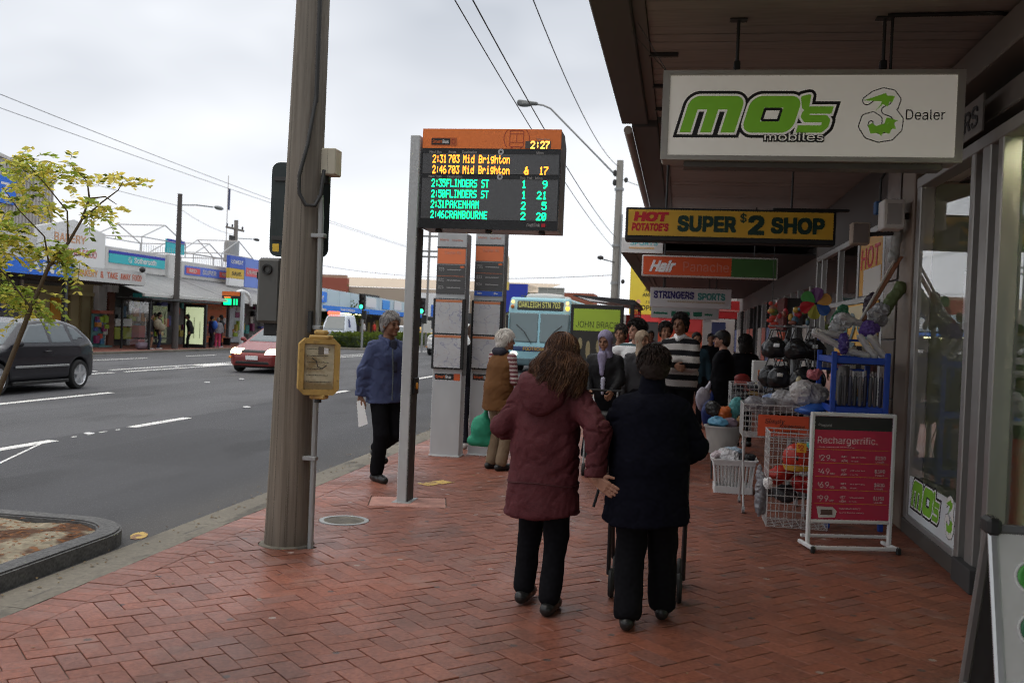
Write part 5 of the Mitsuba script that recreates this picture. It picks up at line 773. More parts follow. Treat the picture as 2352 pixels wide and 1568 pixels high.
bsn = thing('road_sign', 'back of a grey braced road sign standing above the bus roof', 'road sign')
part(bsn, 'sign_sheet', bx(-8.66, -7.04, 60.0, 60.02, 3.45, 4.18), mat((0.30, 0.31, 0.28), 0.5)); part(bsn, 'brace', [bx(-8.66, -7.04, 59.95, 60.0, z, z + 0.05) for z in (3.45, 3.8, 4.13)] + [bx(x, x + 0.05, 59.96, 60.0, 3.45, 4.18) for x in (-8.66, -8.1, -7.58, -7.09)], mat((0.40, 0.40, 0.36), 0.5)); part(bsn, 'post', [cyl((x, 60.1, 0), (x, 60.1, 3.5), 0.06, n=8) for x in (-8.3, -7.4)], M['galv'])
# traffic signals, hedge, sign
def signal(x, y, zc, lab):
    t = thing('traffic_light', lab, 'traffic light', 'green traffic lights at the crossing')
    part(t, 'post', cyl((x, y, 0), (x, y, zc + 0.3), 0.06, n=10), M['galv']); part(t, 'housing', cb(x - 0.17, x + 0.17, y - 0.3, y - 0.06, zc - 0.28, zc + 0.62, 0.03), M['black'])
    for k in range(3): part(t, 'lamp', lathe([(0, -0.01), (0.12, 0.0), (0.12, 0.02)], (x, y - 0.32, zc + 0.44 - 0.29 * k), 16, 'y'), mat((0.03, 0.015, 0.01), 0.3) if k < 2 else M['black'], emit=glow((0.03, 1.0, 0.35), 1.6) if k == 2 else None); part(t, 'visor', lathe([(0.125, 0), (0.135, 0), (0.135, -0.14), (0.125, -0.14)], (x, y - 0.31, zc + 0.44 - 0.29 * k), 16, 'y'), M['black'])
    part(t, 'pedestrian_lamp', cb(x + 0.0, x + 0.26, y - 0.25, y - 0.03, zc - 0.85, zc - 0.36, 0.03), M['black']); return t
signal(-18.18, 55, 2.62, 'green traffic light in front of the pale blue supermarket'); signal(-14.58, 55, 2.50, 'green traffic light seen just right of the departure board post')
pk = thing('parking_sign', 'blue square parking sign on a pole left of the first totem', 'road sign'); part(pk, 'panel', bx(-17.95, -17.2, 69.9, 70, 2.2, 3.05), mat((0.05, 0.16, 0.60), 0.5)); text(pk, 'lettering', 'P', 0.5, (-17.75, 69.89, 2.4), M['white']); part(pk, 'pole', cyl((-18.3, 70.1, 0), (-18.3, 70.1, 8.6), 0.09, n=8), mat((0.22, 0.21, 0.2), 0.7)); part(pk, 'cross_arm', [cb(-18.8, -16.6, 70.0, 70.2, z, z + 0.12, 0.02) for z in (8.0, 6.9, 6.5)], mat((0.2, 0.2, 0.19), 0.7)); part(pk, 'white_box', bx(-18.6, -17.9, 69.9, 70.0, 1.0, 1.9), M['offwhite'])
hd = thing('hedge', 'low dark green clipped hedge on the traffic island', 'hedge')
R = np.random.default_rng(51); pts = R.uniform(0, 1, (5200, 3)) * V(2.0, 18, 0.85) + V(-20.5, 55.5, 0.08); d = R.normal(0, 1, (5200, 3)); d /= np.linalg.norm(d, axis=1, keepdims=True); e = np.cross(d, R.normal(0, 1, (5200, 3))); e /= np.linalg.norm(e, axis=1, keepdims=True)
vv = np.stack([pts - d * .14, pts + e * .07, pts + d * .14, pts - e * .07], 1).reshape(-1, 3); ii = np.arange(5200) * 4
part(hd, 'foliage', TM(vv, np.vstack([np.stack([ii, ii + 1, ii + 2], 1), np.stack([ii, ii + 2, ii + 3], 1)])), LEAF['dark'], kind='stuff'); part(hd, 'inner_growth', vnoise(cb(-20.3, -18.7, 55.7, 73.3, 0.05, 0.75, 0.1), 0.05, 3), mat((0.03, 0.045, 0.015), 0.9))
def tree_far(x, y, h, r, lab, seed):
    R = np.random.default_rng(seed); t = thing('background_tree', lab, 'tree'); part(t, 'trunk', tube([(x, y, 0), (x + 0.2, y, h * 0.6)], [0.2, 0.1], 8), mat((0.10, 0.08, 0.06), 0.8)); n = 3200
    c = R.normal(0, 1, (14, 3)) * V(r, r, r * 0.6) * 0.45 + V(x, y, h * 0.7); p = c[R.integers(0, 14, n)] + R.normal(0, 1, (n, 3)) * r * 0.22; d = R.normal(0, 1, (n, 3)); d /= np.linalg.norm(d, axis=1, keepdims=True); e = np.cross(d, R.normal(0, 1, (n, 3))); e /= np.linalg.norm(e, axis=1, keepdims=True); s = 0.16
    vv = np.stack([p - d * s, p + e * s * .5, p + d * s, p - e * s * .5], 1).reshape(-1, 3); ii = np.arange(n) * 4; part(t, 'crown', TM(vv, np.vstack([np.stack([ii, ii + 1, ii + 2], 1), np.stack([ii, ii + 2, ii + 3], 1)])), LEAF['dark'], kind='stuff')
tree_far(-33.5, 92, 3.6, 2.0, 'small dark tree at the corner in front of the supermarket', 61); tree_far(-17.0, 110, 4.6, 1.8, 'dark green street tree seen between the two totems', 62); tree_far(-12.2, 118, 4.8, 1.8, 'dark green tree beyond the red brick shop', 63)
single('distant_buildings', [bx(-10.8, -3, 170, 178, 0, 4.6), bx(-60, -35, 160, 170, 0, 6), bx(-2, 30, 160, 170, 0, 6)], mat((0.36, 0.33, 0.30), 0.8), 'grey line of buildings closing the street at the far horizon', 'building')
# ================================================================ vehicles: smooth intersections of three silhouettes, front at u = 0, facing -y
def shell(side, front, plan, arches, res=0.032, k=0.10, infl=0.0, keep=None):
    side, front, plan = (np.asarray(a, float) for a in (side, front, plan))
    lo = V(front[:, 0].min(), side[:, 0].min(), side[:, 1].min()) - 0.1; hi = V(front[:, 0].max(), side[:, 0].max(), side[:, 1].max()) + 0.1
    n = np.ceil((hi - lo) / res).astype(int) + 1; x, u, z = (lo[i] + res * np.arange(n[i]) for i in range(3))
    S = polysdf(side, np.stack(np.meshgrid(u, z, indexing='ij'), -1))[None]; F = polysdf(front, np.stack(np.meshgrid(x, z, indexing='ij'), -1))[:, None]; Pn = polysdf(plan, np.stack(np.meshgrid(x, u, indexing='ij'), -1))[:, :, None]
    D = smax(smax(S + 0 * F, F + 0 * S, k), Pn, k) - infl
    X, U, Z = x[:, None, None], u[None, :, None], z[None, None]
    for cu, cz, r in arches: D = np.maximum(D, -np.maximum(np.sqrt((U - cu) ** 2 + (Z - cz) ** 2) - r, (front[:, 0].max() - 0.30) - np.abs(X)))
    if keep is not None: D = np.maximum(D, keep(X, U, Z))
    return nets(lo, res, D)
def sidewin(poly, sgn): 
    def keep(X, U, Z):
        u, z = np.broadcast_arrays(U[0], Z[0]); return np.maximum(polysdf(poly, np.stack([u, z], -1))[None], 0.35 - sgn * X)
    return keep
def frontwin(poly, umax, back=False):
    def keep(X, U, Z):
        x, z = np.broadcast_arrays(X[:, 0], Z[:, 0]); return np.maximum(polysdf(poly, np.stack([x, z], -1))[:, None], (U - umax) if not back else (umax - U))
    return keep
GLASSD = mat((0.09, 0.11, 0.12), 0.08, 0.3, 0.9); 
def wheel(p, x, y, z, r, w, sgn, spokes=True):
    t = part(p, 'wheel', lathe([(r * 0.70, -w / 2), (r * 0.93, -w / 2), (r, -w * 0.3), (r, w * 0.3), (r * 0.93, w / 2), (r * 0.70, w / 2)], (x, y, z), 28, 'x'), M['rubber'], smooth=40)
    s = sgn * w / 2; rim = lathe([(r * 0.73, s), (r * 0.68, s * 0.85), (r * 0.62, s * 0.3), (0.0, s * 0.25)], (x, y, z), 28, 'x'); sp = [rim]
    if spokes:
        for i in range(5):
            a = i * 2 * np.pi / 5 + 0.3; c, q = math.cos(a), math.sin(a); b = bx(-0.012, 0.012, 0.0, r * 0.68, -0.036, 0.036); v = np.array(b.vertices); sp.append(TM(np.stack([v[:, 0] + x + s * 0.75, v[:, 1] * c - v[:, 2] * q + y, v[:, 1] * q + v[:, 2] * c + z], 1), b.faces))
    part(t, 'rim', cat(*sp), mat((0.66, 0.67, 0.68), 0.35, 0.6), smooth=30)
def car(name, lab, cat_, x, y, W, side, wins, wheels, paint, rW=0.31, lit=True, tail=None, res=0.032, rot=0.0, group=None, hatch=None, mirror=True):
    t = thing(name, lab, cat_, group); side = np.asarray(side, float); L = side[:, 0].max(); hgt = side[:, 1].max(); h = W / 2
    front = [(-h, 0.3), (-h, 0.72), (-h + 0.03, 0.92), (-h + 0.26, hgt - 0.06), (-h + 0.4, hgt + 0.05), (h - 0.4, hgt + 0.05), (h - 0.26, hgt - 0.06), (h - 0.03, 0.92), (h, 0.72), (h, 0.3), (h - 0.1, 0.16), (-h + 0.1, 0.16)]
    plan = [(-h + 0.28, -0.02), (-h + 0.08, 0.22), (-h, 0.9), (-h, L - 0.7), (-h + 0.10, L - 0.12), (-h + 0.3, L + 0.02), (h - 0.3, L + 0.02), (h - 0.10, L - 0.12), (h, L - 0.7), (h, 0.9), (h - 0.08, 0.22), (h - 0.28, -0.02)]
    ar = [(u, rW, rW + 0.055) for u in wheels]; G = lambda m: mv(m, x, y, ROAD, rot)
    body = part(t, 'body', G(shell(side, front, plan, ar, res)), paint, smooth=True)
    for w in wins:
        for s in (1, -1): part(t, 'side_window', G(shell(side, front, plan, [], res * 0.8, infl=0.008, keep=sidewin(w, s))), GLASSD, smooth=50)
    ws = [(-h + 0.16, 0.93), (-h + 0.32, hgt - 0.1), (h - 0.32, hgt - 0.1), (h - 0.16, 0.93)]
    part(t, 'windscreen', G(shell(side, front, plan, [], res, infl=0.009, keep=frontwin(ws, L * 0.46))), GLASSD, smooth=50); part(t, 'rear_window', G(shell(side, front, plan, [], res, infl=0.009, keep=frontwin(ws, L * 0.72, True))), GLASSD, smooth=50)
    for s in (1, -1):
        hl = np.array([(s * (h - 0.05), 0.57), (s * (h - 0.07), 0.73), (s * (h - 0.46), 0.72), (s * (h - 0.48), 0.57)])
        part(t, 'headlight', G(shell(side, front, plan, [], res * 0.7, infl=0.012, keep=frontwin(hl, 0.6))), M['white'], smooth=50, emit=glow((1.0, 0.80, 0.42), 5.0) if lit else None)
        tl = np.array([(s * (h - 0.16), 0.76), (s * (h - 0.16), 0.95), (s * (h - 0.36), 0.93), (s * (h - 0.36), 0.78)]); part(t, 'tail_light', G(shell(side, front, plan, [], res * 0.7, infl=0.010, keep=frontwin(tl, L - 0.25, True))), mat((0.45, 0.03, 0.02), 0.2), smooth=50)
        part(t, 'indicator', G(cb(s * (h - 0.06) - 0.03, s * (h - 0.06) + 0.03, 0.16, 0.30, 0.42, 0.48, 0.01)), mat((0.6, 0.22, 0.03), 0.3))
        if mirror: part(t, 'door_mirror', G(solid([blob((s * (h + 0.07), L * 0.31, 0.98), (0.09, 0.05, 0.065)), cone((s * (h - 0.04), L * 0.31, 0.94), (s * (h + 0.04), L * 0.31, 0.95), 0.03)], 0.02, 0.02)), paint, smooth=True)
        part(t, 'side_moulding', G(cb(s * (h + 0.004) - 0.012, s * (h + 0.004) + 0.012, wheels[0] + 0.45, wheels[1] - 0.42, 0.50, 0.545, 0.008)), M['galv']); part(t, 'side_skirt', G(cb(s * (h - 0.03) - 0.03, s * (h - 0.03) + 0.03, wheels[0] + 0.4, wheels[1] - 0.4, 0.17, 0.24, 0.01)), M['black'])
        part(t, 'door_handle', G(cb(s * (h + 0.005) - 0.015, s * (h + 0.005) + 0.015, L * 0.52, L * 0.57, 0.80, 0.83, 0.006)), paint)
    part(t, 'grille', G(shell(side, front, plan, [], res * 0.7, infl=0.010, keep=frontwin(np.array([(-0.38, 0.60), (-0.36, 0.69), (0.36, 0.69), (0.38, 0.60)]), 0.5))), M['black'], smooth=50); part(t, 'lower_intake', G(shell(side, front, plan, [], res * 0.7, infl=0.010, keep=frontwin(np.array([(-0.55, 0.27), (-0.5, 0.36), (0.5, 0.36), (0.55, 0.27)]), 0.5))), M['black'], smooth=50)
    part(t, 'number_plate', G(cb(-0.19, 0.19, -0.035, -0.012, 0.40, 0.52, 0.004)), M['white']); part(t, 'underbody', G(bx(-h + 0.25, h - 0.25, 0.3, L - 0.3, 0.15, 0.4)), M['black'])
    for u in wheels:
        for s in (1, -1): 
            c, q = math.cos(rot), math.sin(rot); wx, wy = s * (h - 0.11), u; wheel(t, x + c * wx - q * wy, y + q * wx + c * wy, ROAD + rW, rW, 0.19, s)
    return t
HATCH = [(0, .22), (-.02, .55), (.10, .70), (.55, .80), (1.05, .93), (1.72, 1.37), (2.2, 1.47), (3.0, 1.45), (3.45, 1.33), (3.85, 1.0), (3.97, .90), (4.02, .52), (3.95, .24)]
car('hatchback_car', 'black hatchback car with bright alloy wheels passing at the left edge', 'car', -13.25, 15.62, 1.70, HATCH, [np.array([(1.38, .97), (1.86, 1.33), (2.32, 1.37), (2.32, .97)]), np.array([(2.40, .97), (2.40, 1.37), (2.98, 1.35), (3.04, .99)]), np.array([(3.12, 1.03), (3.08, 1.33), (3.30, 1.27), (3.55, 1.06)])], (0.78, 3.32), mat((0.020, 0.020, 0.026), 0.16, 0.3, 0.6, clearcoat=0.9), lit=False)
SEDAN = [(0, .20), (-.02, .50), (.10, .66), (.6, .78), (1.22, .92), (2.0, 1.34), (2.55, 1.40), (3.0, 1.36), (3.6, 1.02), (4.25, .95), (4.36, .80), (4.36, .5), (4.3, .24)]
car('sedan_car', 'dark red sedan with both headlights lit driving towards the camera', 'car', -12.42, 27.4, 1.70, SEDAN, [np.array([(1.5, .97), (2.05, 1.29), (2.45, 1.31), (2.45, .97)]), np.array([(2.53, .97), (2.53, 1.31), (2.9, 1.28), (3.3, 1.0)])], (0.80, 3.42), mat((0.20, 0.022, 0.020), 0.25, 0.2, 0.6, clearcoat=0.8))
SUV = [(0, .35), (-.02, .85), (.15, 1.02), (1.1, 1.15), (1.75, 1.72), (2.3, 1.80), (4.2, 1.78), (4.55, 1.1), (4.6, .5), (4.5, .38)]
car('offroad_car', 'white four wheel drive seen between the departure board post and the left totem', 'car', -12.45, 51, 1.84, SUV, [np.array([(1.9, 1.15), (2.2, 1.65), (3.0, 1.68), (3.0, 1.15)])], (0.85, 3.6), mat((0.62, 0.62, 0.60), 0.25, 0.1, 0.5), rW=0.38, lit=False, res=0.045)
VAN = [(0, .3), (0, .9), (.3, 1.1), (1.0, 1.95), (1.6, 2.1), (4.6, 2.1), (4.8, 1.2), (4.8, .35)]
vn = car('delivery_van', 'white van with a red roof lamp behind the timetable case', 'van', -24.3, 67, 1.9, VAN, [np.array([(1.2, 1.2), (1.5, 1.85), (2.2, 1.9), (2.2, 1.2)])], (0.9, 3.9), mat((0.55, 0.60, 0.66), 0.3, 0.1, 0.5), rW=0.34, lit=False, res=0.05, rot=0.15)
part(vn, 'roof_lamp', mv(cb(-0.75, 0.1, 1.5, 1.9, 2.08, 2.32, 0.04), -24.3, 67, ROAD, 0.15), mat((0.6, 0.08, 0.05), 0.3), emit=glow((1.0, 0.12, 0.06), 0.8))
car('parked_car', 'white hatchback behind the hedge, right of the van', 'car', -22.4, 79, 1.7, HATCH, [np.array([(1.38, .97), (1.86, 1.33), (2.9, 1.37), (2.9, .97)])], (0.78, 3.32), mat((0.62, 0.62, 0.62), 0.25, 0.1, 0.5), lit=False, res=0.06, rot=0.3)
car('taxi_car', 'small yellow car beyond the hedge beside the man in the blue jacket', 'car', -21.0, 85, 1.72, SEDAN, [np.array([(1.5, .97), (2.05, 1.29), (2.9, 1.31), (2.9, .97)])], (0.80, 3.42), mat((0.60, 0.34, 0.04), 0.3, 0.1, 0.5), lit=False, res=0.06, rot=0.9)
# the bus at the stop
bu = thing('city_bus', 'pale teal city bus facing the camera at the stop, with wide split windscreen', 'bus')
TEALB = mat((0.30, 0.56, 0.63), 0.35, 0.1, 0.5); xb0, xb1, yb, zt = -6.35, -3.90, 36.0, 2.84; xm = (xb0 + xb1) / 2
part(bu, 'body', mv(shell([(0.06, .28), (0, .9), (0.03, 1.1), (0.16, 2.3), (0.28, zt), (11, zt), (11, .28)], [(-1.225, .28), (-1.225, 2.3), (-1.12, zt), (1.12, zt), (1.225, 2.3), (1.225, .28)], [(-1.08, -.02), (-1.225, .25), (-1.225, 11), (1.225, 11), (1.225, .25), (1.08, -.02)], [(2.4, .48, .56), (8.2, .48, .56)], 0.06, 0.12), xm, yb, ROAD), TEALB, smooth=True)
part(bu, 'roof_pod', mv(solid([cone((-0.6, 1.6, 2.85), (0.6, 1.6, 2.85), 0.16), cone((-0.6, 4.0, 2.85), (0.6, 4.0, 2.85), 0.16), cone((0, 1.6, 2.86), (0, 4.0, 2.86), 0.14, q=(0.3, 1, 1))], 0.06, 0.1), xm, yb, ROAD), M['offwhite'], smooth=True)
bsd = [(0.06, .28), (0, .9), (0.03, 1.1), (0.16, 2.3), (0.28, zt), (2.5, zt), (2.5, .28)]; bfr = [(-1.225, .28), (-1.225, 2.3), (-1.12, zt), (1.12, zt), (1.225, 2.3), (1.225, .28)]; bpl = [(-1.08, -.02), (-1.225, .25), (-1.225, 2.5), (1.225, 2.5), (1.225, .25), (1.08, -.02)]
def bus_panel(nm, poly, m, infl=0.014, emit=None, umax=0.5): part(bu, nm, mv(shell(bsd, bfr, bpl, [], 0.04, 0.12, infl, frontwin(np.asarray(poly, float), umax)), xm, yb, ROAD), m, smooth=50, emit=emit)
BG = mat((0.13, 0.19, 0.20), 0.12, 0.0, 0.7)
bus_panel('windscreen', [(-1.14, 1.12), (-1.14, 2.24), (-0.03, 2.24), (-0.03, 1.12)], BG); bus_panel('windscreen', [(0.03, 1.12), (0.03, 2.24), (1.14, 2.24), (1.14, 1.12)], BG); bus_panel('destination_box', [(-0.88, 2.32), (-0.88, 2.70), (0.88, 2.70), (0.88, 2.32)], mat((0.03, 0.03, 0.025), 0.3)); bus_panel('navy_panel', [(-0.95, 0.80), (-0.95, 1.0), (0.95, 1.0), (0.95, 0.80)], mat((0.03, 0.06, 0.16), 0.4)); bus_panel('bumper', [(-1.2, 0.28), (-1.2, 0.55), (1.2, 0.55), (1.2, 0.28)], mat((0.10, 0.16, 0.18), 0.5), 0.03)
LED = glow((0.62, 0.62, 0.18), 0.32)
part(bu, 'destination_text', place(lettering('OAKLEIGH STN 703', 0.21, 1.55, bold=False), (xm - 0.80, yb + 0.155, 2.40), *FACE), M['black'], emit=LED); text(bu, 'lettering', 'FOOTSCRAY', 0.12, (xm - 0.55, yb - 0.035, 0.81), mat((0.60, 0.36, 0.04), 0.5), w=0.9)
for s in (-1, 1):
    part(bu, 'marker_lamp', ell((xm + s * 1.02, yb + 0.13, 2.60), (0.055, 0.05, 0.055), 2), mat((0.6, 0.2, 0.04), 0.3), emit=glow((1.0, 0.42, 0.10), 1.6)); part(bu, 'indicator', ell((xm + s * 1.03, yb + 0.12, 2.41), (0.07, 0.05, 0.07), 2), mat((0.6, 0.2, 0.04), 0.3), emit=glow((1.0, 0.36, 0.02), 2.0) if s > 0 else None)
    part(bu, 'headlight', ell((xm + s * 0.9, yb + 0.0, 0.66), (0.14, 0.05, 0.10), 2), M['white'], emit=glow((1, .9, .7), 0.6)); part(bu, 'mirror', [cb(xm + s * 1.36 - 0.09, xm + s * 1.36 + 0.09, yb - 0.2, yb - 0.1, 1.65, 2.1, 0.03), cyl((xm + s * 1.15, yb + 0.1, 2.2), (xm + s * 1.36, yb - 0.15, 2.1), 0.02, n=6)], M['black']); part(bu, 'wiper', tube([(xm + s * 0.25, yb - 0.02, 1.05), (xm + s * 0.55, yb + 0.03, 1.5), (xm + s * 0.85, yb + 0.06, 1.75)], 0.015, 5), M['black'])
    for i in range(7): part(bu, 'side_window', bx(xm + s * 1.225 - 0.02, xm + s * 1.225 + 0.02, yb + 1.2 + 1.38 * i, yb + 2.5 + 1.38 * i, 1.15, 2.2), GLASSD)
    for u in (2.4, 8.2): wheel(bu, xm + s * 1.05, yb + u, ROAD + 0.48, 0.48, 0.28, s, False)
part(bu, 'driver_dash', bx(-5.9, -4.4, 36.5, 36.6, 0.9, 1.2), M['black'])
# ================================================================ people
SKIN = {'fair': mat((0.40, 0.21, 0.145), 0.6), 'tan': mat((0.27, 0.135, 0.082), 0.6), 'brown': mat((0.185, 0.085, 0.048), 0.6)}
def ik(a, c, l1, l2, hint):
    d = c - a; L = np.linalg.norm(d); e = d / L; L = min(L, (l1 + l2) * 0.998); x = (l1 * l1 - l2 * l2 + L * L) / (2 * L); p = hint - e * (hint @ e); p /= np.linalg.norm(p) + 1e-9
    return a + e * x + p * math.sqrt(max(l1 * l1 - x * x, 0)), a + e * L
def rz(a): c, s = math.cos(a), math.sin(a); return np.array([[c, -s, 0], [s, c, 0], [0, 0, 1.0]])
def rx(a): c, s = math.cos(a), math.sin(a); return np.array([[1, 0, 0], [0, c, -s], [0, s, c]])
def tr(prims, R, o, s=1.0):
    """transform head prims (blobs stay axis aligned in the head's own frame, so meshes are transformed instead)"""
    return prims
HEAD = [blob((0, -.012, .032), (.076, .094, .093)), blob((0, .022, -.035), (.060, .066, .072)), cone((-.034, .078, .020), (.034, .078, .020), .013), cone((0, .088, .010), (0, .106, -.022), .009, .0145), blob((-.036, .058, -.03), (.026, .03, .03)), blob((.036, .058, -.03), (.026, .03, .03)), blob((0, .085, -.058), (.024, .012, .012)), blob((0, .076, -.088), (.024, .020, .020)), blob((-.078, -.006, -.008), (.011, .022, .034)), blob((.078, -.006, -.008), (.011, .022, .034)), cone((0, -.02, -.05), (0, -.025, -.105), .052, .052)]
def hand(w, d, nrm, side, s, curl=0.35, res=0.005):
    """palm and five fingers from the wrist w along d; nrm points out of the back of the hand; side = +1 puts the thumb at cross(d, nrm)"""
    d = d / np.linalg.norm(d); nrm = nrm - d * (nrm @ d); nrm /= np.linalg.norm(nrm); lat = np.cross(d, nrm) * side; pr = [cone(w - d * .04 * s, w + d * .01 * s, .026 * s, .025 * s)]
    for i, (o, L) in enumerate(((.030, .066), (.010, .074), (-.010, .070), (-.029, .056))):
        k0 = w + (lat * o * 0.5) * s; k1 = w + (d * .082 + lat * o) * s; pr.append(cone(k0, k1, .016 * s, .0125 * s)); q = k1; a = 0.12 + curl * 0.5; dd = d * math.cos(a) - nrm * math.sin(a) + lat * o * 2.2
        for f_ in (.46, .32, .24): dd /= np.linalg.norm(dd); e = q + dd * L * f_ * s; pr.append(cone(q, e, .0095 * s, .0082 * s)); q = e; a += curl; dd = d * math.cos(a) - nrm * math.sin(a) + lat * o * 2.0
    t0 = w + (d * .022 + lat * .026) * s; t1 = t0 + (d * .036 + lat * .030 - nrm * .012) * s; t2 = t1 + (d * .032 + lat * .010 - nrm * .010) * s; pr += [cone(w + d * .01 * s, t0, .018 * s, .015 * s), cone(t0, t1, .0135 * s, .0105 * s), cone(t1, t2, .0105 * s, .0085 * s)]
    return solid(pr, res, 0.006, pad=0.012)
def person(label, x, y, face, h, skin='tan', top=None, bottom=None, hair=None, shoe='black', hands=None, feet=None, lean=0.0, armk=1.0, tilt=0.0, turn=0.0, nod=0.0, build=1.0, res=0.016, hres=0.007, facial=True, curl=(0.4, 0.4), hnrm=(None, None), elbow=(None, None), group=None, hdir=(None, None), belly=0.0, bag=None):
    t = thing('person', label, 'person', group); s = h / 1.70; R = rz(math.radians(face)); O = V(x, y, 0)
    W = lambda m: TM(np.asarray(m.vertices) * s @ R.T + O, m.faces); b = build
    pel = V(0, 0, .93); chest = V(tilt * .5, lean * 0.7, 1.27); nk = V(tilt * .8, lean, 1.425); hc = V(tilt * 1.25, lean + .035 + 0.02 * (lean > 0.05), 1.578)
    hands = hands or ((-.27, .04, .80), (.27, .04, .80)); feet = feet or ((-.10, 0, .075), (.10, .0, .075))
    arms, legs = [], []
    for i, sg in enumerate((-1, 1)):
        sh = V(sg * .180 * (0.6 + 0.4 * b) + tilt * .7, lean * .85, 1.385 - sg * tilt * .35); hint = V(*elbow[i]) if elbow[i] is not None else V(sg * .5, -1, -.2); el, wr = ik(sh, V(*hands[i]), .285 * armk, .255 * armk, hint); arms.append((sh, el, wr))
        hp = V(sg * .088 * (0.5 + 0.5 * b), 0, .90); kn, an = ik(hp, V(*feet[i]), .43, .41, V(0, 1, 0)); legs.append((hp, kn, an))
    sk = SKIN[skin]; pr = [blob(pel, (.15, .105, .13)), cone(pel, chest, .105, .118, (.82, 1.15, 1)), cone(chest, nk, .10, .055, (.8, 1, 1)), cone(nk - V(0, 0, .03), hc - V(0, .02, .06), .054, .05)]
    for a, c, w in arms: pr += [cone(a - V(np.sign(a[0]) * .03, 0, .055), c, .036, .036), cone(c, w, .037, .027)]
    for a, k, n in legs: pr += [cone(a, k, .072, .048), cone(k, n, .050, .036)]
    Rh = rz(math.radians(turn)) @ rx(math.radians(nod)); HM = lambda m: TM(np.asarray(m.vertices) @ Rh.T + hc, m.faces)
    meshes = [solid(pr, max(res, .014), .03), HM(solid(HEAD, hres, .014))]
    for i, (a, c, w) in enumerate(arms):
        d = V(*hdir[i]) if hdir[i] is not None else (w - c) + V(0, 0.02, -.02); nr = V(*hnrm[i]) if hnrm[i] is not None else V((-1, 1)[i], 0.25, 0.1); meshes.append(hand(w, d, nr, (1, -1)[i], 1.0, curl[i], .0055 if res < .02 else .008))
    part(t, 'body', W(cat(*meshes)), sk, smooth=True)
    if facial:
        for sg in (-1, 1): part(t, 'eye', W(HM(ell((sg * .032, .0855, .004), (.0125, .007, .0065), 1))), mat((0.025, 0.016, 0.012), 0.2)); part(t, 'eyebrow', W(HM(tube([(sg * .016, .0915, .023), (sg * .033, .0905, .027), (sg * .050, .079, .021)], .0042, 5))), mat((0.02, 0.014, 0.011), 0.8))
        part(t, 'mouth', W(HM(ell((0, .0935, -.058), (.022, .0065, .0042), 1))), mat((0.16, 0.045, 0.04), 0.5))
    # clothes
    T = top or {}; infl = T.get('infl', .016); hem = T.get('hem', .88); bm = T.get('m', M['dark']); bw = b
    q = (1 / (1.30 * bw), 1.0 / (0.94 + .5 * belly), 1); pr = [cone(V(0, -0.01, 1.0), chest, .128 + infl, .130 + infl, q), cone(chest, nk - V(0, .005, .062), .128 + infl, .060 + infl * .7, (1 / (1.18 * bw), 1.05, 1)), *[cone(nk + V(sg * .035, -.01, -.028), q[0] + V(-sg * .025, 0, -.028 - infl * .6), .044 + infl * .4, .050 + infl * .5) for sg, q in ((-1, arms[0]), (1, arms[1]))]]
    if belly: pr.append(blob((0, .07 * belly, 1.05), (.19 * bw + infl, .17 + .05 * belly, .2)))
    low = cone(V(0, -.01, 1.0), V(0, -.01, hem - .2), .124 + infl, .135 + infl + T.get('flare', .0), (1 / (1.32 * bw), 1 / (0.98 + .5 * belly), 1)); pr.append(low)
    cuts = []
    if T.get('sleeve', 1) > 0:
        fr = T.get('sleeve', 1); th = T.get('thick', 0.0)
        for a, c, w in arms:
            pr += [cone(a - V(np.sign(a[0]) * (.012 + infl * .3), 0, .022 + infl * .7 + th), c, .052 + infl * .7 + th * .6, .048 + infl * .8 + th)]
            if fr >= 1: e = w - (w - c) * .03; pr.append(cone(c, e, .046 + infl * .8 + th, .034 + infl * .7 + th * .7)); dd = (w - c) / np.linalg.norm(w - c); cuts.append((e + dd * .008, dd))
            else: e = c + (w - c) * max(fr - .5, 0.02) * 2; pr.append(cone(c, e, .046 + infl * .8 + th, .044 + infl * .8 + th)); dd = (w - c) / np.linalg.norm(w - c); cuts.append((e + dd * .01, dd))
    def cut(P, D):
        D = np.maximum(D, hem - P[..., 2] + 0.012 * np.sin(P[..., 0] * 9 + x)); D = np.maximum(D, P[..., 2] - T.get('collar', 1.452))
        for o, d in cuts: D = np.where(np.linalg.norm(P - o, axis=-1) < .095, np.maximum(D, (P - o) @ d), D)
        return D
    m = solid(pr, T.get('res', res), .035, cut); m = vnoise(m, T.get('fold', .011), T.get('freq', (7, 7, 4.2)), int(abs(x * 100)) % 50); m = vnoise(m, T.get('fold', .011) * .45, (19, 19, 11), 7)
    cz = T.get('crease', .012); vv = np.array(m.vertices); nn = np.array(trimesh.Trimesh(vv, m.faces, process=False).vertex_normals); ar = np.clip((np.abs(vv[:, 0]) - .17) / .05, 0.35, 1)
    wp_ = vv * V(6.5, 6.5, 5) + 1.1 * meshkit.fbm(vv * 5, 2, 3)[:, None]; rg_ = np.abs(meshkit.fbm(np.c_[wp_[:, 0] + .8 * wp_[:, 2], wp_[:, 1], wp_[:, 2] * 1.7 - .5 * wp_[:, 0]], 2, 21) - .5) * 2
    m = TM(vv + nn * ((np.exp(-(rg_ / .085) ** 2) * -cz + .15 * cz) * ar)[:, None], m.faces); top_key = part(t, T.get('name', 'jacket'), W(m), bm, smooth=True)
    for nm, f, mm in T.get('extra', []): part(t, nm, W(f(arms, legs, chest, nk)), mm, smooth=True)
    B = bottom or {}; bi = B.get('infl', .012); mm = B.get('m', M['black']); pr = [blob(pel - V(0, 0, .02), (.16 * b + bi, .112 + bi, .13)), blob((0, -.035, .88), (.15 * b + bi, .10 + bi, .10))]; wide = B.get('wide', .0)
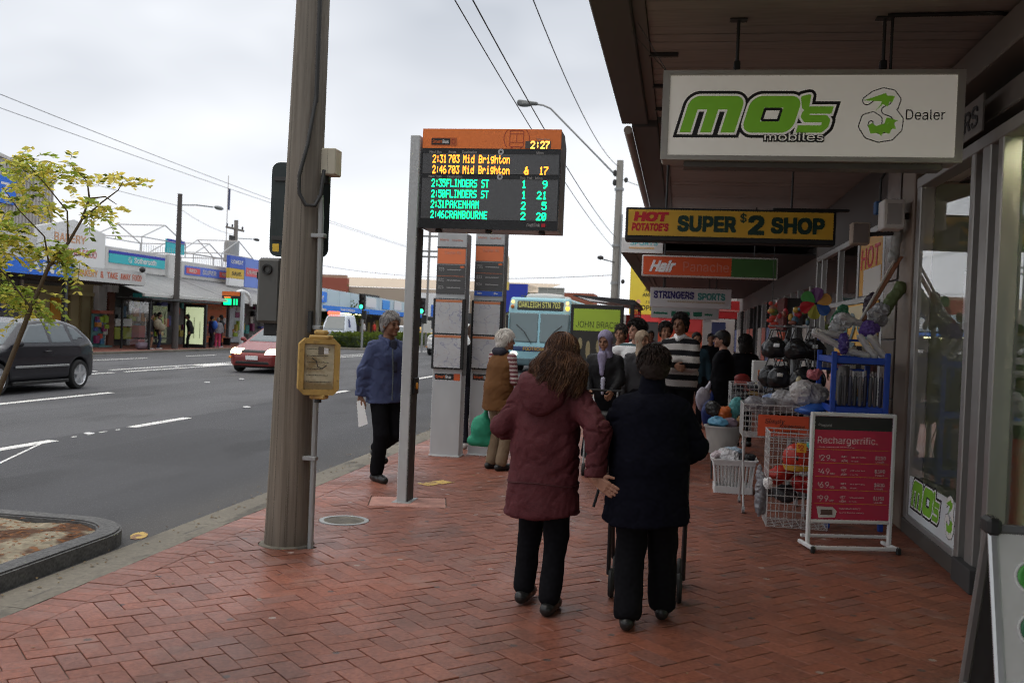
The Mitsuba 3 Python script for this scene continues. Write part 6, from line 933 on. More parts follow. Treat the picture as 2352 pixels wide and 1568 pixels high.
    if B.get('skirt'): pr += [cone(pel, (0, 0, B['skirt'] + .05), .13 + bi, .20 + bi, (.85, 1, 1))]
    for a, k, n in legs: pr += [cone(a, k, .086 * (0.5 + .5 * b) + bi, .060 + bi + wide * .5), cone(k, n + V(0, 0, .03), .060 + bi + wide * .5, .048 + bi + wide)]
    def bc(P, D):
        D = np.maximum(D, B.get('skirt', .03) - P[..., 2])
        if not B.get('skirt'):
            for a, k, n in legs: e = n - k; e = e / np.linalg.norm(e); D = np.where(np.linalg.norm(P - n, axis=-1) < .16, np.maximum(D, (P - n) @ e - .022), D)
        return D
    m = vnoise(solid(pr, res, .022, bc), B.get('fold', .009), (8, 8, 6), 3); part(t, 'skirt' if B.get('skirt') else 'trousers', W(m), mm, smooth=True)
    for i, (a, k, n) in enumerate(legs):
        f = V(0, 1, 0) if not B.get('toe') else V(*B['toe'][i]); lift = n[2] - .075; tip = n + f * .165 - V(0, 0, .040 + .3 * max(lift - .03, 0)); heel = n - f * .055 - V(0, 0, .034); zmin = n[2] - .075 if lift < .02 else -1
        part(t, 'shoe', W(solid([cone(heel, tip, .042, .036), cone(n + V(0, 0, .02), n - V(0, 0, .02), .044, .048), cone(tip - f * .05 + V(0, 0, .01), tip - f * .01, .040, .030)], .011, .02, (lambda P, D, z=max(zmin, 0.001): np.maximum(D, z - P[..., 2])))), mat(0.016, 0.35) if shoe == 'black' else mat(shoe, 0.6), smooth=True)
    H = hair or {}; kind = H.get('kind', 'short'); hm = H.get('m', mat((0.012, 0.009, 0.0075), 0.6, 0, 0.2)); g = H.get('g', .014)
    def hcut(P, D): return np.maximum(D, (1.1 * P[..., 1] - H.get('line', .005) - P[..., 2] - .030 * np.clip((np.abs(P[..., 0]) - .055) / .02, 0, 1) + .012 * np.sin(P[..., 0] * 130)) * .67)
    base = [blob((0, -.014, .036), (.078 + g, .096 + g, .094 + g)), blob((0, -.05, -.02), (.072 + g, .06 + g, .075 + g))]
    if kind in ('short', 'long', 'bun'):
        if kind == 'bun': base += [blob((0, -.125, .06), (.05, .05, .05))]
        if kind == 'long': base += [blob((s_ * .055, -.055, -.10), (.065, .06, .13)) for s_ in (-1, 1)] + [blob((0, -.08, -.14), (.12, .055, .13))]
        m = vnoise(HM(solid(base, hres, .015, hcut)), H.get('rough', .006), (26, 26, 26), 5); part(t, 'hair', W(m), hm, smooth=True)
    if kind in ('short', 'long', 'bun') and res < .0165:
        rg = np.random.default_rng(int(abs(x * 37 + y * 11) * 10)); out = []
        for _ in range(430):
            a = rg.uniform(-3.14, 3.14); e = rg.uniform(-.75, 1.5); p0 = V(math.sin(a) * math.cos(e) * (.078 + g), -.014 - math.cos(a) * math.cos(e) * (.096 + g), .036 + math.sin(e) * (.094 + g))
            if 1.1 * p0[1] - H.get('line', .005) > p0[2] + .006 or p0[2] < -.07: continue
            nr = p0 - V(0, -.014, .036); nr /= np.linalg.norm(nr); dn = V(rg.normal(0, .5), .35 * (p0[2] > .07) + rg.normal(0, .4), -1); dn -= nr * (dn @ nr); dn /= np.linalg.norm(dn) + 1e-6; Lk = rg.uniform(.022, .05) * (.4 + g * 42)
            out.append(tube([p0 - nr * .004, p0 + dn * Lk * .45 + nr * .008, p0 + dn * Lk + nr * rg.uniform(.0, .008)], [.0050, .0042, .001], 4))
        part(t, 'hair_locks', W(HM(cat(*out))), hm, smooth=True, kind='stuff')
    if kind == 'scarf':
        def scut(P, D): face_ = np.sqrt((P[..., 0] / .058) ** 2 + ((P[..., 2] + .012) / .082) ** 2) - 1; return np.maximum(D, -np.maximum(face_ * .05, .02 - P[..., 1]))
        m = HM(solid([blob((0, -.012, .034), (.092, .108, .105)), blob((0, .0, -.05), (.082, .09, .09)), cone((0, .0, -.10), (0, .005, -.19), .075, .10), blob((0, .055, -.19), (.085, .05, .085))] , hres, .02, scut)); part(t, 'headscarf', W(vnoise(m, .005, (16, 16, 12), 9)), hm, smooth=True)
        part(t, 'under_scarf', W(HM(solid([blob((0, -.012, .04), (.082, .098, .094))], hres, .01, hcut))), H.get('m2', hm), smooth=True)
    if kind == 'cap':
        part(t, 'hair', W(HM(solid(base, hres, .015, hcut))), mat((0.014, 0.010, 0.008), 0.45), smooth=True); part(t, 'cap', W(HM(solid([blob((0, -.012, .05), (.092, .112, .088)), blob((0, .10, .05), (.06, .06, .012))], hres, .015, lambda P, D: np.maximum(D, .035 - P[..., 2])))), hm, smooth=True)
    return t, dict(W=lambda p: V(*p) * s @ R.T + O, arms=arms, legs=legs, hc=hc, Rh=Rh, chest=chest, nk=nk, mesh=W, HM=HM)
BLACKC = pmat('blackcloth', lambda p, n, uv: mi.Color3f(0.0070, 0.0070, 0.0088) * (0.6 + 0.8 * fbm(p.x * 60, p.y * 60, p.z * 60, 2)), 0.85, 0.08)
NAVYC = pmat('navycloth', lambda p, n, uv: mi.Color3f(0.0050, 0.0052, 0.0098) * (0.6 + 0.8 * fbm(p.x * 70, p.y * 70, p.z * 70, 2)), 0.9, 0.06)
def f_maroon(p, n, uv): return mix((0.060, 0.0115, 0.0155), (0.094, 0.021, 0.0255), fbm(p.x * 10, p.y * 10, p.z * 8, 4)) * (0.75 + 0.5 * noise(p.x * 160, p.y * 160, p.z * 160))
MAROON = pmat('marooncloth', f_maroon, 0.75, 0.25, lambda p, n, uv: fbm(p.x * 26, p.y * 26, p.z * 15, 3), 0.012, 2e-3)
BLUEC = pmat('bluecloth', lambda p, n, uv: mix((0.034, 0.046, 0.110), (0.058, 0.074, 0.155), fbm(p.x * 7, p.y * 7, p.z * 6, 4)), 0.7, 0.3, lambda p, n, uv: fbm(p.x * 18, p.y * 18, p.z * 12, 3), 0.012, 2e-3)
def f_stripe(p, n, uv):
    a = p.z * 6.6 + 0.25 * noise(p.x * 4, p.y * 4, p.z * 2); b = a - dr.floor(a); return mix((0.012, 0.012, 0.014), (0.43, 0.41, 0.39), smoothstep(0.40, 0.46, b) * smoothstep(1.0, 0.94, b))
STRIPE = pmat('stripesweater', f_stripe, 0.85, 0.15)
def f_thin(p, n, uv): a = p.z * 22; b = a - dr.floor(a); return mix((0.42, 0.36, 0.34), (0.16, 0.05, 0.06), smoothstep(0.4, 0.5, b) * smoothstep(1.0, 0.9, b))
THIN = pmat('thinstripes', f_thin, 0.85, 0.15)
def f_shirt(p, n, uv): a = p.z * 5.2 + 0.15; b = a - dr.floor(a); return mix((0.62, 0.63, 0.63), (0.05, 0.09, 0.10), smoothstep(0.62, 0.66, b) * smoothstep(0.84, 0.80, b))
SHIRT = pmat('stripedshirt', f_shirt, 0.8, 0.2)
BROWNV = pmat('brownvest', lambda p, n, uv: mix((0.105, 0.046, 0.016), (0.165, 0.075, 0.026), fbm(p.x * 9, p.y * 9, p.z * 7, 3)), 0.8, 0.2)
LILAC = pmat('lilacscarf', lambda p, n, uv: mix((0.20, 0.18, 0.28), (0.34, 0.31, 0.44), fbm(p.x * 40, p.y * 40, p.z * 40, 3)), 0.85, 0.15)
BEIGE = pmat('beigescarf', lambda p, n, uv: mix((0.22, 0.15, 0.10), (0.42, 0.34, 0.25), fbm(p.x * 22, p.y * 22, p.z * 12, 3)), 0.85, 0.15)
# ---- the woman in the maroon coat
def hood(arms, legs, chest, nk):
    return vnoise(solid([cone((-.10, -.085, 1.40), (.10, -.085, 1.40), .062), blob((0, -.125, 1.335), (.145, .062, .105)), cone((-.13, -.02, 1.42), (-.09, -.09, 1.40), .05), cone((.13, -.02, 1.42), (.09, -.09, 1.40), .05), blob((0, -.16, 1.27), (.09, .035, .06))], .010, .03), .010, (9, 9, 16), 4)
w1, I1 = person('woman with long brown hair in a maroon hooded coat, touching the back of her companion', -0.735, 5.62, -9, 1.585, 'fair', dict(m=MAROON, hem=.60, flare=.035, infl=.030, res=.0105, fold=.014, freq=(6, 6, 3.2), name='coat', thick=.006, crease=.013, extra=[('hood', hood, MAROON), ('hem_seam', lambda a, l, c, n: tube([(0.226 * math.cos(k), -0.012 + 0.170 * math.sin(k), .80 + .008 * math.sin(3 * k)) for k in np.linspace(0, 6.28, 50)], .0035, 5), mat((0.05, 0.012, 0.014), 0.8))]), dict(m=BLACKC, infl=.012, wide=.006, fold=.013), dict(kind='none'), hands=((-.13, .24, 1.08), (.376, -.225, .877)), feet=((-.13, .10, .085), (.085, -.06, .075)), lean=.02, armk=1.10, tilt=.06, nod=-8, turn=-12, build=1.0, res=.0125, facial=False, curl=(.4, .04), hnrm=(None, (-.25, -1, .0)), elbow=((-.7, -.8, -.3), (.7, -.6, -.1)), hdir=(None, (.78, .02, -.50)))
R = np.random.default_rng(101); HB = [mat((0.105, 0.045, 0.022), 0.38), mat((0.058, 0.024, 0.014), 0.38), mat((0.170, 0.080, 0.038), 0.38)]
m = I1['HM'](solid([blob((0, -.014, .036), (.094, .112, .104)), blob((0, -.06, -.05), (.115, .075, .12)), blob((-.07, -.06, -.11), (.07, .06, .11)), blob((.07, -.055, -.11), (.07, .06, .11)), blob((0, -.08, -.12), (.12, .05, .10))], .009, .03, lambda P, D: np.maximum(D, (P[..., 1] * .8 - .6 * P[..., 2] - .035)))); part(w1, 'hair', I1['mesh'](vnoise(m, .010, (22, 22, 9), 2)), HB[1], smooth=True)
strands = [[], [], []]
for i in range(120):
    a0 = R.uniform(-2.55, 2.55); L0 = R.uniform(.16, .27); ph, fr, am = R.uniform(0, 6.28), R.uniform(1.3, 2.4), R.uniform(.006, .016); bul = R.uniform(.012, .05); ck = R.choice(3, p=[.42, .38, .20])
    for j in range(22):
        a = a0 + R.normal(0, .10); el_ = np.linspace(R.uniform(1.25, 1.5), -.15, 9); L = L0 + R.normal(0, .025); r_ = 1.06 + R.normal(0, .02)
        c = np.stack([np.sin(a) * np.cos(el_) * .092 * r_, -.014 - np.cos(a) * np.cos(el_) * .112 * r_, .036 + np.sin(el_) * .100 * r_], 1); out = V(math.sin(a), -math.cos(a), 0); t_ = np.linspace(.08, 1, 13)
        fall = c[-1] + np.outer(t_, V(0, -.03, -L)) + np.outer(np.sin(t_ * 2.2) * (bul + .035 * abs(math.sin(a))), out); q = np.vstack([c, fall]); g_ = np.linspace(0, 1, len(q))
        w_ = (np.sin(g_ * fr * 9 + ph + R.normal(0, .25)) * am * g_)[:, None]; q = q + w_ * V(out[1], -out[0], 0) + (np.cos(g_ * fr * 9 + ph) * am * g_)[:, None] * out + R.normal(0, .0012, 3)
        if c[0][1] > .06 and abs(a) > 2.3: continue
        strands[ck if R.random() < .8 else R.integers(0, 3)].append(tube(q, np.linspace(.0026, .0011, len(q)), 3))
for k in range(3): part(w1, 'hair_strands', I1['mesh'](I1['HM'](cat(*strands[k]))), HB[k], smooth=True, kind='stuff')
# ---- the broad woman in dark navy with the wheeled walker
w2, I2 = person('broad woman with short dark hair in navy jumper and black trousers, nearest the camera', -0.135, 5.50, 0, 1.53, 'tan', dict(m=NAVYC, hem=.64, flare=.035, infl=.042, res=.0115, fold=.010, name='jumper', thick=.016, collar=1.51, extra=[('neck_collar', lambda a, l, c, n: solid([cone(n + V(0, -.02, -.04), n + V(0, .005, .075), .100, .078)], .011), NAVYC)]), dict(m=BLACKC, infl=.026, wide=.012, fold=.013), dict(kind='none'), hands=((-.19, .34, 1.0), (.19, .34, 1.0)), feet=((-.09, -.10, .08), (.115, .17, .085)), lean=.09, nod=-22, turn=6, build=1.06, belly=.5, res=.0125, facial=False, elbow=((-.45, -1, -.2), (.55, -1, -.2)))
m = I2['HM'](solid([blob((0, -.016, .036), (.096, .114, .110)), blob((0, -.06, -.03), (.088, .068, .09)), blob((0, -.065, -.085), (.068, .05, .06))], .0075, .02, lambda P, D: np.maximum(D, (1.1 * P[..., 1] + .0 - P[..., 2]) * .67))); part(w2, 'hair', I2['mesh'](vnoise(vnoise(m, .009, (28, 28, 28), 3), .005, (60, 60, 60), 5)), mat((0.016, 0.009, 0.007), 0.7, 0, 0.15), smooth=True)
lk = [[], []]
for i in range(520):
    a = R.uniform(-3.0, 3.0); e = R.uniform(-.7, 1.35); p0 = V(math.sin(a) * math.cos(e) * .094, -.016 - math.cos(a) * math.cos(e) * .112, .036 + math.sin(e) * .108)
    if 1.1 * p0[1] > p0[2] - .01: continue
    dn = V(R.normal(0, .4), R.normal(0, .4), -1); nr = (p0 - V(0, -.016, .036)); nr /= np.linalg.norm(nr); dn -= nr * (dn @ nr); dn /= np.linalg.norm(dn); L = R.uniform(.03, .06); lk[i % 2].append(tube([p0 + nr * .002, p0 + dn * L * .4 + nr * .012, p0 + dn * L + nr * .006], [.0045, .004, .0012], 4))
for k in range(2): part(w2, 'hair_locks', I2['mesh'](I2['HM'](cat(*lk[k]))), mat(((0.026, 0.014, 0.010), (0.014, 0.008, 0.006))[k], 0.6, 0, 0.2), smooth=True, kind='stuff')
wk = thing('wheeled_walker', 'black wheeled walking frame in front of the broad woman in navy', 'walker')
FR = mat((0.035, 0.035, 0.038), 0.35, 0.5)
for s in (-1, 1):
    xx = -0.14 + s * 0.225; part(wk, 'side_frame', [tube([(xx, 5.72, .95), (xx, 5.90, .93), (xx, 6.22, .5), (xx, 6.44, .15)], .013, 8), tube([(xx, 5.96, .86), (xx, 6.0, .45), (xx, 6.02, .14)], .013, 8)], FR, smooth=True); part(wk, 'grip', cyl((xx, 5.66, .952), (xx, 5.80, .948), .019), M['rubber'])
    for yy in (6.02, 6.44):
        wl = part(wk, 'wheel', lathe([(.05, -.016), (.082, -.016), (.09, 0), (.082, .016), (.05, .016)], (xx - s * .02, yy, .09), 22, 'x'), M['rubber'], smooth=40); part(wl, 'hub', lathe([(0, -.012), (.05, -.012), (.05, .012), (0, .012)], (xx - s * .02, yy, .09), 12, 'x'), M['dark'])
part(wk, 'seat', cb(-.34, .06, 6.05, 6.28, .50, .54, .01), M['black']); part(wk, 'strap', tube([(-.37, 5.72, .90), (-.40, 5.66, .78), (-.44, 5.60, .62)], .009, 6), M['black']); part(wk, 'brake_cable', tube([(-.30, 5.72, .94), (-.34, 5.9, .8), (-.30, 6.0, .4)], .005, 5), M['black'])
wb_ = thing('tissue_pack', 'small white and blue pack hanging beside the walker under the maroon sleeve', 'package'); part(wb_, 'wrapper', vnoise(solid([cone((-.47, 6.55, .60), (-.39, 6.55, .585), .035), blob((-.43, 6.55, .57), (.06, .03, .035))], .009, .02), .006, 20), mat((0.42, 0.42, 0.46), 0.5), smooth=True); part(wb_, 'cord', cyl((-.43, 6.55, .62), (-.40, 6.2, .80), .003, n=5), M['dark'])
# ---- man in the blue jacket
m1, J = person('grey haired man in a blue jacket and black trousers holding a white paper', -2.93, 9.72, -133, 1.72, 'brown', dict(m=BLUEC, hem=.80, infl=.028, flare=.01, res=.012, fold=.011, thick=.006, extra=[('collar', lambda a, l, c, n: solid([cone((-.07, -.02, 1.44), (-.045, .075, 1.415), .024), cone((.07, -.02, 1.44), (.045, .075, 1.415), .024), cone((-.06, -.05, 1.455), (.06, -.05, 1.455), .026), cone((-.045, .085, 1.41), (-.075, .125, 1.34), .018, .008), cone((.045, .085, 1.41), (.075, .125, 1.34), .018, .008)], .009, .015), BLUEC), ('shirt', lambda a, l, c, n: solid([cone((0, .098, 1.40), (0, .155, 1.12), .034, .020, (.8, 1.4, 1))], .010, .01), mat((0.016, 0.018, 0.036), 0.8)), ('zip', lambda a, l, c, n: tube([(.035, .150, 1.34), (.032, .172, 1.10), (.03, .168, .83)], .005, 5), mat((0.10, 0.12, 0.12), 0.5))]), dict(m=BLACKC, infl=.012, wide=.008), dict(kind='short', m=mat((0.24, 0.225, 0.215), 0.6), g=.010, line=.025), hands=((-.25, .05, .80), (.27, -.06, .80)), feet=((-.09, -.30, .27), (.09, .02, .075)), turn=9, nod=-2, build=1.06, res=.0125, hnrm=(None, (1, .2, .1)), curl=(.4, .7))
p = J['W'](J['arms'][1][2]) + V(0, 0, -.08); pp = thing('paper_sheet', 'folded white paper held low by the man in the blue jacket', 'paper'); part(pp, 'sheet', place(extr(Polygon([(-.02, .03), (.045, .05), (.115, -.19), (.02, -.23)]), .003), p + V(-.01, -.03, .0), (1, 0, 0), V(0, .12, 1) / np.linalg.norm([.12, 1])), M['white'])
# ---- old woman in the brown vest
w3, K = person('white haired old woman in a brown vest and tan trousers standing with her back turned', -1.99, 11.0, -42, 1.575, 'fair', dict(m=BROWNV, hem=.74, flare=.02, infl=.028, sleeve=0, name='vest', res=.012, extra=[('sleeves', lambda a, l, c, n: solid([cone(q[0], q[1], .060, .052) for q in a] + [cone(q[1], q[2], .050, .040) for q in a], .012, .02), THIN), ('collar_scarf', lambda a, l, c, n: solid([cone((-.06, -.02, 1.45), (.06, -.02, 1.45), .055), cone((-.03, .06, 1.43), (.03, .06, 1.43), .045)], .011, .03), mat((0.02, 0.02, 0.03), 0.8))]), dict(m=mat((0.19, 0.135, 0.085), 0.85), infl=.012, wide=.012), dict(kind='short', m=mat((0.60, 0.57, 0.52), 0.75), g=.020, rough=.008), hands=((-.24, .10, .82), (.16, .26, 1.0)), lean=.04, turn=-22, build=1.06, res=.0125, facial=True)
gbag = thing('shopping_bag', 'bright green cloth shopping bag hanging from the old woman in the brown vest', 'bag'); q = K['W'](K['arms'][0][2])
part(gbag, 'bag_body', vnoise(solid([blob((-2.19, 11.1, .44), (.13, .09, .17)), cone((-2.30, 11.1, .30), (-2.10, 11.1, .30), .06), cone((-2.18, 11.1, .5), (-2.15, 11.1, .66), .05, .02)], .014, .04), .012, 9), mat((0.02, 0.26, 0.15), 0.6), smooth=True); part(gbag, 'handle', tube([(-2.17, 11.1, .62), tuple((q + V(-2.15, 11.1, .68)) / 2), tuple(q - V(0, 0, .06))], .008, 6), mat((0.02, 0.22, 0.12), 0.6))
single('shopping_bag', vnoise(solid([blob((-1.62, 11.55, .82), (.06, .06, .20))], .014), .01, 9), mat((0.03, 0.36, 0.12), 0.6), 'second green bag held in front of the old woman, seen beside her striped sleeve', 'bag', smooth=True)
person('person in dark clothes standing hidden behind the two totems', -2.66, 12.75, 30, 1.63, 'tan', dict(m=BLACKC, hem=.85), dict(m=mat((0.014, 0.016, 0.026), 0.8)), dict(kind='short', m=mat((0.10, 0.06, 0.04), 0.6)), shoe=(0.4, 0.38, 0.36), facial=False)
# ---- the group under the awning
BK = mat((0.009, 0.009, 0.0105), 0.6, 0, 0.2)
w4, h4 = person('woman in a lilac headscarf and long black coat pushing a trolley towards the camera', -0.84, 11.5, 176, 1.625, 'tan', dict(m=BK, hem=.55, infl=.024, flare=.03, name='coat'), dict(m=BLACKC, skirt=.16), dict(kind='scarf', m=LILAC, m2=mat((0.05, 0.045, 0.07), .8)), hands=((-.14, .28, .97), (.14, .28, .97)), turn=-14, nod=-12, curl=(.9, .9))
part(w4, 'scarf_tail', h4['mesh'](vnoise(solid([cone((.02, .10, 1.40), (.01, .15, 1.18), .06, .025)], .012), .006, 12)), LILAC, smooth=True); part(w4, 'shirt_front', h4['mesh'](solid([cone((-.01, .165, 1.12), (-.01, .175, .95), .03, .02)], .012)), mat((0.45, 0.45, 0.55), .7), smooth=True)
ty = thing('shopping_trolley', 'dark shopping trolley held by the woman in the lilac headscarf', 'trolley'); part(ty, 'handle', cyl((-1.03, 11.2, .95), (-.62, 11.2, .95), .014), M['rubber'])
for xx in (-1.0, -.66): part(ty, 'frame', tube([(xx, 11.2, .95), (xx, 11.12, .5), (xx, 11.0, .12)], .011, 6), M['galv']); part(ty, 'wheel', lathe([(0, -.015), (.07, -.015), (.07, .015), (0, .015)], (xx, 11.02, .07), 16, 'x'), M['rubber'])
part(ty, 'bag', vnoise(cb(-.98, -.68, 10.98, 11.18, .16, .72, .03), .012, 8), M['black'])
single('plastic_bag', vnoise(solid([blob((-.91, 10.95, .62), (.075, .06, .13)), cone((-.91, 10.98, .72), (-.93, 11.15, .90), .03, .012)], .012, .03), .012, 14), mat((0.50, 0.50, 0.51), .5), 'white plastic bag hanging from the trolley handle of the lilac scarfed woman', 'bag', smooth=True)
person('smiling man with very short dark hair standing behind the lilac headscarf', -0.79, 13.6, 182, 1.72, 'tan', dict(m=mat((0.028, 0.018, 0.022), .8), hem=.85), dict(m=BLACKC), dict(kind='short', g=.006, line=.03, m=mat((0.03, 0.022, 0.018), .7)), turn=-18)
w5, h5 = person('person in a white shirt with dark stripes and thick black hair, looking left', -0.55, 13.2, 160, 1.77, 'fair', dict(m=SHIRT, hem=.85, sleeve=.52, infl=.022, name='shirt'), dict(m=BLACKC), dict(kind='short', g=.030, line=.0, rough=.008), hands=((-.16, .33, 1.16), (.30, .22, 1.12)), turn=-32, elbow=((-1, -.2, -.4), (1.2, -.2, -.3)))
person('woman in a beige patterned headscarf turned to the right', -0.46, 12.4, 205, 1.64, 'tan', dict(m=mat((0.045, 0.045, 0.05), .8), hem=.7), dict(m=BLACKC, skirt=.2), dict(kind='scarf', m=BEIGE, m2=mat((0.12, 0.07, 0.045), .8)), turn=16)
person('young man in a dark jacket over a purple top beside the striped jumper', -0.20, 15.0, 178, 1.78, 'tan', dict(m=mat((0.014, 0.015, 0.022), .7), hem=.82, extra=[('purple_top', lambda a, l, c, n: solid([cone((0, .09, 1.40), (0, .145, 1.18), .042, .03)], .012), mat((0.10, 0.035, 0.13), .8))]), dict(m=BLACKC), dict(kind='short', g=.018), turn=12)
w6, h6 = person('tall young man in a black and white striped jumper with folded arms', 0.02, 13.0, 162, 1.88, 'brown', dict(m=STRIPE, hem=.83, infl=.034, fold=.012, name='jumper', res=.013, thick=.010, extra=[('white_collar', lambda a, l, c, n: solid([cone((-.05, .02, 1.45), (.0, .085, 1.41), .028), cone((.05, .02, 1.45), (.0, .085, 1.41), .028)], .011, .02), M['white'])]), dict(m=BLACKC, wide=.015), dict(kind='short', g=.016, line=.01), hands=((.02, .27, 1.14), (-.05, .29, 1.10)), turn=-6, build=1.03, elbow=((-1, -.5, -.5), (1, -.5, -.5)), curl=(.7, .7))
w7, h7 = person('woman in a black cap and long black coat standing side on with bags', 0.62, 14.0, 78, 1.69, 'fair', dict(m=BLACKC, hem=.35, infl=.026, flare=.03, name='coat'), dict(m=BLACKC), dict(kind='cap', m=mat(0.012, .6)), hands=((.02, .16, .86), (.24, .06, .84)), turn=6)
single('plastic_bag', vnoise(solid([blob((.36, 13.85, .74), (.10, .08, .17)), cone((.40, 13.9, .84), (.47, 13.98, 1.0), .05, .015)], .014, .03), .014, 12), mat((0.42, 0.40, 0.47), .5), 'pale plastic bag held by the woman in the black cap', 'bag', smooth=True); single('shopping_bag', vnoise(solid([blob((.46, 13.7, .55), (.12, .10, .19)), cone((.46, 13.8, .68), (.50, 13.95, .90), .05, .015)], .014, .03), .012, 12), mat((0.012, 0.03, 0.16), .55), 'dark blue shopping bag below the pale bag of the woman in the black cap', 'bag', smooth=True)
w8, _ = person('person in black with a red shoulder bag behind the woman in the cap', 0.98, 15.0, 20, 1.64, 'fair', dict(m=BLACKC, hem=.6, name='coat'), dict(m=BLACKC), dict(kind='long', g=.018), facial=False)
single('shoulder_bag', vnoise(solid([blob((.93, 14.72, .98), (.13, .07, .11))], .014), .008, 10), mat((0.22, 0.02, 0.018), .45), 'red shoulder bag of the person in black', 'bag', smooth=True)
person('distant person in teal and black behind the striped jumper', 0.30, 17.5, 190, 1.66, 'tan', dict(m=mat((0.018, 0.05, 0.07), .8), hem=.8), dict(m=BLACKC), dict(kind='short'), res=.02, hres=.01); person('distant walker in black near the red shop', 0.75, 24, 180, 1.66, 'tan', dict(m=BLACKC, hem=.8), dict(m=BLACKC), dict(kind='short'), res=.022, hres=.011)
person('distant person in a maroon top in front of the red shop', -0.75, 27, 180, 1.68, 'tan', dict(m=mat((0.12, 0.02, 0.025), .8), hem=.85), dict(m=BLACKC), dict(kind='short'), res=.022, hres=.011)
# ---- across the street
FAR = dict(res=.024, hres=.012, facial=False); GJ = 'people waiting across the street'
w9, h9 = person('girl in black with a cream backpack and white shoes waiting beyond the far shelter', -22.85, 39.9, -60, 1.60, 'tan', dict(m=mat((0.02, 0.018, 0.022), .8), hem=.60, infl=.03), dict(m=SKIN['tan'], infl=.0), dict(kind='long', g=.012), shoe=(0.5, 0.5, 0.5), group=GJ, **FAR); w10, h10 = person('youth in dark jacket and jeans with a cream bag and white shoes across the street', -22.95, 40.75, -60, 1.66, 'tan', dict(m=mat((0.02, 0.02, 0.025), .8), hem=.82, infl=.03), dict(m=mat((0.025, 0.035, 0.08), .85)), dict(kind='short'), shoe=(0.5, 0.5, 0.5), group=GJ, **FAR)
single('backpack', vnoise(solid([blob((-22.55, 39.95, 1.15), (.16, .22, .24)), blob((-22.48, 40.2, 1.0), (.1, .22, .16))], .025, .06), .015, 8), mat((0.26, 0.22, 0.15), .7), 'cream backpack carried between the two youths across the street', 'backpack', smooth=True); single('sports_bag', vnoise(solid([cone((-22.7, 38.75, .2), (-22.7, 39.25, .2), .15)], .025), .02, 8), mat((0.16, 0.12, 0.15), .8), 'grey purple sports bag lying on the far pavement', 'bag', smooth=True)
person('man in black leaning on the bench beside the lit poster', -22.85, 43.45, 120, 1.62, 'brown', dict(m=BK, hem=.75, infl=.03), dict(m=BLACKC), dict(kind='short'), feet=((-.1, .1, .075), (.1, .12, .075)), lean=.10, group=GJ, **FAR)
person('person with a blue backpack in the group of three across the street', -22.9, 45.7, -40, 1.60, 'tan', dict(m=mat((0.03, 0.02, 0.07), .8), hem=.8), dict(m=mat((0.03, 0.025, 0.03), .85)), dict(kind='short'), group=GJ, **FAR); person('girl in pink trousers and grey top in the group of three across the street', -22.8, 46.2, 30, 1.52, 'tan', dict(m=mat((0.26, 0.24, 0.25), .8), hem=.82), dict(m=mat((0.48, 0.05, 0.12), .8)), dict(kind='short', m=mat((0.2, 0.17, 0.15), .7)), shoe=(.5, .3, .35), group=GJ, **FAR); person('person in black in the group of three across the street', -22.9, 46.75, 100, 1.66, 'brown', dict(m=BK, hem=.8, infl=.028), dict(m=BLACKC), dict(kind='short'), shoe=(.5, .5, .5), group=GJ, **FAR)
single('backpack', vnoise(solid([blob((-22.66, 45.55, 1.15), (.14, .17, .22))], .025), .01, 8), mat((0.03, 0.10, 0.42), .6), 'bright blue backpack on a waiting person across the street', 'backpack', smooth=True)
for x, y, lab, c in ((-29.6, 90, 'distant shopper in white in front of the supermarket', (0.6, 0.6, 0.62)), (-28.7, 90.5, 'distant shopper in red in front of the supermarket', (0.5, 0.04, 0.03)), (-26.9, 90, 'distant shopper in dark blue in front of the supermarket', (0.02, 0.02, 0.05)), (-25.9, 91, 'distant shopper in turquoise near the man in the blue jacket', (0.03, 0.30, 0.36))): person(lab, x, y, 120, 1.68, 'tan', dict(m=mat(c, .8), hem=.8), dict(m=BLACKC), dict(kind='short'), group='shoppers in front of the supermarket', res=.035, hres=.02, facial=False)
# ================================================================ stalls and goods in front of the bargain shop
ORD = ['first', 'second', 'third', 'fourth', 'fifth', 'sixth', 'seventh', 'eighth', 'ninth']
WIRE = mat((0.50, 0.50, 0.49), 0.4, 0.3); WPL = mat((0.58, 0.58, 0.57), 0.45); BLUF = mat((0.012, 0.050, 0.30), 0.45)
def grid_face(o, a, b, na, nb, r=0.0035):
    o, a, b = V(*o), V(*a), V(*b); return cat(*[cyl(o + a * i / na, o + a * i / na + b, r, n=5) for i in range(na + 1)], *[cyl(o + b * i / nb, o + b * i / nb + a, r, n=5) for i in range(nb + 1)])
def basket_wire(p, x0, x1, y0, y1, z0, z1, step=0.06, r=0.0035):
    nx, ny, nz = (max(2, int(d / step)) for d in (x1 - x0, y1 - y0, z1 - z0))
    for o, a, b, na, nb in (((x0, y0, z0), (x1 - x0, 0, 0), (0, 0, z1 - z0), nx, nz), ((x0, y1, z0), (x1 - x0, 0, 0), (0, 0, z1 - z0), nx, nz), ((x0, y0, z0), (0, y1 - y0, 0), (0, 0, z1 - z0), ny, nz), ((x1, y0, z0), (0, y1 - y0, 0), (0, 0, z1 - z0), ny, nz), ((x0, y0, z0), (x1 - x0, 0, 0), (0, y1 - y0, 0), nx, ny)): part(p, 'wire_panel', grid_face(o, a, b, na, nb, r), WIRE)
    part(p, 'rim', tube([(x0, y0, z1), (x1, y0, z1), (x1, y1, z1), (x0, y1, z1), (x0, y0, z1)], 0.006, 6), WIRE)
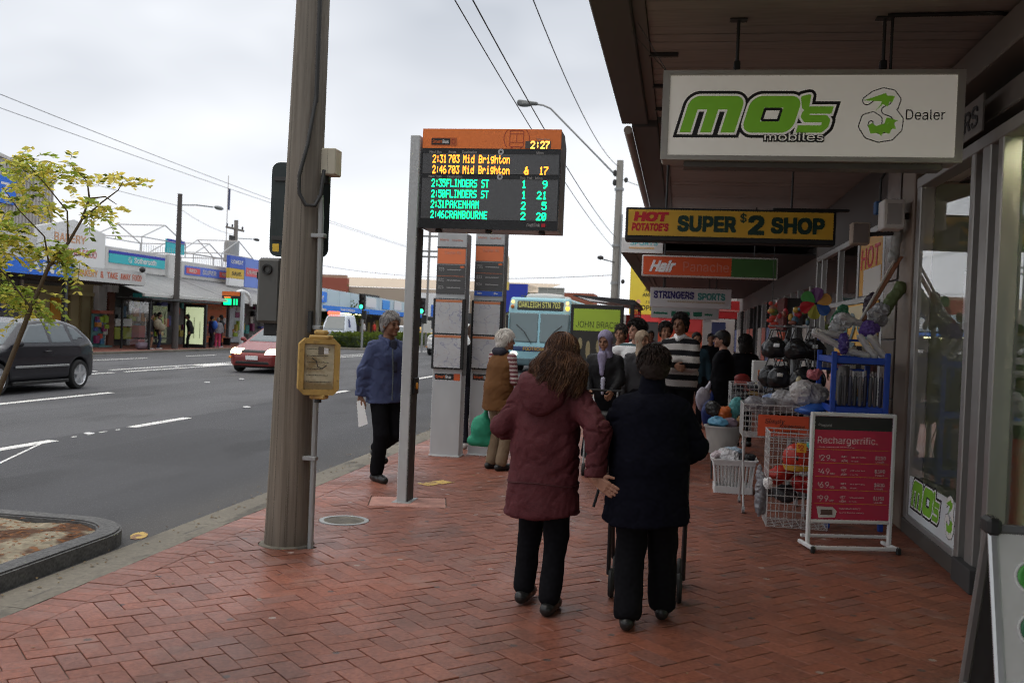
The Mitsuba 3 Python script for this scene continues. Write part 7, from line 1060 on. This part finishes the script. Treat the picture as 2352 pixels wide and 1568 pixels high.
def lump(name, lab, c, r, m, cat_, amp=.015, freq=14, grp=None, res=None, crease=0):
    sd = int(abs(c[0] * 91 + c[2] * 57)) % 99; rg = np.random.default_rng(sd); r = V(*r); pr = [blob(V(*c) + rg.uniform(-.55, .55, 3) * r, r * rg.uniform(.45, .75)) for _ in range(5)]
    b = solid(pr + [blob(c, r * .75)], res or max(min(r) / 6, .009), .012); v = np.array(b.vertices); n = np.array(trimesh.Trimesh(v, b.faces, process=False).vertex_normals); rd = np.abs(meshkit.fbm(v * freq * 1.3, 3, sd) - .5); v += n * ((.16 - rd) * amp * 3.2)[:, None]
    return single(name, vnoise(TM(v, b.faces), amp * .35, freq * 3, 3), m, lab, cat_, grp, smooth=28)
# red poster stand
ps = thing('poster_stand', 'white framed floor stand holding a crimson price poster in front of the stalls', 'sign stand')
ex = V(.66, .17, 0); ex /= np.linalg.norm(ex); o = V(1.035, 7.90, 0); Pz = lambda a, z, d=0.0: o + ex * a + V(0, 0, z) + V(ex[1], -ex[0], 0) * d
def pb(nm, a0, a1, z0, z1, d0, d1, m, c=.004, **k): return part(ps, nm, place(cb(a0, a1, z0, z1, d0, d1, c), o, ex, (0, 0, 1)), m, **k)
for a in (0.0, 0.655): pb('upright', a, a + .028, .04, 1.065, -.02, .02, WPL, .006)
pb('top_rail', .028, .655, 1.035, 1.065, -.018, .018, WPL, .006); pb('lower_rail', .028, .655, .205, .232, -.018, .018, WPL, .006); pb('foot_rail', -.01, .70, .075, .10, -.10, -.07, WPL, .006); pb('foot_rail', -.01, .70, .02, .05, .10, .13, WPL, .006)
for a in (-.012, .665): pb('foot', a, a + .03, .02, .05, -.14, .10, WPL, .006); pb('foot_cap', a - .004, a + .034, -.005, .052, .13, .155, M['black'], .008)
pb('poster', .028, .655, .234, 1.033, -.006, .004, mat((0.42, 0.026, 0.064), .5), .001); pb('poster_header', .03, .653, .93, 1.032, .004, .006, mat((0.020, 0.020, 0.021), .5), .0005)
PT = mat((0.58, 0.42, 0.44), .5); GO = mat((0.50, 0.16, 0.03), .5)
def pt(t, a, z, h, w, m=PT, **k): part(ps, 'lettering', place(lettering(t, h, w, depth=.001, **k), Pz(a, z, .0065), ex, (0, 0, 1)), m)
pt('Prepaid', .06, .955, .022, .105, mat((0.36, 0.36, 0.36), .5), bold=False); pt('Rechargerrific.', .058, .825, .052, .48, mat((0.62, 0.48, 0.50), .5), bold=False)
pb('printed_rule', .06, .36, .795, .798, .004, .006, PT, .0002)
for z in (.775, .67, .565, .46, .355): pb('orange_rule', .05, .64, z, z + .005, .004, .0065, GO, .0005)
for i, (pr, rt) in enumerate((('29', '$210'), ('49', '$390'), ('69', '$600'), ('99', '$1750'))): z = .69 - .105 * i; pt('$', .072, z + .02, .02, .014, bold=False); pt(pr, .088, z, .045, .075, bold=False); pt('cap', .168, z, .018, .038, bold=False); pt('GET', .255, z + .028, .014, .045); pt('or', .270, z + .013, .009, .016, bold=False); pt('MORE', .255, z - .004, .013, .05); pt('talk and text', .33, z + .028, .011, .12, bold=False); pt('to use', .33, z - .002, .011, .06, bold=False); pt(rt, .525, z + .018, .026, .085); pt('credit', .530, z - .006, .014, .07, bold=False)
part(ps, 'card_picture', place(extr(Polygon([(.07, .335), (.20, .33), (.235, .30), (.22, .25), (.09, .245)]), .003), Pz(0, 0, .006), ex, (0, 0, 1)), mat((.5, .46, .44), .5)); pb('card_print', .105, .20, .27, .31, .009, .010, mat((.10, .06, .05), .5), .0003); pt('Need More Room?', .255, .315, .013, .17, bold=False); pt('see inside for details', .255, .285, .010, .20, bold=False)
# mesh bin with balls
mbn = thing('wire_bin', 'tall white wire mesh bin with red balls standing left of the crimson poster stand', 'wire bin'); basket_wire(mbn, .80, 1.30, 8.62, 9.05, .02, .82, .066, .0032)
bl = thing('play_ball', 'red play ball with a yellow band near the top of the wire mesh bin', 'ball'); part(bl, 'ball_skin', ell((1.05, 8.78, .60), (.125, .125, .125), 3), mat((0.42, 0.030, 0.018), .28), smooth=True); part(bl, 'yellow_band', lathe([(.105, -.07), (.127, -.02), (.105, -.04)], (1.05, 8.78, .565), 24), mat((0.5, 0.30, 0.04), .4), smooth=True)
part(bl, 'dark_mark', ell((1.035, 8.655, .61), (.012, .004, .022), 1), M['black'])
tg = thing('price_tag', 'small yellow price tag hanging on the wire mesh bin', 'price tag'); part(tg, 'card', cb(1.02, 1.10, 8.605, 8.61, .665, .745, .002), mat((0.60, 0.36, 0.03), .5)); text(tg, 'lettering', '2', .05, (1.045, 8.603, .68), mat((.5, .08, .02), .5)); text(tg, 'lettering', '$', .03, (1.027, 8.603, .70), mat((.5, .08, .02), .5))
for i, (x, z, c, lab) in enumerate(((.90, .44, (0.40, 0.03, 0.02), 'red felt hat low in the wire mesh bin at the left'), (1.10, .36, (0.34, 0.02, 0.02), 'red felt hat at the bottom middle of the wire mesh bin'), (1.22, .52, (0.03, 0.06, 0.26), 'blue parcel at the right side of the wire mesh bin'), (1.19, .68, (0.05, 0.28, 0.22), 'sea green toy in the upper right of the wire mesh bin'), (.98, .26, (.02, .02, .022), 'black cloth bundle at the bottom of the wire mesh bin'))): lump('novelty_toy', lab, (x, 8.83, z), (.10, .12, .075), mat(c, .5), 'toy', .02, 11, 'goods in the wire mesh bin')
lump('fur_trim', 'small white fluffy trim on the left side of the wire mesh bin', (.80, 8.66, .37), (.035, .03, .05), M['white'], 'trim', .012, 40)
lump('plastic_bag', 'limp grey plastic bag hanging on the left side of the wire mesh bin', (.755, 8.72, .30), (.045, .045, .22), mat((0.20, 0.20, 0.215), .25), 'bag', .02, 16)
# orange handwritten sign and trolley
osg = thing('handwritten_sign', 'bright orange red card sign with black handwriting hung on the white wire trolley', 'sign'); part(osg, 'card', cb(.74, 1.19, 9.19, 9.20, .73, .925, .003), mat((0.55, 0.075, 0.025), .5))
for t, h, x, z, w in (('Simply', .04, .80, .85, .17), ('SCRUMPTIOUS', .026, .93, .815, .22), ('ADD A GARNISH', .024, .82, .765, .28)): text(osg, 'lettering', t, h, (x, 9.189, z), M['black'], w=w, shear=.2, bold=False)
def trolley(nm, lab, x0, x1, y0, y1, z0, z1):
    t = thing('display_trolley', lab, 'trolley', 'white wire display trolleys'); basket_wire(t, x0, x1, y0, y1, z0, z1, .05, .003)
    for x in (x0 + .03, x1 - .03): part(t, 'leg', [cyl((x, y0 + .05, z0), (x, y1 + .05, .05), .009, n=6), cyl((x, y1 - .05, z0), (x, y0 - .05, .05), .009, n=6)], WIRE)
    for x in (x0 + .03, x1 - .03): part(t, 'caster', [lathe([(0, -.012), (.032, -.012), (.032, .012), (0, .012)], (x, y, .032), 12, 'x') for y in (y0 - .05, y1 + .05)], M['galv'])
    return t
trolley('', 'white wire trolley with folding legs and plastic wrapped goods behind the orange sign', .62, 1.22, 9.35, 9.85, .70, 1.0); trolley('', 'long white wire table basket full of mixed goods farther back', .62, 1.54, 11.6, 12.2, .78, 1.08)
for i, (x, y, z, r, c, lab) in enumerate(((1.02, 9.6, 1.02, (.14, .15, .10), (.30, .29, .29), 'clear wrapped pale bundle on top of the white wire trolley'), (.80, 9.6, .96, (.13, .14, .09), (.20, .19, .20), 'grey wrapped bundle at the left of the white wire trolley'), (.93, 9.7, 1.06, (.12, .06, .025), (.25, .33, .52), 'pale blue packet lying on the white wire trolley'))): lump('wrapped_bundle', lab, (x, y, z), r, mat(c, .25), 'packet', .02, 16)
# laundry basket
lbk = thing('laundry_basket', 'white plastic laundry basket with slotted sides on the footpath beside the stalls', 'basket')
zb, zt_ = .0, .36; nslot = 11; bt = lambda x0, x1, y0, y1, z: [(x0, y0, z), (x1, y0, z), (x1, y1, z), (x0, y1, z)]
for s0, s1 in (((.44, 10.42), (.80, 10.42)), ((.80, 10.42), (.80, 10.74)), ((.80, 10.74), (.44, 10.74)), ((.44, 10.74), (.44, 10.42))):
    a, b = V(*s0, 0), V(*s1, 0); c = V(.62, 10.58, 0); n_ = nslot if abs((b - a)[0]) > .2 else 9
    for i in range(n_ + 1):
        q = a + (b - a) * i / n_; up_ = c + (q - c) * 1.13; part(lbk, 'slat', tube([q + V(0, 0, .06), up_ + V(0, 0, .31)], .0085, 5), WPL)
for k, z0, z1 in ((1.0, .0, .07), (1.115, .29, .335)): 
    pol = sbox(.62 - .18 * k, 10.58 - .16 * k, .62 + .18 * k, 10.58 + .16 * k).buffer(.02); part(lbk, 'band', extr(pol.difference(pol.buffer(-.012)), z1 - z0).apply_translation([0, 0, z0]), WPL)
pol = sbox(.41, 10.385, .83, 10.775).buffer(.03); part(lbk, 'rim', extr(pol.difference(pol.buffer(-.035)), .018).apply_translation([0, 0, .335]), WPL); part(lbk, 'base', extr(sbox(.44, 10.42, .80, 10.74), .01).apply_translation([0, 0, .006]), WPL)
for x, y, z, r, c, lab in ((.56, 10.52, .37, (.13, .12, .07), (.52, .51, .52), 'crumpled white cloth heaped in the laundry basket'), (.75, 10.52, .35, (.09, .11, .05), (.015, .015, .017), 'black cloth in the right of the laundry basket'), (.60, 10.66, .42, (.10, .07, .03), (.30, .38, .45), 'pale blue lid on top of the laundry basket'), (.45, 10.55, .38, (.07, .10, .03), (.50, .42, .44), 'white and pink hanger ends over the left rim of the laundry basket')): lump('cloth_item', lab, (x, y, z), r, mat(c, .6), 'cloth', .022, 17)
b3 = thing('round_basket', 'white wire rimmed tub heaped with packets behind the laundry basket', 'basket'); part(b3, 'tub', lathe([(0, .31), (.15, .31), (.20, .60), (.212, .60), (.212, .62), (.19, .62), (.14, .33), (0, .33)], (.53, 11.3, 0), 28), mat((.34, .33, .31), .4), smooth=40); [part(b3, 'leg', cyl((.53 + .12 * math.cos(a), 11.3 + .12 * math.sin(a), 0), (.53 + .13 * math.cos(a), 11.3 + .13 * math.sin(a), .32), .01, n=6), M['dark']) for a in (0.5, 2.6, 4.7)]
for x, y, z, r, c, lab in ((.45, 11.25, .66, (.11, .11, .06), (.10, .28, .42), 'blue packet heaped in the round tub'), (.60, 11.28, .66, (.11, .1, .06), (.22, .16, .20), 'purple grey packet heaped in the round tub'), (.54, 11.45, .75, (.08, .08, .08), (.5, .12, .03), 'orange packet on top of the round tub'), (.66, 11.5, .82, (.07, .07, .13), (.10, .34, .34), 'turquoise handled bag standing behind the round tub'), (.40, 11.5, .80, (.09, .09, .10), (.02, .02, .02), 'black bucket shaped tub behind the round tub'), (.72, 11.35, .62, (.05, .06, .12), (.32, .18, .07), 'brown carton beside the round tub')): lump('packet', lab, (x, y, z), r, mat(c, .4), 'packet', .018, 15)
R = np.random.default_rng(71); PAL = [(.40, .12, .10), (.30, .30, .42), (.45, .40, .30), (.05, .05, .06), (.32, .10, .28), (.10, .20, .34), (.48, .46, .44), (.42, .26, .06), (.03, .03, .035), (.22, .20, .22)]
sg = thing('goods_heap', 'jumble of small packets filling the long white wire table basket', 'packets', None, 'stuff'); 
for i in range(60):
    x, y, z = R.uniform(.68, 1.48), R.uniform(11.65, 12.15), R.uniform(.84, 1.08); s = R.uniform(.03, .08, 3); m = mv(cb(-s[0], s[0], -s[1], s[1], -s[2] * .5, s[2] * .5, .01), x, y, z, R.uniform(0, 3)); part(sg, 'packet', m, mat(PAL[R.integers(0, 10)], .4))
cx_ = thing('carton', 'white and orange carton standing above the long wire basket', 'carton'); part(cx_, 'box', cb(.90, 1.30, 12.25, 12.5, 1.08, 1.34, .008), M['offwhite']); part(cx_, 'printed_panel', bx(.96, 1.28, 12.24, 12.25, 1.10, 1.23), mat((.5, .12, .03), .5))
# blue steel rack
br = thing('display_rack', 'blue steel display rack with packed goods behind the crimson poster stand', 'display rack')
for x in (1.33, 1.77):
    for y in (8.85, 9.75): part(br, 'upright', cb(x - .022, x + .022, y - .022, y + .022, 0, 1.53, .005), BLUF)
for z in (1.43, 1.0, .5):
    for y in (8.85, 9.75): part(br, 'cross_rail', cb(1.353, 1.747, y - .015, y + .015, z, z + .055, .004), BLUF)
    for x in (1.33, 1.77): part(br, 'side_rail', cb(x - .015, x + .015, 8.873, 9.727, z - .001, z + .054, .004), BLUF)
    part(br, 'shelf', bx(1.35, 1.75, 8.87, 9.73, z - .012, z - .003), mat((.03, .03, .035), .6))
for i in range(9):
    x = 1.40 + .042 * i; k = thing('umbrella', 'folded dark umbrella, %s from the left on the blue rack' % ORD[i], 'umbrella', 'folded umbrellas in the blue rack'); part(k, 'sleeve', lathe([(0, 0), (.017, .01), (.019, .18), (.016, .26), (0, .27)], (x, 8.92 + .02 * (i % 2), 1.055), 10), mat(((.05, .05, .055), (.09, .085, .09), (.03, .03, .05))[i % 3], .2), smooth=40); part(k, 'handle', cyl((x, 8.92 + .02 * (i % 2), 1.325), (x, 8.92 + .02 * (i % 2), 1.35 + .012 * (i % 3)), .011, n=8), mat((.16, .15, .15), .4))
tm = thing('tissue_roll', 'tall grey tub standing among the umbrellas on the blue rack', 'tub'); part(tm, 'tub', cyl((1.47, 9.2, 1.06), (1.47, 9.2, 1.40), .05, n=16), mat((.14, .135, .13), .4), smooth=40)
PLW = mat((.40, .39, .38), .35)
for i, (a, b) in enumerate((((1.17, 8.95, 1.68), (1.50, 8.95, 1.52)), ((1.18, 9.0, 1.70), (1.45, 9.05, 1.66)), ((1.40, 9.0, 1.84), (1.62, 9.1, 1.76)), ((1.50, 8.95, 1.53), (1.62, 8.95, 1.50)), ((1.56, 8.98, 1.66), (1.68, 8.95, 1.50)), ((1.64, 8.98, 1.66), (1.76, 8.98, 1.50)), ((1.66, 9.05, 1.74), (1.72, 9.0, 1.54)))): k = thing('foam_tube', 'white plastic wrapped tube on the blue rack, %s from the left of the pile' % ORD[i], 'tube', 'white tubes on the blue rack'); part(k, 'tube_body', vnoise(solid([cone(a, b, .030)], .01), .004, 25), PLW, smooth=True)
lump('plastic_wrap', 'bunch of crumpled clear plastic on top of the white tubes', (1.42, 9.1, 1.79), (.10, .08, .09), mat((.30, .30, .30), .2), 'plastic wrap', .025, 18); lump('plastic_wrap', 'crumpled clear plastic round the broom bundle', (1.72, 9.15, 1.86), (.09, .08, .09), mat((.26, .26, .26), .2), 'plastic wrap', .03, 18)
lump('purple_tape', 'dark purple tape round the left white tubes', (1.42, 8.94, 1.60), (.05, .05, .09), mat((.05, .03, .16), .4), 'tape', .018, 25); lump('purple_tape', 'purple tape round the upper white tubes', (1.64, 9.04, 1.74), (.09, .05, .06), mat((.09, .05, .22), .4), 'tape', .018, 25)
kn = thing('broom_bundle', 'bundle of long broom handles leaning up against the pier', 'brooms'); part(kn, 'handles', [cyl((1.60 + .012 * i, 9.2, 1.80 + .01 * i), (1.90 + .02 * i, 9.3, 2.36 + .02 * i), .013, n=8) for i in range(3)], mat((.30, .13, .07), .5)); part(kn, 'pale_handle', cyl((1.58, 9.17, 1.80), (1.87, 9.27, 2.36), .012, n=8), mat((.50, .47, .42), .4)); part(kn, 'green_head', vnoise(solid([cone((1.78, 9.15, 1.90), (1.92, 9.2, 2.12), .055)], .014), .016, 20), mat((.10, .13, .05), .6), smooth=True); part(kn, 'wrapped_end', vnoise(solid([cone((1.86, 9.3, 2.38), (1.90, 9.3, 2.62), .05, .04)], .014), .02, 20), mat((.32, .33, .31), .25), smooth=True)
lump('cloth_pile', 'pile of pale folded cloth packs left of the blue rack', (1.24, 9.5, 1.10), (.16, .18, .12), mat((.42, .40, .38), .5), 'cloth', .03, 13); lump('cloth_pile', 'cream pack standing beside the pale cloth packs', (1.12, 9.6, 1.13), (.04, .06, .12), mat((.42, .36, .20), .5), 'cloth', .015, 13); lump('pink_packet', 'pink packet poking out above the pale cloth packs', (1.25, 9.45, 1.30), (.07, .05, .05), mat((.45, .13, .14), .4), 'packet', .015, 20); lump('blue_tray', 'bright blue tray beneath the pale cloth packs', (1.22, 9.3, .98), (.16, .18, .05), mat((.02, .09, .35), .4), 'tray', .008, 9)
# handbag stand
hb = thing('handbag_stand', 'dark display stand hung with glossy black handbags', 'display stand'); part(hb, 'post', cyl((1.18, 10.6, 0), (1.18, 10.6, 1.95), .025, n=10), M['galv']); part(hb, 'arm', [cyl((1.18, 10.6, z), (1.18 + .25 * math.cos(a), 10.6 + .25 * math.sin(a), z), .010, n=6) for z in (1.75, 1.42, 1.1) for a in np.arange(6) * 1.05], M['galv']); part(hb, 'base', cyl((1.18, 10.6, 0), (1.18, 10.6, .03), .3, n=24), M['black'])
for j, z in enumerate((1.55, 1.25, .95)):
    for i in range(6):
        a = i * 1.05 + .3 * j - 2.6; x, y = 1.18 + .22 * math.cos(a), 10.6 + .22 * math.sin(a); k = thing('handbag', 'black handbag, %s one in the %s tier of the display stand' % (('leftmost front', 'left front', 'front', 'right front', 'right rear', 'left rear')[i], ('top', 'middle', 'bottom')[j]), 'handbag', 'black handbags on the stand')
        part(k, 'bag_body', vnoise(solid([cone((x - .06, y, z - .05), (x + .06, y, z - .05), .07, .065, (1, 1.2, .8)), blob((x, y, z), (.09, .06, .09))], .016, .03), .016, 14, i), mat((.012, .012, .013), .22, 0, .6), smooth=True); part(k, 'strap', tube([(x - .06, y, z + .06), (x - .03, y, z + .16), (x + .03, y, z + .16), (x + .06, y, z + .06)], .007, 5), mat(.014, .3))
        if i % 2 == 0: part(k, 'buckle', cb(x - .03, x + .03, y - .075, y - .06, z - .02, z + .02, .005), M['chrome'])
hr = thing('toy_string', 'string of small bright toys hanging above the handbag stand', 'toys'); 
for i in range(16): x, z = R.uniform(.90, 1.35), R.uniform(1.78, 1.93); part(hr, 'toy', ell((x, 10.45 + R.uniform(-.1, .1), z), R.uniform(.02, .05, 3), 1), mat(((.45, .04, .05), (.40, .25, .05), (.10, .16, .05), (.06, .12, .16), (.25, .10, .07))[i % 5], .4), smooth=True)
gr = thing('red_garland', 'small red garland hanging against the shop frames', 'garland'); part(gr, 'garland_tufts', [ell((1.08 + .03 * math.sin(i * 2.1), 12.0, 1.76 + .034 * i), (.05 - .003 * i, .03, .026), 1) for i in range(9)], mat((.50, .06, .04), .5)); part(gr, 'cord', cyl((1.07, 12, 2.05), (1.07, 12, 3.0), .004, n=5), M['dark'])
pw = thing('pinwheel', 'six petalled pinwheel in green, purple, orange, blue, yellow and red above the handbags', 'pinwheel'); cc = V(1.33, 10.2, 1.985)
for i, c in enumerate(((.11, .03, .12), (.48, .24, .05), (.03, .09, .28), (.36, .34, .05), (.42, .02, .025), (.05, .24, .05))):
    a = math.pi / 2 - 0.1 - i * math.pi / 3; d = V(math.cos(a), 0, math.sin(a)); w_ = V(-d[2], 0, d[0]); pts = [(0, 0), (.06, .045), (.10, .062), (.135, .055), (.155, .03), (.16, 0), (.155, -.03), (.135, -.055), (.10, -.062), (.06, -.045)]
    part(pw, 'petal', vnoise(TM([cc + d * p[0] + w_ * p[1] + V(0, yy + .012 * math.sin(p[1] * 40), 0) for yy in (0, .008) for p in pts], [[0, k, k + 1] for k in range(1, 9)] + [[10, 10 + k + 1, 10 + k] for k in range(1, 9)] + [[k, (k + 1) % 10, 10 + k] for k in range(10)] + [[(k + 1) % 10, 10 + (k + 1) % 10, 10 + k] for k in range(10)]), .001, 5), mat(c, .5))
part(pw, 'hub', ell(cc + V(0, -.006, 0), (.014, .012, .014), 1), M['black']); part(pw, 'stick', cyl((1.335, 10.215, 1.98), (1.35, 10.22, 1.3), .006, n=6), M['dark'])
lump('green_packet', 'green and blue packaged toy hanging behind the white tubes', (1.62, 10.4, 1.86), (.09, .04, .12), mat((.05, .20, .10), .4), 'packet', .02, 18); lump('hanging_goods', 'dark hanging goods at the bargain shop entrance beside the yellow poster', (1.95, 10.8, 1.95), (.07, .06, .20), mat((.05, .035, .05), .5), 'goods', .03, 14)
# shelves of mixed goods seen behind the racks
sh2 = thing('goods_shelf', 'shelf of small boxed goods behind the handbag stand', 'shelf'); part(sh2, 'frame', [bx(1.50, 2.0, 11.2, 11.25, z, z + .025) for z in (.5, .9, 1.3, 1.62)], BLUF)
for i in range(42): z = (.525, .925, 1.325)[i % 3]; x = 1.5 + .5 * R.random(); h = R.uniform(.08, .28); part(sh2, 'boxed_item', bx(x, x + R.uniform(.04, .10), 11.17 + .002 * i, 11.2 + .002 * i, z, z + h), mat(PAL[R.integers(0, 10)], .45))
# whiteboard A board in the near right corner
ab = thing('a_board', 'grey framed whiteboard sandwich board with coloured magnets in the lower right corner', 'sandwich board')
a0, a1, b0, b1 = V(1.075, 3.235, 0.0), V(1.075, 3.565, 1.025), V(1.075, 3.93, 0.0), V(1.075, 3.60, 1.0); SIL = mat((.50, .51, .51), .3, .7)
up_ = a1 - a0; L = np.linalg.norm(up_); up_ /= L; exx = V(1, 0, 0)
for x in (0.0, .62): part(ab, 'front_rail', place(cb(x - .017, x + .017, 0, L, -.012, .012, .008), a0, exx, up_), SIL)
part(ab, 'top_rail', place(cb(.017, .603, L - .035, L - .003, -.011, .011, .006), a0, exx, up_), mat((.16, .16, .165), .4, .4)); part(ab, 'bottom_rail', place(cb(.017, .603, .10, .13, -.011, .011, .006), a0, exx, up_), SIL)
part(ab, 'whiteboard', place(bx(.017, .603, .13, L - .035, -.004, .004), a0, exx, up_), pmat('whiteboard', lambda p, n, uv: mi.Color3f(.60, .595, .575) * (.85 + .2 * fbm(p.x * 8, p.y * 8, p.z * 5, 3)), .3, .5))
u2 = b1 - b0; L2 = np.linalg.norm(u2); u2 /= L2
for x in (0.0, .62): part(ab, 'back_rail', place(cb(x - .017, x + .017, 0, L2, -.012, .012, .008), b0, exx, u2), mat((.24, .24, .235), .4, .5))
part(ab, 'back_panel', place(bx(.017, .603, .1, L2 - .02, -.004, .004), b0, exx, u2), M['dark'])
for x in (0.0, .62): part(ab, 'corner_cap', cb(1.075 + x - .024, 1.075 + x + .024, 3.53, 3.625, .985, 1.045, .012), M['black'])
part(ab, 'brace', cyl((1.075, 3.36, .36), (1.075, 3.80, .40), .007, n=6), SIL)
for z, c, lab in ((.86, (.06, .30, .05), 'green'), (.70, (.02, .13, .05), 'dark green'), (.33, (.45, .02, .03), 'red')): q = a0 + up_ * (z / up_[2]) + exx * .115; part(ab, 'magnet', place(lathe([(0, .012), (.040, .012), (.046, .007), (.046, 0)], (0, 0, .0045), 24), q, exx, up_), mat(c, .4), smooth=40); part(ab, 'magnet_ring', place(lathe([(.050, .003), (.056, .003), (.056, 0)], (0, 0, .0042), 24), q, exx, up_), M['white'])
